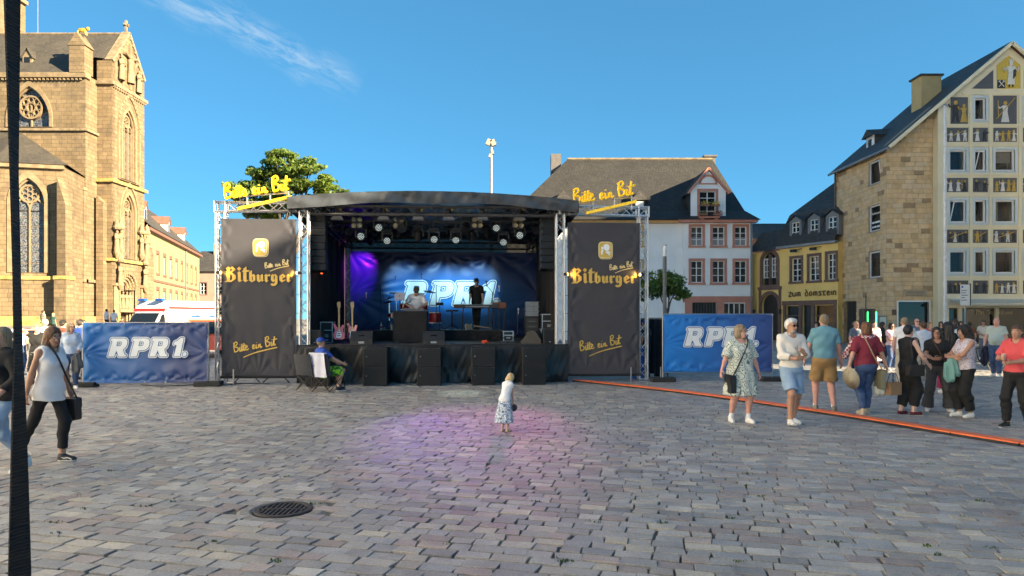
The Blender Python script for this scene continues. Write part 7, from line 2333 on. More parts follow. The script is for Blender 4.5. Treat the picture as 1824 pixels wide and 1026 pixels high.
class SDF:
 """points of a grid round a box"""
 def __init__(s, lo, hi, h):
  s.h = h
  s.org = np.array(lo) - 2 * h
  n = np.ceil((np.array(hi) - s.org) / h).astype(int) + 3
  g = [s.org[i] + np.arange(n[i]) * h for i in range(3)]
  s.P = np.stack(np.meshgrid(*g, indexing='ij'), -1).astype(np.float32)
  s.shape = tuple(n)
 def cap(s, a, b, ra, rb):
  a, b = np.array(a, np.float32), np.array(b, np.float32)
  ba = b - a; pa = s.P - a
  t = np.clip((pa @ ba) / max(float(ba @ ba), 1e-9), 0, 1)
  return np.linalg.norm(pa - t[..., None] * ba, axis=-1) - (ra + (rb - ra) * t)
 def ell(s, c, r, M3=None):
  p = s.P - np.array(c, np.float32)
  if M3 is not None:
   p = p @ np.array(M3, np.float32)
  r = np.array(r, np.float32)
  k0 = np.linalg.norm(p / r, axis=-1); k1 = np.linalg.norm(p / (r * r), axis=-1)
  return k0 * (k0 - 1) / np.maximum(k1, 1e-6)
 def plane(s, p, n):
  n = np.array(n, np.float32); n /= np.linalg.norm(n)
  return (s.P - np.array(p, np.float32)) @ n
 def mesh(s, d, name, mats, parent, matfn=None, extra=None, relax=1):
  V, Fq = surface_nets(d, s.org, s.h)
  for _ in range(relax):
   if len(V):
    nb = np.zeros_like(V); c = np.zeros(len(V))
    for i in range(4):
     np.add.at(nb, Fq[:, i], V[Fq[:, (i + 1) % 4]] + V[Fq[:, i - 1]]); np.add.at(c, Fq[:, i], 2)
    V = V * .5 + .5 * nb / np.maximum(c, 1)[:, None]
  nv, nf = len(V), len(Fq)
  ev = np.array(extra.v) if extra and extra.v else np.zeros((0, 3))
  me = bpy.data.meshes.new(name)
  if extra and extra.f:
   me.from_pydata(np.concatenate([V, ev]).tolist(), [], Fq.tolist() + [tuple(i + nv for i in f) for f in extra.f])
  else:
   me.vertices.add(nv); me.loops.add(nf * 4); me.polygons.add(nf)
   me.vertices.foreach_set('co', V.astype('f4').ravel()); me.loops.foreach_set('vertex_index', Fq.astype('i4').ravel())
   me.polygons.foreach_set('loop_start', np.arange(0, nf * 4, 4, dtype='i4')); me.polygons.foreach_set('loop_total', np.full(nf, 4, 'i4'))
  for m in (mats if isinstance(mats, (list, tuple)) else [mats]):
   me.materials.append(m)
  mi = np.zeros(len(me.polygons), 'i4')
  if matfn is not None and nf:
   mi[:nf] = matfn(V[Fq].mean(1))
  if extra and extra.f:
   mi[nf:] = extra.m
  me.polygons.foreach_set('material_index', mi)
  me.polygons.foreach_set('use_smooth', [True] * len(me.polygons))
  me.update(calc_edges=True)
  return link(name, me, parent)
def smin(a, b, k):
 h = np.clip(.5 + .5 * (b - a) / k, 0, 1)
 return b + (a - b) * h - k * h * (1 - h)
def smins(ds, k):
 r = ds[0]
 for d in ds[1:]:
  r = smin(r, d, k)
 return r
def ik(a, t, l1, l2, pole):
 a, t, pole = Vector(a), Vector(t), Vector(pole)
 d = t - a; L = min(d.length, (l1 + l2) * .999)
 t = a + d.normalized() * L
 x = (l1 * l1 - l2 * l2 + L * L) / (2 * L)
 y = math.sqrt(max(l1 * l1 - x * x, 0))
 d.normalize()
 n = pole - d * pole.dot(d)
 n = n.normalized() if n.length > 1e-5 else d.orthogonal().normalized()
 return a + d * x + n * y, t
SKIN = {'fair': (.50, .285, .205), 'tan': (.42, .225, .145), 'pink': (.54, .29, .23), 'dark': (.055, .030, .021), 'pale': (.58, .37, .29)}
HAIRC = {'brown': (.075, .04, .02), 'auburn': (.14, .06, .025), 'black': (.010, .008, .008), 'blond': (.64, .46, .20), 'ash': (.24, .18, .11), 'grey': (.30, .29, .28), 'white': (.62, .61, .59), 'dark': (.028, .018, .012)}
def skinm(k):
 nm = 'skin_' + k
 if nm in MATS:
  return MATS[nm]
 m = M(nm, SKIN[k], .55, 0, .07, 18)
 m.node_tree.nodes['Principled BSDF'].inputs['Subsurface Weight'].default_value = .08
 m.node_tree.nodes['Principled BSDF'].inputs['Subsurface Radius'].default_value = (.03, .012, .008)
 return m
M_LIP = M('lip', (.36, .12, .10), .5, 0, 0); M_EYEW = M('eye_white', (.7, .69, .67), .3, 0, 0); M_IRIS = M('iris', (.03, .022, .015), .2, 0, 0); M_BROWD = M('eyebrow', (.06, .035, .02), .8, 0, 0)
def hairm(hc):
 nm = 'hair_' + hc
 if nm in MATS: return MATS[nm]
 t = NT(nm); c = HAIRC[hc]
 mp = t.n('ShaderNodeMapping'); mp.inputs['Scale'].default_value = (1, 1, .14)
 t.l(t.obj(), mp.inputs[0])
 f = t.noise(150, 4, .7, mp.outputs[0], .4)
 f2 = t.noise(22, 3, .6, mp.outputs[0])
 a = t.ramp(f, [(.3, tuple(x * .45 for x in c)), (.72, tuple(min(1, x * 1.5) for x in c))])
 t.l(t.mix(1, a, t.ramp(f2, [(.3, (.7,) * 3), (.7, (1.3,) * 3)]), 'MULTIPLY'), t.b.inputs['Base Color'])
 t.b.inputs['Roughness'].default_value = .5
 t.bump(f, .8, .006)
 MATS[nm] = t.m
 return t.m
def cloth_mat(name, c, var=.1, bump=.25, rough=.85, scale=5):
 return M('cloth_' + name, c, rough, 0, var, scale, bump, 260, .002)
def pattern_mat(name, base, marks, scale, thr, kind='noise'):
 nm = 'cloth_' + name
 if nm in MATS:
  return MATS[nm]
 t = NT(nm)
 col = (*base, 1)
 for i, (mc, s_) in enumerate(marks):
  if kind == 'rings':
   w = t.n('ShaderNodeTexVoronoi'); w.inputs['Scale'].default_value = scale * s_
   t.l(t.obj(), w.inputs['Vector'])
   f = t.math('GREATER_THAN', t.math('SINE', t.math('MULTIPLY', w.outputs['Distance'], 26)), thr)
  elif kind == 'check':
   w = t.n('ShaderNodeTexChecker'); w.inputs['Scale'].default_value = scale * s_
   t.l(t.obj(), w.inputs['Vector']); f = w.outputs['Fac']
  else:
   f = t.math('GREATER_THAN', t.noise(scale * s_, 2, .5, dist=1.2), thr)
  col = t.mix(f, col, mc)
 t.l(col, t.b.inputs['Base Color'])
 t.b.inputs['Roughness'].default_value = .85
 MATS[nm] = t.m
 return t.m
def person(label, pos, H, heading, skin='fair', hair=('short', 'brown'), top=None, bottom=None, shoes=None, pose=None, fem=False, fat=1.0,
   glasses=None, headwear=None, group=None, res=None, z=0.0, socks=None, belly=0, detail=True, cat='person', child=False):
 """pose keys (metres for a 1.75 m body; x to the person's own left, -y the way they face):
  lf/rf foot offsets, lh/rh hand targets, lean, sway, yaw (head), pitch (head), twist, hip (drop), seat"""
 p = dict(lf=(.11, 0, 0), rf=(-.11, 0, 0), lh=None, rh=None, lean=0, yaw=0, pitch=0, drop=0, tilt=0, lelbow=None, relbow=None, hipy=0)
 p.update(pose or {})
 k = H / 1.75
 root = thing('person', label, cat, (pos[0], pos[1], z), heading, group)
 d_cam = math.hypot(pos[0], pos[1])
 h = res or (.0115 if d_cam < 14.5 else .015 if d_cam < 27 else .024)
 hs = 1.18 if child else 1.0          # bigger head for a child
 sw = (.158 if fem else .168) * (.9 if child else 1)
 fat2 = fat
 S = lambda v: Vector((v[0] * k, v[1] * k, v[2] * k))
 hipz = .93 - p['drop']
 pel = Vector((0, p['hipy'], hipz))
 RL = Matrix.Rotation(R(p['lean']), 3, 'X') @ Matrix.Rotation(R(p['tilt']), 3, 'Y')     # + lean: forward (-y)
 T = lambda x, y, zz: pel + RL @ Vector((x, y, zz))
 shL, shR = T(sw, .01, .49), T(-sw, .01, .49)
 neck = T(0, .005, .535)
 RH = Matrix.Rotation(R(p['yaw']), 3, 'Z') @ RL @ Matrix.Rotation(R(p['pitch']), 3, 'X') if True else RL
 head = neck + RL @ Vector((0, -.01, .05)) + RH @ Vector((0, -.012, .10))
 hl = Vector((.088, p['hipy'], hipz - .02)); hr = Vector((-.088, p['hipy'], hipz - .02))
 legs = []
 for hp, f, sg in ((hl, p['lf'], 1), (hr, p['rf'], -1)):
  ank = Vector((f[0], f[1] + .03, .085 + f[2]))
  kn, ank = ik(hp, ank, .435, .425, (f[0] * .5, -1, 0))
  toe_dir = Vector((sg * .18 + (f[3] if len(f) > 3 else 0), -1, -(f[4] if len(f) > 4 else 0))).normalized()
  legs.append((hp, kn, ank, toe_dir))
 arms = []
 for sh, hd, sg, el in ((shL, p['lh'], 1, p['lelbow']), (shR, p['rh'], -1, p['relbow'])):
  tgt = Vector(hd) if hd else sh + Vector((sg * (.06 + .05 * (fat - 1)), -.05, -.52))
  e, w = ik(sh, tgt, .285, .255, el or (sg * .5, .7, -.15))
  arms.append((sh, e, w, sg))
 up = RL @ Vector((0, 0, 1)); fw = RL @ Vector((0, -1, 0)); hf = RH @ Vector((0, -1, 0)); hu = RH @ Vector((0, 0, 1)); hx = RH @ Vector((1, 0, 0))
 pts = [shL, shR, head + hu * .2 * hs, head - hu * .2, pel] + [q for l in legs for q in l[:3]] + [q for a in arms for q in a[1:3]]
 lo = [min(q[i] for q in pts) - .24 for i in range(3)]; hi = [max(q[i] for q in pts) + .24 for i in range(3)]
 lo[2] = min(q[2] for q in pts) - .09; hi[2] = max(q[2] for q in pts) + .04
 arr = lambda v: np.array((v[0], v[1], v[2])) * k
 B = lambda: SDF(np.array(lo) * k, np.array(hi) * k, h)
 g = B()
 cap = lambda gg, a, b, ra, rb: gg.cap(arr(a), arr(b), ra * k, rb * k)
 rot = np.array(RL); roth = np.array(RH)
 def torso(gg, infl=0.0, kk=.06):
  wb = (1.05 if fem else .96)
  ds = [gg.ell(arr(T(0, .005, .02)), np.array((.165 * wb * fat2 ** .8 + infl, .118 * fat2 + infl, .135 + infl)) * k, rot),
    gg.ell(arr(T(0, .0, .18)), np.array(((.130 if fem else .148) * fat2 + infl, .100 * fat2 + belly * .3 + infl, .14 + infl)) * k, rot),
    gg.ell(arr(T(0, .01, .34)), np.array(((.145 if fem else .170) * (fat2 ** .5) + infl, .112 * fat2 ** .7 + infl, .19 + infl)) * k, rot),
    cap(gg, T(sw * .80, .012, .468), T(-sw * .80, .012, .468), .056 + infl, .056 + infl),
    cap(gg, T(0, .02, .53), T(sw * .75, .014, .472), .048 + infl * .7, .052 + infl), cap(gg, T(0, .02, .53), T(-sw * .75, .014, .472), .048 + infl * .7, .052 + infl)]
  if belly:
   ds.append(gg.ell(arr(T(0, -.05, .16)), np.array((.13 * fat2 + infl, .10 * fat2 + belly + infl, .13 + infl)) * k, rot))
  if fem and not child:
   for s_ in (-1, 1):
    ds.append(gg.ell(arr(T(s_ * .075, -.085, .335)), np.array((.068 * fat2 ** .5 + infl, .062 + infl, .068 + infl)) * k, rot))
  return smins(ds, kk * k)
 def leg(gg, l, infl=0.0, r=(.082, .058, .038), lo_=1.0):
  hp, kn, an, td = l
  f = fat2 ** .7
  mid = kn.lerp(an, .3) + Vector((0, .022, 0))
  return smins([cap(gg, hp, kn, r[0] * f + infl, r[1] * f + infl), cap(gg, kn, mid, r[1] * .95 * f + infl, r[1] * .93 * f + infl), cap(gg, mid, an, r[1] * .9 * f + infl, r[2] + infl)], .03 * k)
 def arm(gg, a, infl=0.0):
  sh, e, w, sg = a
  f = fat2 ** .6 * (.88 if fem else 1)
  return smins([cap(gg, sh, e, .050 * f + infl, .040 * f + infl), cap(gg, e, e.lerp(w, .35), .040 * f + infl, .040 * f + infl), cap(gg, e.lerp(w, .35), w, .040 * f + infl, .027 + infl)], .02 * k)
 hd_ = head
 Hd = lambda x, y, zz: hd_ + RH @ Vector((x * hs, y * hs, zz * hs))
 hsk = k * hs
 skull = g.ell(arr(Hd(0, .015, .025)), np.array((.073, .094, .095)) * hsk, roth)
 jaw = g.ell(arr(Hd(0, -.028, -.045)), np.array((.054, .062, .072)) * hsk, roth)
 face = smin(skull, jaw, .035 * hsk)
 nose = g.cap(arr(Hd(0, -.083, .012)), arr(Hd(0, -.104, -.022)), .009 * hsk, .014 * hsk)
 brow = g.cap(arr(Hd(.038, -.070, .030)), arr(Hd(-.038, -.070, .030)), .012 * hsk, .012 * hsk)
 chin = g.ell(arr(Hd(0, -.068, -.092)), np.array((.026, .022, .018)) * hsk, roth)
 face = smins([face, nose, brow, chin], .014 * hsk)
 for s_ in (-1, 1):
  face = smin(face, g.ell(arr(Hd(s_ * .076, .012, -.005)), np.array((.010, .019, .030)) * hsk, roth), .008 * hsk)
  face = np.maximum(face, -g.ell(arr(Hd(s_ * .031, -.098, .012)), np.array((.017, .014, .010)) * hsk, roth))
 nk = cap(g, neck + RL @ Vector((0, .005, -.04)), Hd(0, .012, -.06), .056 if not fem else .047, .050 if not fem else .042)
 body = smins([torso(g), nk], .05 * k)
 body = smin(body, face, .02 * k)
 lg = np.minimum(leg(g, legs[0]), leg(g, legs[1]))
 body = smin(body, lg, .035 * k)
 for a in arms:
  body = smin(body, arm(g, a), .022 * k)
 for hp, kn, an, td in legs:                            # bare foot inside the shoe
  body = smin(body, cap(g, an - Vector((0, 0, .02)), an + td * .13 - Vector((0, 0, .05)), .032, .022), .02 * k)
 ex = MB()
 hand_frames = []
 for ai, (sh, e, w, sg) in enumerate(arms):
  dr = (w - e).normalized()
  hdr = (p.get('lhd') if sg > 0 else p.get('rhd'))
  dirn = Vector(hdr).normalized() if hdr else (dr + Vector((0, -.15, 0))).normalized()
  side = Vector((0, -1, 0)) if abs(dirn.z) > .7 else Vector((0, 0, 1))      # where the thumb points
  th = (p.get('lth') if sg > 0 else p.get('rth'))
  if th: side = Vector(th)
  side = (side - dirn * side.dot(dirn)).normalized()
  pn = dirn.cross(side).normalized()
  inward = Vector((-sg, 0, 0))
  if p.get('palm'): inward = Vector(p['palm'])
  if pn.dot(inward) < 0: pn = -pn                                          # palm side
  pc = w + dirn * .045
  M3 = np.array(Matrix((side, pn, dirn)).transposed())
  body = smin(body, g.ell(arr(pc), np.array((.039, .019, .052)) * k, M3), .018 * k)
  for fi, (off, L) in enumerate(((.028, .070), (.010, .078), (-.009, .073), (-.027, .058))):
   b0 = w + dirn * .075 + side * off
   c1 = dirn * .93 + pn * .32; c2 = dirn * .7 + pn * .72
   q = [b0, b0 + c1.normalized() * L * .55, b0 + c1.normalized() * L * .55 + c2.normalized() * L * .5]
   ex.tube([S(v) for v in q], [.0095 * k, .0085 * k, .0065 * k], 6)
  t0 = w + dirn * .022 + side * .030
  ex.tube([S(v) for v in (t0, t0 + (dirn * .6 + side * .7 + pn * .25).normalized() * .034, t0 + (dirn * .9 + side * .55 + pn * .45).normalized() * .066)], [.012 * k, .010 * k, .008 * k], 6)
  hand_frames.append((S(w + dirn * .085 + pn * .03), dirn, pn, side))
 if d_cam < 24:
  for s_ in (-1, 1):
   m = np.array(RH)
   ex.ball(S(Hd(s_ * .031, -.0835, .012)), tuple(v * hsk for v in (.013, .008, .0075)), 8, 6, 1, RH)
   ex.ball(S(Hd(s_ * .031, -.0895, .012)), tuple(v * hsk for v in (.0062, .004, .0066)), 8, 6, 2, RH)
   ex.ball(S(Hd(s_ * .033, -.0850, .036)), tuple(v * hsk for v in (.019, .005, .0042)), 8, 5, 4, RH)
  ex.ball(S(Hd(0, -.0895, -.058)), tuple(v * hsk for v in (.023, .007, .0055)), 8, 5, 3, RH)
  ex.ball(S(Hd(0, -.0880, -.066)), tuple(v * hsk for v in (.019, .007, .0055)), 8, 5, 3, RH)
 bodyo = g.mesh(body, 'body', [skinm(skin), M_EYEW, M_IRIS, M_LIP, M_BROWD], root, None, ex)
 np_rng = np.random.default_rng(int(abs(pos[0] * 100 + pos[1] * 37)) + 1)
 ph = np_rng.uniform(0, 6, 6)
 def folds(gg, amp, fz=22, fx=34):
  X, Y, Z_ = gg.P[..., 0] / k, gg.P[..., 1] / k, gg.P[..., 2] / k
  return amp * k * (np.sin(Z_ * fz + X * 18 + ph[0]) * np.sin(X * fx * .6 + Z_ * 9 + ph[1]) + .7 * np.sin(Z_ * fz * 1.9 - Y * 22 + ph[2]) + .5 * np.sin(X * fx + Y * 25 + Z_ * 6 + ph[3])) * .55
 waist_h = .14 if not top or (top[1] if len(top) > 1 else {}).get('hem', -.05) > -.01 else .03
 if bottom and bottom[0] in ('trousers', 'shorts'):
  kind, mat, opt = bottom[0], bottom[1], (bottom[2] if len(bottom) > 2 else {})
  inf = opt.get('loose', .012)
  gg = B()
  ds = [smin(gg.ell(arr(T(0, .008, .0)), np.array((.168 * fat2 ** .8 + inf, .125 * fat2 + inf, .15 + inf)) * k, rot), torso(gg, inf * .8), .03 * k)]
  ds[0] = np.maximum(ds[0], gg.plane(arr(T(0, 0, opt.get('waist', waist_h))), tuple(up)))
  ds[0] = np.maximum(ds[0], -gg.plane(arr(T(0, 0, -.12)), tuple(up))) if False else ds[0]
  cut = opt.get('cut', .97 if kind == 'trousers' else .42)
  for l in legs:
   hp, kn, an, td = l
   f = fat2 ** .7
   fl = opt.get('flare', 0)
   ra, rk, rn = .086 * f + inf, .062 * f + inf + opt.get('wide', 0), .046 + inf + fl + opt.get('wide', 0)
   if kind == 'shorts':
    rk = .080 * f + inf + opt.get('wide', .008)
   cm_ = kn.lerp(an, .3) + Vector((0, .022, 0))
   a = cap(gg, hp, kn, ra, rk); b = smin(cap(gg, kn, cm_, rk, rk), cap(gg, cm_, an, rk * .98, max(rn, .042 + inf)), .02 * k)
   q = smin(a, b, .025 * k)
   if cut < .5:
    tt = cut * 2; cp = hp.lerp(kn, tt); n = (kn - hp)
    q = np.maximum(a, gg.plane(arr(cp), tuple(n)))
   else:
    tt = (cut - .5) * 2; cp = kn.lerp(an, tt); n = (an - kn)
    q = np.maximum(q, gg.plane(arr(cp), tuple(n)))
   ds.append(q)
  lim = np.minimum(ds[1], ds[2])
  d = smin(ds[0], lim, .03 * k)
  low = min((legs[i][0].lerp(legs[i][1], cut * 2) if cut < .5 else legs[i][1].lerp(legs[i][2], (cut - .5) * 2)).z for i in (0, 1)) - .03
  d = d + folds(gg, opt.get('fold', .008), 26, 30)
  gg.mesh(d, kind, mat, root)
 skirt_on_top = None
 if bottom and bottom[0] in ('skirt', 'dress'):
  kind, mat, opt = bottom[0], bottom[1], (bottom[2] if len(bottom) > 2 else {})
  gg = B()
  w0 = T(0, 0, opt.get('waist', .16)); hemz = opt.get('hem', .5)
  low_c = Vector((opt.get('dx', 0), p['hipy'] + opt.get('dy', 0), hemz))
  Pz = gg.P[..., 2] / k
  t = np.clip((w0.z - Pz) / (w0.z - hemz), -.1, 1.05)
  cx = w0.x + (low_c.x - w0.x) * t; cy = w0.y + (low_c.y - w0.y) * t
  X = gg.P[..., 0] / k - cx; Y = gg.P[..., 1] / k - cy
  th_ = np.arctan2(Y, X)
  r0, r1 = opt.get('r0', .14 * fat2), opt.get('r1', .27 * fat2)
  rr_ = r0 + (r1 - r0) * np.clip(t, 0, 1) ** opt.get('pow', .75) + opt.get('fold', .012) * np.clip(t, 0, 1) * (np.sin(th_ * opt.get('n', 9) + ph[0]) + .5 * np.sin(th_ * (opt.get('n', 9) + 4) + ph[1]))
  rho = np.sqrt(X * X + (Y * opt.get('flat', 1.25)) ** 2)
  d = (rho - rr_) * .75 * k
  d = np.maximum(d, gg.plane(arr(w0), (0, 0, 1)))
  d = np.maximum(d, -gg.plane(arr(low_c), (0, 0, 1)))
  if kind == 'dress':
   skirt_on_top = (d, gg, mat)
  else:
   gg.mesh(d, 'skirt', mat, root)
 if top:
  mat, opt = top[0], (top[1] if len(top) > 1 else {})
  inf = opt.get('loose', .012)
  gg = B() if skirt_on_top is None else skirt_on_top[1]
  d = torso(gg, inf, .07)
  hem = opt.get('hem', -.05)
  if opt.get('flare'):
   d = smin(d, gg.cap(arr(T(0, 0, .2)), arr(T(0, .005, hem)), (.11 * fat2) * k, (.13 * fat2 + opt['flare']) * k), .06 * k)
  d = np.maximum(d, -gg.plane(arr(T(0, 0, hem)), tuple(up)))
  sl = opt.get('sleeve', .6)
  for a in arms:
   sh, e, w, sg = a
   f = fat2 ** .6 * (.92 if fem else 1)
   sl_r = opt.get('sl_r', .016)
   if sl > 0:
    aa = cap(gg, sh, e, .052 * f + inf * .8, .044 * f + sl_r)
    if sl <= 1:
     aa = np.maximum(aa, gg.plane(arr(sh.lerp(e, sl)), tuple(e - sh)))
    else:
     bb = cap(gg, e, w, .044 * f + sl_r, .034 + sl_r)
     bb = np.maximum(bb, gg.plane(arr(e.lerp(w, sl - 1)), tuple(w - e)))
     aa = smin(aa, bb, .02 * k)
    d = smin(d, aa, .02 * k)
   else:
    d = np.maximum(d, -gg.ell(arr(sh + Vector((sg * .055, 0, -.01))), np.array((.062, .12, .10)) * k))
  nk_r = opt.get('neck', .072)
  d = np.maximum(d, -gg.ell(arr(neck + RL @ Vector((0, -.045, .03))), np.array((nk_r, nk_r * 1.1, opt.get('neckd', .07))) * k, rot))
  if skirt_on_top is not None:
   d = smin(d, skirt_on_top[0], .03 * k)
  d = d + folds(gg, opt.get('fold', .010), 19, 30)
  nm = opt.get('name', 'shirt')
  tm = opt.get('mats')
  gg.mesh(d, nm, mat, root)
  if opt.get('collar'):
   m = MB()
   pr = []
   for i in range(17):
    a = R(-150 + 300 * i / 16 + 90)
    pr.append(S(neck + RL @ Vector((.066 * math.cos(a), .062 * math.sin(a) - .002, .028 + .012 * math.sin(a)))))
   m.tube(pr, .014 * k, 6, flat=None); m.build('collar', opt['collar'], root, smooth=True)
 if shoes:
  mat, opt = shoes[0], (shoes[1] if len(shoes) > 1 else {})
  sole = opt.get('sole', mat)
  for (hp, kn, an, td) in legs:
   tdh = Vector((td.x, td.y, 0)).normalized()
   heel = an - Vector((0, 0, .052)); toe = an + td * .155 - Vector((0, 0, .058))
   gl_ = [heel - tdh * .07, toe + tdh * .09, an + Vector((0, 0, .05))]
   lo2 = [min(q[i] for q in gl_) - .07 for i in range(3)]; hi2 = [max(q[i] for q in gl_) + .07 for i in range(3)]
   g2 = SDF(np.array(lo2) * k, np.array(hi2) * k, min(h, .011))
   d = smins([g2.cap(arr(heel - tdh * .02), arr(toe), .040 * k, .036 * k), g2.cap(arr(heel), arr(an + (-td * .01)), .042 * k, opt.get('ank', .042) * k), g2.cap(arr(an - Vector((0, 0, .01))), arr(toe - td * .02), .036 * k, .030 * k)], .03 * k)
   if opt.get('low'):
    d = np.maximum(d, g2.plane(arr(an - Vector((0, 0, .025))), (0, 0, 1)))
   nrm = td.cross(Vector((td.y, -td.x, 0))).normalized()
   if nrm.z < 0: nrm = -nrm
   solep = heel - Vector((0, 0, .033))
   d = np.maximum(d, -g2.plane(arr(solep), tuple(nrm)))
   nn = np.array(nrm); sp = arr(solep)
   so = g2.mesh(d, 'shoe', [mat, sole], root, lambda C: (((C - sp) @ nn) < .024 * k).astype('i4'))
   if opt.get('stripe'):
    m = MB()
    for s_ in (-1, 1):
     sx = Vector((tdh.y, -tdh.x, 0)) * s_ * .041
     m.tube(smoothpath([S(heel + sx + Vector((0, 0, .03))), S(heel + sx + tdh * .05 + Vector((0, 0, .012))), S(heel + sx * .98 + tdh * .10 + Vector((0, 0, .02))), S(heel + sx * .9 + tdh * .15 + Vector((0, 0, -.002)))], 4), .006 * k, 5)
    m.build('stripe', opt['stripe'], so)
   if socks:
    m = MB(); m.tube([S(an - Vector((0, 0, .02))), S(an + (kn - an).normalized() * .10)], [.046 * k, .042 * k], 12); m.build('sock', socks, root, smooth=True)
 if hair and hair[0] != 'bald':
  style, hc = hair
  hm = hc if not isinstance(hc, str) else hairm(hc)
  lo2 = np.array(Hd(0, 0, 0)) - .30; hi2 = np.array(Hd(0, 0, 0)) + .26
  lo2[2] -= .28 if style in ('long', 'dreads') else .05
  gh_ = SDF(lo2 * k, hi2 * k, min(h, .011))
  E = lambda x, y, zz, rx, ry, rz: gh_.ell(arr(Hd(x, y, zz)), np.array((rx, ry, rz)) * hsk, roth)
  Q = (gh_.P - arr(Hd(0, 0, 0)).astype(np.float32)) @ roth / hsk         # head coordinates
  qx, qy, qz = Q[..., 0], Q[..., 1], Q[..., 2]
  th_ = .016
  if style == 'short':
   d = E(0, .020, .032, .073 + .012, .094 + .010, .095 + .013)
   d = np.maximum(d, -(qz - (.055 - np.clip(qy + .03, 0, .08) * 1.35)) * hsk)
  elif style == 'crop':
   d = E(0, .018, .030, .073 + .006, .094 + .006, .095 + .006)
   d = np.maximum(d, -(qz - (.062 - np.clip(qy + .02, 0, .08) * 1.5)) * hsk)
  elif style == 'swept':
   d = smin(E(0, .024, .038, .088, .105, .105), E(0, -.02, .10, .062, .07, .03), .03 * hsk)
   d = np.maximum(d, -(qz - (.060 - np.clip(qy + .03, 0, .1) * 1.5)) * hsk)
  elif style in ('bob', 'long', 'girl', 'shoulder'):
   ln = {'bob': -.115, 'girl': -.11, 'shoulder': -.17, 'long': -.30}[style]
   d = E(0, .024, .034, .094, .108, .108)
   side = E(0, .035, ln * .5, .098 if style != 'shoulder' else .108, .085, abs(ln) * .62 + .03)
   d = smin(d, side, .03 * hsk)
   fr_ = np.where(qz > .052, .10, np.where(qz > -.02, .035, .02))
   inner = E(0, -.088, -.030, .064, .092, .108)
   d = np.maximum(d, -inner)
   d = np.maximum(d, -(qz - ln) * hsk)
  elif style == 'curly':
   d = smins([E(0, .03, .03, .112, .12, .118), E(.05, .05, -.10, .085, .085, .12), E(-.05, .05, -.10, .085, .085, .12), E(0, .075, -.12, .10, .075, .13)], .03 * hsk)
   d = np.maximum(d, -E(0, -.085, -.035, .056, .085, .095))
   d = d + .010 * hsk * (np.sin(qx * 130 + 2 * np.sin(qz * 90)) * np.sin(qz * 120 + qy * 60) + np.sin(qy * 150 + qx * 40))
  elif style == 'bun':
   d = smins([E(0, .020, .032, .084, .104, .106), E(0, .115, .05, .042, .042, .045)], .02 * hsk)
   d = np.maximum(d, -(qz - (.058 - np.clip(qy + .03, 0, .09) * 1.35)) * hsk)
  elif style == 'dreads':
   d = smins([E(0, .03, .035, .10, .115, .11), gh_.cap(arr(Hd(.03, .08, 0)), arr(Hd(.05, .12, -.44)), .085 * hsk, .06 * hsk), gh_.cap(arr(Hd(-.03, .08, 0)), arr(Hd(-.05, .12, -.44)), .085 * hsk, .06 * hsk)], .04 * hsk)
   d = np.maximum(d, -E(0, -.09, -.03, .056, .085, .095))
   d = d + .005 * hsk * np.sin(np.arctan2(qx, qy) * 26 + qz * 8)
  an_ = np.arctan2(qx, qy + .02)
  d = d + hsk * (.0048 * np.sin(an_ * 17 + qz * 16 + np.sin(qz * 30 + an_)) + .0022 * np.sin(an_ * 41 + qz * 7) + .003 * np.sin(qz * 26 + an_ * 3) * (qz < .02))
  gh_.mesh(d, 'hair', hm, root)
 if hair and len(hair) > 2 and hair[2] == 'beard' or (pose or {}).get('beard'):
  gh_ = SDF((np.array(Hd(0, 0, 0)) - .2) * k, (np.array(Hd(0, 0, 0)) + .15) * k, min(h, .010))
  d = gh_.ell(arr(Hd(0, -.030, -.058)), np.array((.058, .066, .066)) * hsk, roth)
  Q = (gh_.P - arr(Hd(0, 0, 0)).astype(np.float32)) @ roth / hsk
  d = np.maximum(d, (Q[..., 2] + .062) * hsk); d = np.maximum(d, (Q[..., 1] - .01) * hsk)
  gh_.mesh(d, 'beard', M('beard_' + str((pose or {}).get('beard', 'grey')), HAIRC.get((pose or {}).get('beard', 'grey'), (.3, .29, .28)), .8, 0, .2, 40), root)
 if glasses:
  m = MB(); mi = 0
  for s_ in (-1, 1):
   c = Hd(s_ * .034, -.099, .012)
   rim = [S(c + RH @ Vector((.026 * math.cos(R(30 * i)), .004 * abs(math.cos(R(30 * i))), .019 * math.sin(R(30 * i)))) * hs) for i in range(12)]
   m.tube(rim, .0032 * hsk, 5, 0, closed=True)
   if glasses == 'sun':
    m.add(rim, [tuple(range(12))], 1)
   m.tube([S(Hd(s_ * .060, -.094, .018)), S(Hd(s_ * .080, .0, .016))], .003 * hsk, 5)
  m.tube([S(Hd(.009, -.102, .016)), S(Hd(-.009, -.102, .016))], .003 * hsk, 5)
  m.build('sunglasses' if glasses == 'sun' else 'glasses', [M_CASE, M('sun_lens', (.006, .005, .005), .08, 0, 0)], root)
 if headwear:
  cm, brim = headwear
  gh_ = SDF((np.array(Hd(0, 0, 0)) - .22) * k, (np.array(Hd(0, 0, 0)) + .25) * k, min(h, .011))
  d = gh_.ell(arr(Hd(0, .018, .035)), np.array((.092, .112, .110)) * hsk, roth)
  Q = (gh_.P - arr(Hd(0, 0, 0)).astype(np.float32)) @ roth / hsk
  d = np.maximum(d, -(Q[..., 2] - .045) * hsk)
  if brim == 'peak':
   b = gh_.ell(arr(Hd(0, -.115, .052)), np.array((.078, .085, .012)) * hsk, roth)
   d = smin(d, b, .01 * hsk)
  elif brim == 'wide':
   b = gh_.ell(arr(Hd(0, .01, .05)), np.array((.17, .185, .012)) * hsk, roth); d = smin(d, b, .015 * hsk)
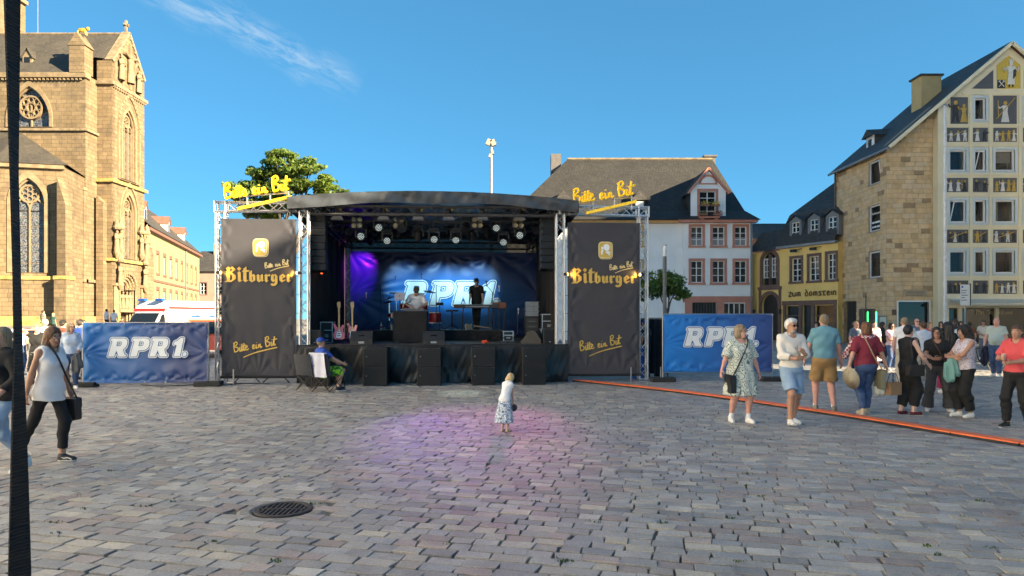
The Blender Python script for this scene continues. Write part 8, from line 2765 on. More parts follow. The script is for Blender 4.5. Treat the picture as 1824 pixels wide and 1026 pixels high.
  gh_.mesh(d, 'cap' if brim != 'wide' else 'hat', cm, root)
 root['_k'] = k
 info = dict(root=root, hands=hand_frames, shL=S(shL), shR=S(shR), neck=S(neck), head=S(head), T=lambda x, y, zz: S(T(x, y, zz)), k=k, arms=[(S(a[0]), S(a[1]), S(a[2])) for a in arms], hd=lambda x, y, zz: S(Hd(x, y, zz)))
 del root['_k']
 return info
def W2(info, v):
 """a point of the person in the world"""
 r = info['root']
 return Vector(r.location) + Matrix.Rotation(r.rotation_euler.z, 3, 'Z') @ Vector(v)
def shoulder_bag(label, info, side, size, mat, drop=.62, fwd=-.02, strap=True, cross=True, out=.0, name='handbag', strap_mat=None):
 """bag hung from the far shoulder across the body, resting on the hip"""
 k = info['k']; T = info['T']
 w, hh, dp = size
 c = T(side * (.20 + out), fwd, .53 - drop)
 b = thing(name, label, 'bag', W2(info, c), info['root'].rotation_euler.z)
 m = MB()
 n = roundpoly([(-w / 2, -hh), (w / 2, -hh), (w / 2 * .92, 0), (-w / 2 * .92, 0)], .04, 4)
 m.prism(n, -dp / 2, dp / 2, (Vector((0, 0, 0)), Vector((0, 1, 0)), Vector((0, 0, 1)), Vector((1, 0, 0)))); m.build('body', mat, b, fixn=True)
 m = MB(); q = roundpoly([(-w / 2 * .94, -hh * .45), (w / 2 * .94, -hh * .45), (w / 2 * .9, .012), (-w / 2 * .9, .012)], .03, 3)
 m.prism(q, dp / 2 * side, (dp / 2 + .012) * side, (Vector((0, 0, 0)), Vector((0, 1, 0)), Vector((0, 0, 1)), Vector((1, 0, 0)))); m.build('flap', mat, b, fixn=True)
 if strap:
  sx = -side if cross else side
  top = T(sx * .10, .0, .585)
  fr = T(sx * .06, -.145, .47); bk = T(sx * .06, .145, .47)
  f2 = T(side * .10, -.175, .14); b2 = T(side * .10, .165, .12)
  if not cross:
   fr = T(side * .16, -.09, .50); bk = T(side * .16, .10, .50); top = T(side * .15, 0, .57); f2 = T(side * .20, -.10, .2); b2 = T(side * .20, .10, .2)
  m = MB()
  e1 = c + Vector((0, -w * .42, 0)); e2 = c + Vector((0, w * .42, 0))
  path = smoothpath([e1 - c, f2 - c, fr - c, top - c, bk - c, b2 - c, e2 - c], 5)
  m.tube(path, .012, 6); m.build('strap', strap_mat or mat, b, smooth=True)
 return b
C_ = cloth_mat
WHITE = C_('white', (.70, .71, .74)); BLACK = C_('black', (.010, .010, .011), .2); DENIM = C_('denim', (.045, .085, .19), .25, .4, scale=9); DENIML = C_('denim_light', (.25, .36, .50), .2, .4, scale=8)
DENIMD = C_('denim_dark', (.022, .038, .085), .25, .4, scale=9); KHAKI = C_('khaki', (.30, .185, .075), .1); TEALB = C_('teal_blue', (.13, .29, .36), .08); MAROON = C_('burgundy', (.19, .018, .040), .1)
GREYT = C_('grey_trousers', (.055, .055, .058), .15); MINT = C_('pale_mint', (.40, .47, .43), .08); CORAL = C_('coral', (.60, .075, .085), .08); LINEN = C_('linen', (.66, .63, .58), .06); BLUE = C_('royal_blue', (.02, .07, .36), .1)
NAVY = C_('navy', (.012, .016, .035), .15); SLATEB = C_('slate_blue', (.10, .13, .18), .1); PINKT = C_('pale_pink', (.62, .43, .47), .06); SKYB = C_('pale_blue', (.50, .58, .70), .07); BEIGE = C_('beige', (.42, .38, .32), .08)
GREENT = C_('dark_green', (.02, .07, .06), .1); LIME = pattern_mat('lime', (.33, .72, .02), [((.02, .16, .05), 1)], 7, .56); TAUPE = C_('taupe', (.26, .22, .17), .1)
SH_W = M('shoe_white', (.68, .68, .67), .5, 0, .08, 10); SH_B = M('shoe_black', (.014, .014, .015), .45, 0, .15, 10); SH_G = M('shoe_khaki', (.20, .18, .14), .7, 0, .2, 12); SH_R = M('shoe_wine', (.12, .008, .015), .5, 0, .1, 10); SH_BR = M('shoe_brown', (.11, .05, .025), .5, 0, .2, 10); SH_CR = M('shoe_cream', (.45, .36, .24), .6, 0, .1, 10)
LEATH = M('black_leather', (.014, .014, .016), .4, 0, .2, 14, .3, 160)
DRESSP = pattern_mat('paisley', (.62, .64, .56), [((.03, .075, .075), 1.0), ((.30, .38, .36), 1.9)], 8, .72, 'rings')
FLORB = pattern_mat('blue_floral', (.60, .66, .72), [((.13, .22, .38), 1.0), ((.03, .05, .12), 1.7)], 26, .55)
LILACP = pattern_mat('lilac_print', (.55, .50, .54), [((.28, .24, .34), 1)], 34, .56)
REDW = pattern_mat('red_white', (.62, .58, .58), [((.42, .02, .06), 1)], 20, .57)
CHECKR = pattern_mat('red_check', (.62, .55, .55), [((.25, .015, .05), 1)], 26, .5, 'check')
DARKFL = pattern_mat('dark_floral', (.012, .012, .013), [((.25, .24, .22), 1)], 16, .66)
FACE = lambda dx, dy: math.atan2(dx, -dy)        # heading that makes -y look along (dx, dy)
STW = dict(sole=SH_W)
gp = foot(900, 769)
girl = person('little blond girl in white top and blue floral skirt bending forward on the cobbles', gp, .93, FACE(.52, .85), 'pale', ('girl', 'blond'),
 top=(WHITE, dict(sleeve=.35, hem=-.09, loose=.012, name='top', sl_r=.02)), bottom=('skirt', FLORB, dict(waist=.13, hem=.28, r0=.15, r1=.29, n=10, fold=.018, dy=.05)),
 shoes=(SH_CR, dict(low=1)), fem=True, child=True, fat=1.02, pose=dict(lean=24, pitch=22, yaw=0, lf=(.075, .02, 0), rf=(-.075, -.02, 0), lh=(.16, -.30, .66), rh=(-.06, -.32, .60), hipy=.04))
hp = W2(girl, girl['hands'][1][0])
t_ = thing('paper_fan', 'small dark round fan held by the little girl', 'fan', hp, 0)
MB().lathe([(0, -.008), (.055, -.006), (.055, .006), (0, .008)], 16, (.03, 0, -.06), axis='y').build('disc', M('fan_dark', (.05, .045, .04), .7), t_); MB().tube([(0, 0, .04), (.02, 0, -.02)], .006, 6).build('handle', M_WOOD, t_)
wp = foot(88, 822)
wA = person('woman with auburn hair walking in white sleeveless blouse and black trousers', wp, 1.66, FACE(.93, -.22), 'tan', ('shoulder', 'auburn'),
 top=(WHITE, dict(sleeve=0, hem=-.13, loose=.020, flare=.05, name='blouse', neckd=.09)), bottom=('trousers', BLACK, dict(loose=.004, cut=.90)), shoes=(SH_B, dict(sole=SH_W, stripe=SH_W)), fem=True, fat=1.03,
 pose=dict(lf=(.06, -.17, 0), rf=(-.06, .36, .06, 0, .45), lh=(.27, -.05, .84), rh=(-.26, .10, .84), yaw=-14, pitch=10, lean=3))
shoulder_bag('black leather handbag hung across the woman in the white blouse', wA, 1, (.27, .27, .10), LEATH, drop=.66, fwd=-.10, out=.02)
wB = person('woman with blond hair in black top and pale jeans at the left edge', foot(4, 850), 1.66, FACE(-.35, -.6), 'fair', ('shoulder', 'ash'),
 top=(BLACK, dict(sleeve=1.7, hem=-.06, loose=.022)), bottom=('trousers', DENIML, dict(loose=.006)), shoes=(SH_W, STW), fem=True, fat=1.05,
 pose=dict(lf=(.08, -.22, 0), rf=(-.08, .26, .05, 0, .4), lh=(.26, -.16, .98), rh=(-.2, .1, .9), yaw=30))
person('woman in black top and dark floral trousers raising a hand to her head', foot(66, 684), 1.62, FACE(.25, -.95), 'fair', ('bun', 'ash'), top=(BLACK, dict(sleeve=.35, loose=.02, hem=-.08)), bottom=('trousers', DARKFL, dict(wide=.03, cut=.88)), shoes=(SH_BR, dict(ank=.05)), fem=True, fat=1.1,
 pose=dict(rh=(-.12, -.10, 1.58), relbow=(-1, 0, -.2), lh=(.2, -.12, .95)))
person('grey haired man in white shirt seen in profile on the left', foot(80, 676), 1.76, FACE(-.9, .3), 'tan', ('crop', 'grey'), top=(WHITE, dict(sleeve=.6, loose=.02)), bottom=('trousers', NAVY), shoes=(SH_B,), glasses='sun')
person('person in black cap standing behind the auburn haired woman', foot(112, 672), 1.72, FACE(.3, .9), 'fair', ('short', 'dark'), top=(C_('rust', (.16, .05, .03)), dict(sleeve=1.7)), bottom=('trousers', NAVY), shoes=(SH_BR,), headwear=(BLACK, None))
wc = person('woman in pale blue shirt and jeans holding a grey jacket', foot(126, 693), 1.66, FACE(.55, -.8), 'fair', ('bob', 'ash'), top=(SKYB, dict(sleeve=1.75, loose=.022, hem=-.10, collar=SKYB)), bottom=('trousers', DENIM), shoes=(SH_W, STW), fem=True, glasses='clear', pose=dict(lh=(.16, -.22, .98), yaw=25))
def hanging_coat(label, at, mat, w=.22, hgt=.42, name='jacket', cat='jacket'):
 j = thing(name, label, cat, at, rnd.uniform(-.6, .6))
 g = SDF((-w, -.12, -hgt - .08), (w, .12, .08), .014)
 X, Y, Z_ = g.P[..., 0], g.P[..., 1], g.P[..., 2]
 d = smins([g.cap((0, 0, 0), (-.04, 0, -hgt * .8), .05, w * .42), g.cap((.02, 0, 0), (.07, .02, -hgt * .6), .05, w * .38), g.cap((-.05, -.01, -.05), (.0, 0, -hgt), .05, w * .22)], .05)
 d = d + .012 * np.sin(X * 60 + Z_ * 12) + .008 * np.sin(Y * 70 + Z_ * 25)
 d = np.maximum(d, np.abs(Y + .02 * np.sin(X * 30)) - .06)
 g.mesh(d, 'folds', mat, j)
 return j
hanging_coat('grey jacket hanging over the arm of the woman in pale blue', W2(wc, wc['hands'][0][0]) - Vector((0, 0, .03)), C_('jacket_grey', (.09, .095, .10)))
person('person in royal blue shirt beside the end of the left fence', foot(143, 676), 1.74, FACE(.2, .95), 'fair', ('short', 'dark'), top=(BLUE, dict(sleeve=.6)), bottom=('trousers', NAVY), shoes=(SH_B,))
person('person in white top half hidden behind the dark strap', foot(34, 668), 1.7, FACE(-.2, .9), 'fair', ('short', 'dark'), top=(WHITE, dict(sleeve=.6)), bottom=('trousers', DENIM), shoes=(SH_W,), res=.024)
def far(label, px, top_px, d, heading, topc, botc, hair, fem=False, H=1.72, skin='fair', **kw):
 x = (px - CX) / F * d
 return person(label, (x, d), H, heading, skin, hair, top=(topc, dict(sleeve=.6, loose=.02)), bottom=botc if isinstance(botc, tuple) else ('trousers', botc), shoes=(SH_W,), fem=fem, z=GZ(x, d), res=.024, group='people strolling before the church', **kw)
far('man in taupe shirt strolling before the church wall', 77, 563, 52, FACE(.4, .9), TAUPE, BEIGE, ('short', 'dark'), H=1.78)
far('woman with blond hair in dark green top before the church', 95, 566, 50, FACE(.2, .9), GREENT, BLACK, ('bob', 'blond'), True, 1.68)
far('man in white shirt by the church portal, left of two', 190, 568, 54, FACE(.5, .8), WHITE, NAVY, ('short', 'dark'), H=1.78)
far('person in white shirt by the church portal, right of two', 203, 568, 53, FACE(-.4, .9), WHITE, DENIM, ('short', 'brown'), H=1.76)
far('woman in pale dress just left of the blue fence', 139, 570, 42, FACE(-.8, -.4), MINT, ('skirt', MINT, dict(hem=.35)), ('bob', 'ash'), True, 1.66)
far('person in grey shirt between fence and church', 150, 571, 40, FACE(.1, -1), SLATEB, NAVY, ('short', 'dark'), H=1.66)
far('person in rust top looking over the fence by the portal', 217, 575, 46, FACE(.3, .9), C_('rust', (.16, .05, .03)), NAVY, ('short', 'dark'), H=1.62)
far('woman with auburn hair low behind the fence', 197, 576, 38, FACE(.3, .9), C_('rose', (.4, .12, .1)), DENIM, ('bob', 'auburn'), True, H=1.58)
dp = SP(SU(742, 2.5), 2.5)
person('DJ in white t-shirt and dark cap bent over the mixer on stage', dp, 1.74, SA + FACE(.05, -1), 'fair', ('crop', 'dark'), top=(WHITE, dict(sleeve=.85, loose=.022, sl_r=.03)), bottom=('trousers', BLACK), shoes=(SH_B,), z=DECK, headwear=(C_('olive_cap', (.05, .045, .035)), 'peak'),
 pose=dict(lean=16, pitch=24, lh=(.14, -.36, 1.06), rh=(-.16, -.36, 1.06), lelbow=(.8, .5, -.1), relbow=(-.8, .5, -.1)))
kp_ = SP(SU(849, 4.45), 4.45)
kk_ = person('keyboard player in black t-shirt and beanie on the riser', kp_, 1.74, SA + FACE(-.1, -1), 'pale', ('short', 'black'), top=(BLACK, dict(sleeve=.85, loose=.022, sl_r=.03)), bottom=('trousers', BLACK, dict(loose=.004)), shoes=(SH_B,), z=RZ, headwear=(C_('beanie', (.02, .03, .032)), None),
 pose=dict(lean=5, pitch=22, lh=(.24, -.30, .92), rh=(-.22, -.30, .92), lf=(.05, 0, 0), rf=(-.05, 0, 0)))
sm_ = person('man in blue cap and lime shorts sitting in the folding chair', CHA, 1.76, R(152) - R(25), 'fair', ('crop', 'ash'), top=(BLUE, dict(sleeve=.75, loose=.02, sl_r=.025, hem=-.02)), bottom=('shorts', LIME, dict(cut=.46, loose=.02)), shoes=(NAVY, dict(sole=SH_W)), fat=1.12, headwear=(BLUE, 'peak'), glasses='sun',
 pose=dict(drop=.45, hipy=.12, lf=(.20, -.36, 0), rf=(-.14, -.22, 0), lh=(.22, -.36, .62), rh=(-.26, -.25, .68), lean=-6, yaw=10))
tw_o = thing('towel', 'white towel draped over the back of the occupied folding chair', 'towel', CHA, R(152))
cloth(-.235, .235, .36, .93, lambda a, b: .395 - .50 * 0 + .10 * (b - .9) + .012 * math.sin(a * 11 + b * 3), 20, 20).build('cloth', C_('towel', (.58, .60, .72)), tw_o, smooth=True)
MB().obox((0, .36, .935), (.47, .09, .02)).build('fold', C_('towel', (.58, .60, .72)), tw_o)
cr = (P(1172, 600, 21.3).x, 21.3)
person('crew member in black t-shirt behind the right truss tower', cr, 1.74, FACE(.7, -.4), 'tan', ('short', 'dark'), top=(BLACK, dict(sleeve=.6, loose=.02)), bottom=('trousers', BLACK), shoes=(SH_B,), pose=dict(lh=(.16, -.32, 1.08), rh=(-.1, -.34, 1.05)))
cr2 = (P(1150, 600, 20.9).x, 20.9)
person('crew member in blue cap partly hidden by the right truss tower', cr2, 1.72, FACE(-.6, .6), 'tan', ('short', 'dark'), top=(NAVY, dict(sleeve=.6, loose=.02)), bottom=('trousers', NAVY), shoes=(SH_B,), headwear=(BLUE, 'peak'))
dpos = foot(1319, 753)
wd = person('woman with short greying hair in patterned white dress and white trainers', dpos, 1.66, FACE(.12, -1), 'pink', ('bob', 'ash'), top=(DRESSP, dict(sleeve=1.0, loose=.024, sl_r=.05, neck=.095, neckd=.11, hem=0, name='dress')), bottom=('dress', DRESSP, dict(waist=.30, hem=.50, r0=.15, r1=.31, n=8, fold=.014, pow=.6)),
 shoes=(SH_W, STW), fem=True, fat=1.2, glasses='clear', socks=C_('white', (.70, .71, .74)), pose=dict(lf=(.13, -.06, 0), rf=(-.12, .10, .0), lh=(.35, -.04, .80), rh=(-.42, -.10, .86), yaw=28))
shoulder_bag('black shoulder bag across the woman in the patterned dress', wd, -1, (.26, .30, .09), LEATH, drop=.60, fwd=-.10, out=.03)
mpos = foot(1409, 757)
mw = person('white haired man in pale linen shirt and denim shorts with sunglasses', mpos, 1.76, FACE(.12, -1), 'tan', ('swept', 'white'), top=(LINEN, dict(sleeve=1.62, loose=.022, sl_r=.022, hem=-.13, neckd=.10, collar=LINEN, fold=.013)), bottom=('shorts', DENIML, dict(cut=.44, loose=.014, wide=.016)), shoes=(SH_W, STW), fat=1.06, glasses='sun',
 pose=dict(lf=(.13, .14, .0), rf=(-.10, -.20, .02, 0, -.15), lh=(.07, -.30, 1.17), rh=(-.06, -.27, 1.10), lhd=(-.6, -.3, .6), rhd=(1, -.1, .1), yaw=14, beard='grey'))
t_ = thing('spare_glasses', 'pair of glasses hooked in the front of the linen shirt', 'glasses', W2(mw, mw['T'](0.03, -.158, .30)), mw['root'].rotation_euler.z)
m = MB()
for s_ in (-1, 1):
 m.tube([(s_ * .02 + .02 * math.cos(R(36 * i)), 0, -.04 * s_ + .017 * math.sin(R(36 * i))) for i in range(10)], .003, 5, closed=True)
m.tube([(-.02, 0, .04), (0.0, -.01, .10)], .003, 5); m.tube([(.01, 0, -.03), (-.01, 0, .03)], .003, 5); m.build('frame', M_CASE, t_)
bpos = foot(1468, 733)
person('man seen from behind in dusty blue t-shirt and khaki shorts', bpos, 1.85, FACE(.22, .97), 'pink', ('crop', 'ash'), top=(TEALB, dict(sleeve=.72, loose=.022, sl_r=.03, hem=-.04)), bottom=('shorts', KHAKI, dict(cut=.42, loose=.022, wide=.018)), shoes=(SH_G, dict(sole=SH_CR)), fat=1.08, socks=WHITE, glasses='clear',
 pose=dict(lf=(.14, -.05, 0), rf=(-.14, .08, 0), lh=(.30, -.16, .90), rh=(-.30, -.08, .90)))
upos = foot(1543, 738)
wu = person('woman seen from behind in burgundy shirt and dark jeans carrying bags', upos, 1.70, FACE(.08, 1), 'fair', ('bob', 'auburn'), top=(MAROON, dict(sleeve=.9, loose=.02, sl_r=.035, hem=-.06)), bottom=('trousers', DENIM, dict(loose=.010)), shoes=(SH_CR, dict(sole=SH_W)), fem=True, fat=1.18,
 pose=dict(lf=(.10, .06, 0), rf=(-.06, -.14, 0), lh=(.36, .06, .84), rh=(-.40, .0, .82)))
hl = W2(wu, wu['hands'][0][0])
ht = thing('straw_hat', 'pale straw sun hat held by the woman in burgundy', 'hat', hl + Vector((.03, -.05, -.13)), R(25))
MS = M('straw', (.36, .33, .24), .85, 0, .2, 40, .4, 180)
mt = Matrix.Rotation(R(78), 4, 'Y') @ Matrix.Rotation(R(8), 4, 'X')
q = MB(); q.merge(MB().lathe([(.20, -.02), (.19, -.005), (.10, .0), (.095, .02), (.085, .09), (.05, .11), (0, .112)], 28), mt); q.build('straw', MS, ht, smooth=True)
q = MB(); q.merge(MB().lathe([(.098, .012), (.097, .035)], 24), mt); q.build('band', M('hat_band', (.55, .48, .35), .8), ht)
hr = W2(wu, wu['hands'][1][0])
pb = thing('paper_bag', 'brown paper carrier bag held by the woman in burgundy', 'bag', hr + Vector((.10, -.06, -.14)), R(20))
MB().box(-.13, .13, -.07, .07, -.30, -.07).build('body', M('kraft', (.34, .20, .105), .85, 0, .1, 8), pb)
m = MB(); m.tube(smoothpath([(-.06, -.07, -.08), (-.04, -.03, .08), (.04, -.03, .08), (.06, -.07, -.08)], 4), .006, 5); m.tube(smoothpath([(-.06, .07, -.08), (-.04, .03, .08), (.04, .03, .08), (.06, .07, -.08)], 4), .006, 5); m.build('handle', BLACK, pb)
wb_ = thing('plastic_bag', 'pale plastic carrier bag held beside the brown paper bag', 'bag', hr + Vector((-.06, .03, -.05)), 0)
g = SDF((-.16, -.1, -.46), (.16, .1, .08), .014); X, Y, Z_ = g.P[..., 0], g.P[..., 1], g.P[..., 2]
g.mesh(smins([g.cap((0, 0, 0), (-.02, 0, -.3), .02, .10), g.ell((-.02, 0, -.33), (.12, .07, .10))], .05) + .006 * np.sin(X * 70 + Z_ * 20), 'body', M('bag_pale', (.58, .60, .52), .4, 0, .1), wb_)
tb_ = shoulder_bag('olive cloth bag with tan strap across the woman in burgundy', wu, -1, (.30, .34, .08), C_('olive_bag', (.20, .19, .12)), drop=.62, fwd=.04, out=.03, strap_mat=C_('tan_strap', (.38, .27, .17)))
sc_ = thing('scarf', 'red and white checked scarf round the shoulders of the woman in burgundy', 'scarf', W2(wu, (0, 0, 0)), wu['root'].rotation_euler.z)
m = MB(); T = wu['T']
ring_ = [T(.13 * math.cos(R(a)), .105 * math.sin(R(a)), .545 - .02 * math.sin(R(a))) for a in range(0, 360, 20)]
m.tube(ring_, .030, 8, closed=True)
m.build('wrap', CHECKR, sc_, smooth=True)
for s_ in (-1, 1):
 m = MB(); m.tube(smoothpath([T(s_ * .13, -.10, .53), T(s_ * .24, -.16, .30), T(s_ * .36, -.12, .12)], 5), [.035, .05, .06, .07, .07, .07, .07, .06, .06, .05, .03], 8, flat=(1, .5)); m.build('end', CHECKR, sc_, smooth=True)
jp = foot(1618, 738)
wj = person('woman with short dark hair in black sleeveless jumpsuit and wine red shoes', jp, 1.64, FACE(.92, .25), 'pale', ('short', 'black'), top=(BLACK, dict(sleeve=0, loose=.018, hem=-.10)), bottom=('trousers', BLACK, dict(loose=.012, wide=.028, cut=.90)), shoes=(SH_R, dict(low=1)), fem=True, fat=1.12, glasses='clear',
 pose=dict(lf=(.10, .06, 0), rf=(-.09, -.05, 0), rh=(-.24, -.24, .98), lh=(.12, -.22, .98), yaw=10))
shoulder_bag('black leather bag at the hip of the woman in the jumpsuit', wj, -1, (.34, .20, .10), LEATH, drop=.48, fwd=.08, cross=False, out=.04)
tp = foot(1669, 733)
wt_ = person('woman with dark bob in black t-shirt and flared grey trousers gesturing', tp, 1.60, FACE(-.35, -.9), 'tan', ('bob', 'black'), top=(BLACK, dict(sleeve=.75, loose=.018, sl_r=.028, neckd=.10, hem=-.10)), bottom=('trousers', GREYT, dict(loose=.012, flare=.055, wide=.01)), shoes=(SH_W, STW), fem=True, fat=1.16, glasses='clear',
 pose=dict(lf=(.22, -.02, 0), rf=(-.17, 0, 0), rh=(-.12, -.34, 1.10), rhd=(.75, -.6, .15), palm=(0, 0, 1), lh=(.30, -.02, .82), yaw=-12))
shoulder_bag('dark bag with brown strap on the woman in the black t-shirt', wt_, 1, (.24, .24, .08), LEATH, drop=.58, fwd=.0, out=.02, strap_mat=M('strap_brown', (.05, .025, .018), .6))
hanging_coat('blue denim jacket held by the woman in the flared trousers', W2(wt_, wt_['hands'][0][0]) + Vector((0, -.06, .02)), DENIMD, .24, .46)
cp = foot(1719, 743)
wcu = person('woman with big curly black hair in lilac print top and black trousers', cp, 1.64, FACE(-.92, -.1), 'tan', ('curly', 'black'), top=(LILACP, dict(sleeve=0, loose=.02, hem=-.03, flare=.02)), bottom=('trousers', BLACK, dict(loose=.014, wide=.022, cut=.93)), shoes=(SH_W, STW), fem=True, fat=1.1,
 pose=dict(lf=(.09, .02, 0), rf=(-.10, -.06, 0), lh=(-.07, -.26, 1.14), rh=(.06, -.24, 1.12), lhd=(-.9, -.2, .2), rhd=(.9, -.2, 0), lelbow=(.9, -.3, -.6), relbow=(-.9, -.3, -.6), pitch=10))
hanging_coat('mint green jacket over the arms of the curly haired woman', W2(wcu, wcu['T'](-.02, -.27, .14)), C_('mint', (.16, .33, .30)), .22, .34)
rp = foot(1812, 762)
pr_ = person('person in coral red shirt and dark trousers holding a cup at the right edge', rp, 1.66, FACE(-.85, -.5), 'tan', ('short', 'brown'), top=(CORAL, dict(sleeve=.8, loose=.022, sl_r=.03, hem=-.06)), bottom=('trousers', BLACK, dict(loose=.014)), shoes=(SH_B, dict(sole=SH_W)), fat=1.1,
 pose=dict(rh=(-.10, -.32, 1.18), lh=(.05, -.30, 1.12), rf=(-.12, -.12, 0), lf=(.12, .1, 0)))
t_ = thing('drink_cup', 'pale pink drink cup held by the person in coral red', 'cup', W2(pr_, pr_['hands'][1][0]) - Vector((0, 0, .03)), 0)
MB().lathe([(.028, 0), (.036, .11), (.033, .11), (.026, .006), (0, .006)], 14).build('body', M('cup_pink', (.6, .36, .32), .4), t_)
def crowd(label, px, foot_py, H, heading, skin, hair, topc, botc, shoe=SH_W, **kw):
 top = topc if isinstance(topc, tuple) else (topc, dict(sleeve=.65, loose=.02, sl_r=.025))
 bot = botc if isinstance(botc, tuple) else ('trousers', botc)
 return person(label, foot(px, foot_py), H, heading, skin, hair, top=top, bottom=bot, shoes=(shoe,), **kw)
bm = crowd('bald man in pale mint t-shirt and blue jeans walking with a jacket', 1775, 671, 1.80, FACE(-.75, -.65), 'pink', ('bald', ''), MINT, DENIM, fat=1.2, belly=.06, pose=dict(lf=(.10, -.16, 0), rf=(-.10, .12, 0), rh=(-.30, -.04, .92)))
hanging_coat('navy jacket hanging from the arm of the bald man', W2(bm, bm['hands'][1][0]), NAVY, .24, .5)
crowd('man in cream t-shirt beside the shop window', 1752, 640, 1.70, FACE(-.5, -.8), 'tan', ('short', 'dark'), C_('cream', (.55, .52, .46)), SLATEB, pose=dict(rh=(-.1, -.3, 1.1), lh=(.1, -.3, 1.1)))
crowd('woman in pale pink top with dark sunglasses holding a phone', 1588, 660, 1.62, FACE(.1, -1), 'tan', ('bob', 'black'), (PINKT, dict(sleeve=.5, loose=.02, neckd=.1)), DENIM, fem=True, fat=1.1, glasses='sun', pose=dict(rh=(-.06, -.26, 1.08), lh=(.08, -.26, 1.08)))
crowd('man in slate blue polo shirt with glasses near the inn', 1524, 662, 1.68, FACE(.4, -.9), 'pink', ('crop', 'ash'), SLATEB, NAVY, fat=1.1, glasses='clear')
crowd('woman in red and white print top with dark hair tied back', 1557, 655, 1.68, FACE(-.1, -1), 'fair', ('bun', 'dark'), (REDW, dict(sleeve=.9, loose=.025)), ('skirt', REDW, dict(hem=.25, r1=.26)), fem=True)
crowd('man seen from behind in white t-shirt beside the jumpsuit woman', 1611, 690, 1.80, FACE(.3, .95), 'pink', ('crop', 'ash'), WHITE, BEIGE, fat=1.12)
crowd('bald man with dark glasses facing the camera in the crowd', 1633, 655, 1.78, FACE(-.1, -1), 'pink', ('bald', ''), SLATEB, NAVY, glasses='sun', fat=1.1)
wwt = crowd('woman seen from behind in white top and beige trousers in the crowd', 1644, 684, 1.68, FACE(-.1, 1), 'fair', ('bun', 'brown'), (C_('pale_white', (.62, .66, .74)), dict(sleeve=.7, loose=.02, hem=-.02)), (('trousers', BEIGE, dict(wide=.03, loose=.014))), fem=True, fat=1.1)
crowd('woman with grey brown hair smiling behind the three women', 1656, 655, 1.64, FACE(0, -1), 'pink', ('bob', 'ash'), C_('rose', (.4, .12, .1)), NAVY, fem=True)
crowd('person with long black braids in burgundy skirt behind the three women', 1688, 700, 1.68, FACE(.1, 1), 'dark', ('dreads', 'black'), (BLACK, dict(sleeve=.7)), ('skirt', C_('wine', (.24, .012, .055)), dict(hem=.12, r1=.24)), fem=True, fat=1.1)
crowd('dark skinned man with short black hair in white shirt in the crowd', 1700, 680, 1.78, FACE(-.5, -.8), 'dark', ('short', 'black'), C_('greyish_white', (.5, .54, .58)), NAVY, pose=dict(pitch=15))
crowd('woman with black hair between flagpole and crowd', 1676, 640, 1.64, FACE(-.4, -.9), 'tan', ('bob', 'black'), BLACK, NAVY, fem=True)
crowd('woman with black hair looking out behind the curly haired woman', 1711, 640, 1.66, FACE(-.2, -1), 'tan', ('bob', 'black'), SLATEB, NAVY, fem=True)
crowd('person with brown hair at the back of the crowd', 1727, 640, 1.62, FACE(.3, .9), 'tan', ('short', 'dark'), C_('rust', (.16, .05, .03)), NAVY)
crowd('man with glasses half hidden behind the blue t-shirt', 1453, 640, 1.62, FACE(.4, -.9), 'pink', ('short', 'dark'), NAVY, NAVY, glasses='sun')
crowd('woman in black top behind the woman in pale pink', 1572, 652, 1.64, FACE(.6, -.5), 'tan', ('long', 'black'), BLACK, NAVY, fem=True)
def bicycle(label, loc, rz, col):
 b = thing('bicycle', label, 'bicycle', loc, rz, 'bicycles parked behind the crowd')
 mf = M('bike_' + col[0], col[1], .3, .2, .05, 4, coat=.5)
 for x in (-.52, .52):
  m = MB(); m.tube([(x + .33 * math.cos(R(15 * i)), 0, .34 + .33 * math.sin(R(15 * i))) for i in range(24)], .018, 6, closed=True); w = m.build('wheel', M_RUBBER, b)
  m = MB(); m.tube([(x + .305 * math.cos(R(15 * i)), 0, .34 + .305 * math.sin(R(15 * i))) for i in range(24)], .009, 5, closed=True)
  for i in range(12):
   m.tube([(x, 0, .34), (x + .3 * math.cos(R(30 * i)), 0, .34 + .3 * math.sin(R(30 * i)))], .0025, 3, cap=False)
  m.build('rim', M_CHROME, w)
 bb, st, hd = (-.06, 0, .30), (-.18, 0, .80), (.34, 0, .82)
 m = MB()
 for a, c in ((bb, st), (bb, (.36, 0, .72)), ((-.165, 0, .74), hd), ((-.52, 0, .34), bb), ((-.52, 0, .34), (-.17, 0, .76)), ((.335, 0, .9), (.38, 0, .62)), ((.38, 0, .62), (.52, 0, .34))):
  m.tube([a, c], .019, 7)
 m.build('frame', mf, b)
 m = MB(); m.tube(smoothpath([(.22, .28, 1.0), (.34, .2, 1.02), (.33, 0, .96), (.34, -.2, 1.02), (.22, -.28, 1.0)], 4), .014, 6); m.tube([(.335, 0, .88), (.33, 0, .97)], .014, 6); m.build('handlebar', M_CASE, b)
 m = MB(); m.prism(roundpoly([(-.14, -.08), (.02, -.05), (.14, -.02), (.14, .02), (.02, .05), (-.14, .08)], .03, 3), .90, .95, (Vector((-.2, 0, 0)), Vector((1, 0, 0)), Vector((0, 1, 0)), Vector((0, 0, 1)))); m.tube([(-.18, 0, .78), (-.2, 0, .91)], .014, 6); m.build('saddle', LEATH, b, fixn=True)
 m = MB(); m.lathe([(.09, -.004), (.09, .004)], 16, (-.06, .03, .30), axis='y'); m.tube([(-.06, .06, .30), (.06, .06, .18)], .01, 5); m.tube([(-.06, -.06, .30), (-.18, -.06, .42)], .01, 5); m.box(.02, .1, .05, .13, .165, .185).box(-.22, -.14, -.13, -.05, .41, .43); m.build('crankset', M_CHROME, b)
bp_ = foot(1800, 664)
bicycle('dark bicycle parked at the right behind the bald man', bp_, R(8), ('dark', (.02, .022, .03)))
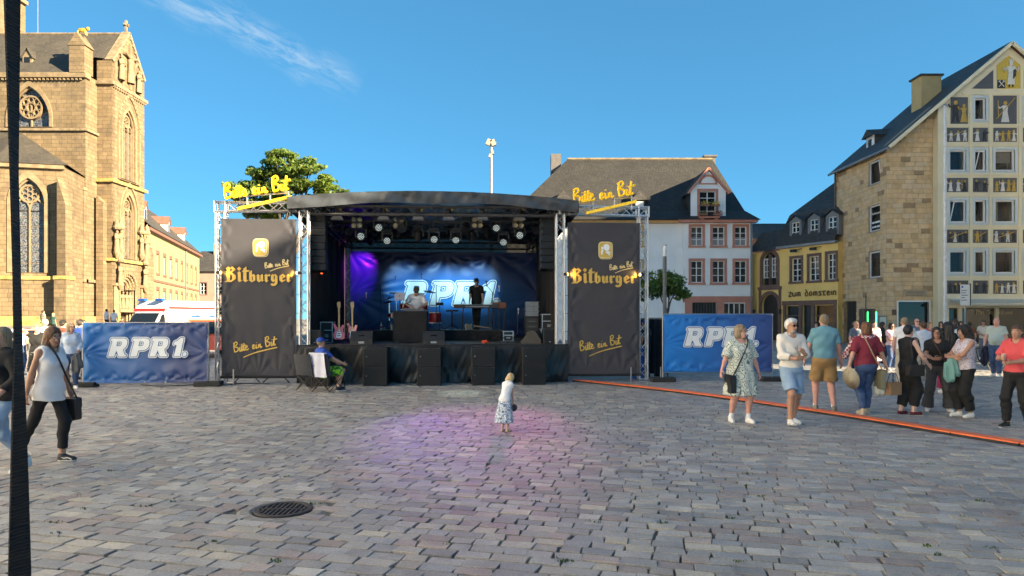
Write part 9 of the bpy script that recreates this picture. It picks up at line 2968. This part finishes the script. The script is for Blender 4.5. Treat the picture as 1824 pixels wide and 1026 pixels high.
bicycle('black bicycle parked left of the bald man behind the curly woman', foot(1748, 660), R(-30), ('black', (.012, .012, .013)))
M_AMBW = M('vehicle_white', (.72, .72, .71), .3, 0, .04, 2, coat=.5); M_AMBR = M('vehicle_red', (.62, .035, .03), .35, 0, .04, 2); M_BLUEL = M('blue_beacon', (.02, .10, .42), .15, 0, .05)
aP = (P(292, 575, 38).x, 38)
am = thing('ambulance', 'white ambulance with red stripes and blue beacons behind the left fence', 'ambulance', (aP[0], aP[1], GZ(*aP)), R(-15))
w = .98
def hexa(m, p, mi=0):
 return m.add(p, [(3, 2, 1, 0), (4, 5, 6, 7), (0, 1, 5, 4), (1, 2, 6, 5), (2, 3, 7, 6), (3, 0, 4, 7)], mi)
m = MB(); hexa(m, [(-w, -2.3, .45), (w, -2.3, .45), (w, -.9, .45), (-w, -.9, .45), (-w * .95, -2.15, 1.15), (w * .95, -2.15, 1.15), (w, -.9, 1.3), (-w, -.9, 1.3)])
hexa(m, [(-w * .95, -1.75, 1.25), (w * .95, -1.75, 1.25), (w, -.6, 1.3), (-w, -.6, 1.3), (-w * .82, -1.1, 2.12), (w * .82, -1.1, 2.12), (w * .9, -.6, 2.15), (-w * .9, -.6, 2.15)])
m.build('cab', M_AMBW, am)
m = MB(); hexa(m, [(-1.02, -.9, .45), (1.02, -.9, .45), (1.02, 2.9, .45), (-1.02, 2.9, .45), (-1.02, -.85, 2.45), (1.02, -.85, 2.45), (1.02, 2.9, 2.45), (-1.02, 2.9, 2.45)])
hexa(m, [(-1.0, -1.05, 2.12), (1.0, -1.05, 2.12), (1.0, 2.9, 2.45), (-1.0, 2.9, 2.45), (-.9, -.75, 2.72), (.9, -.75, 2.72), (.95, 2.85, 2.74), (-.95, 2.85, 2.74)])
bx = m.build('body', M_AMBW, am)
m = MB(); m.add([(-.86, -1.775, 1.32), (.86, -1.775, 1.32), (.76, -1.17, 2.06), (-.76, -1.17, 2.06)], [(0, 1, 2, 3)]); m.build('windscreen', M_GLASS, am)
for s_ in (-1, 1):
 m = MB(); x = s_ * .985; m.add([(x, -1.55, 1.36), (x, -.98, 1.36), (x * .93, -.98, 2.0), (x * .93, -1.15, 2.0)], [(0, 1, 2, 3)]); m.build('side_window', M_GLASS, am)
 m = MB(); m.ball((s_ * .72, -2.26, .85), (.17, .08, .11), 10, 6); m.build('headlight', M_LENS if False else M('headlamp', (.5, .52, .55), .1, .3), am)
 m = MB(); m.box(s_ * 1.06 - .06, s_ * 1.06 + .06, -1.55, -1.42, 1.35, 1.62); m.build('mirror', M_CASE, am)
 m = MB(); m.cbox(s_ * .55 - .22, s_ * .55 + .22, -1.02, -.8, 2.70, 2.83, .02); m.build('beacon', M_BLUEL, am)
 for y in (-1.5, 1.9):
  m = MB(); m.lathe([(.2, -.12), (.36, -.12), (.37, .1), (.2, .12)], 20, (s_ * .9, y, .37), axis='x'); wh_ = m.build('wheel', M_RUBBER, am)
  m = MB(); m.lathe([(0, -.125), (.2, -.125), (.2, .125), (0, .125)], 14, (s_ * .9, y, .37), axis='x'); m.build('rim', M_STEELP, wh_)
m = MB(); m.add([(-1.005, -1.062, 2.16), (1.005, -1.062, 2.16), (1.0, -1.01, 2.30), (-1.0, -1.01, 2.30)], [(0, 1, 2, 3)]); m.box(1.022, 1.03, -.8, 2.85, 2.28, 2.40).box(1.022, 1.03, -.8, 2.85, .95, 1.25); m.box(-1.03, -1.022, -.8, 2.85, 2.28, 2.40); m.build('stripe', M_AMBR, am)
m = MB(); m.beam((1.026, 1.35, 1.40), (1.026, 1.35, 2.0), .012, .16, up=(1, 0, 0)); m.box(1.02, 1.032, 1.27, 1.43, 1.45, 1.95).box(1.02, 1.0325, 1.1, 1.6, 1.62, 1.78); m.build('cross_emblem', M_AMBR, am)
m = MB(); m.box(-.9, .9, -2.34, -2.2, .42, .62); m.build('bumper', M_CASE, am)
m = MB(); m.box(-.5, .5, -2.26, -2.22, .72, .98); m.build('grille', M_CASE, am)
vP = (P(366, 575, 33).x, 33)
vc = thing('rescue_car', 'white and orange rescue car half hidden by the left truss tower', 'car', (vP[0], vP[1], GZ(*vP)), R(30))
M_ORV = M('vehicle_orange', (.75, .13, .05), .35, 0, .04, 2, coat=.4)
m = MB(); hexa(m, [(-.9, -2.2, .35), (.9, -2.2, .35), (.9, 2.2, .35), (-.9, 2.2, .35), (-.88, -2.0, 1.0), (.88, -2.0, 1.0), (.88, 2.15, 1.1), (-.88, 2.15, 1.1)])
hexa(m, [(-.86, -1.1, 1.0), (.86, -1.1, 1.0), (.86, 2.1, 1.1), (-.86, 2.1, 1.1), (-.72, -.4, 1.68), (.72, -.4, 1.68), (.74, 1.9, 1.72), (-.74, 1.9, 1.72)])
m.build('body', M_ORV, vc)
m = MB(); m.add([(-.8, -1.08, 1.06), (.8, -1.08, 1.06), (.68, -.45, 1.64), (-.68, -.45, 1.64)], [(0, 1, 2, 3)]); m.build('windscreen', M_GLASS, vc)
m = MB(); m.cbox(-.75, .75, .0, 1.6, 1.72, 1.80, .03); m.build('roof', M_AMBW, vc)
for s_ in (-1, 1):
 m = MB(); x = s_ * .885; m.add([(x, -.9, 1.1), (x, 1.9, 1.15), (x * .86, 1.7, 1.62), (x * .86, -.35, 1.6)], [(0, 1, 2, 3)]); m.build('side_window', M_GLASS, vc)
 m = MB(); m.cbox(s_ * .4 - .2, s_ * .4 + .2, .1, .3, 1.8, 1.9, .02); m.build('beacon', M_BLUEL, vc)
 m = MB(); m.ball((s_ * .66, -2.08, .78), (.16, .08, .09), 8, 6); m.build('headlight', M('headlamp', (.5, .52, .55), .1, .3), vc)
 for y in (-1.35, 1.4):
  m = MB(); m.lathe([(.2, -.11), (.33, -.11), (.33, .11), (.2, .11)], 18, (s_ * .82, y, .34), axis='x'); wh_ = m.build('wheel', M_RUBBER, vc)
  m = MB(); m.lathe([(0, -.115), (.2, -.115), (.2, .115), (0, .115)], 12, (s_ * .82, y, .34), axis='x'); m.build('rim', M_STEELP, wh_)
t = NT('wrapped_fabric')
wv = t.n('ShaderNodeTexWave'); wv.inputs['Scale'].default_value = 40; wv.inputs['Distortion'].default_value = 3; wv.bands_direction = 'Z'; wv.inputs['Detail'].default_value = 3
t.l(t.obj(), wv.inputs['Vector'])
t.l(t.ramp(wv.outputs['Fac'], [(.3, (.009, .008, .008)), (.95, (.022, .020, .020))]), t.b.inputs['Base Color'])
t.b.inputs['Roughness'].default_value = .8
t.bump(wv.outputs['Fac'], .4, .004)
pd = 1.6
def sxy(py):
 q = np.interp(py, [-90, 0, 300, 500, 700, 860, 1026, 1990], [20, 21.5, 25, 30, 33.5, 34.5, 35, 35])
 wd_ = np.interp(py, [-90, 0, 300, 520, 640, 700, 860, 1026, 1990], [29, 28, 13.5, 12, 14, 21, 31, 41, 41])
 return P(q, py, pd), wd_ / F * pd
strap = thing('tent_strap', 'dark twisted fabric strap stretched up very close at the left edge', 'strap', (sxy(1900)[0].x, pd, 0))
Wst = .046
m = MB(); vs = []
pys = list(range(-90, 1930, 30))
for py in pys:
 c, w_ = sxy(py)
 ry = Vector((c.x, c.y, 0)).normalized(); a_ = math.acos(min(1, w_ * ry.y / Wst))
 d_ = (Vector((ry.y, -ry.x, 0)) * math.cos(a_) + ry * math.sin(a_)) * Wst / 2; n_ = Vector((-d_.y, d_.x, 0)).normalized() * .002
 o_ = c - Vector(strap.location)
 vs += [o_ - d_ - n_, o_ + d_ - n_, o_ + d_ + n_, o_ - d_ + n_]
m.add(vs, [(4 * i + k, 4 * i + (k + 1) % 4, 4 * i + 4 + (k + 1) % 4, 4 * i + 4 + k) for i in range(len(pys) - 1) for k in range(4)] + [(0, 1, 2, 3), tuple(4 * len(pys) - 4 + k for k in range(4))])
m.build('webbing', t.m, strap)
MB().lathe([(.05, 0), (.05, .012), (.02, .02), (.018, .10), (0, .10)], 14).build('ground_peg', M_STEELP, strap)
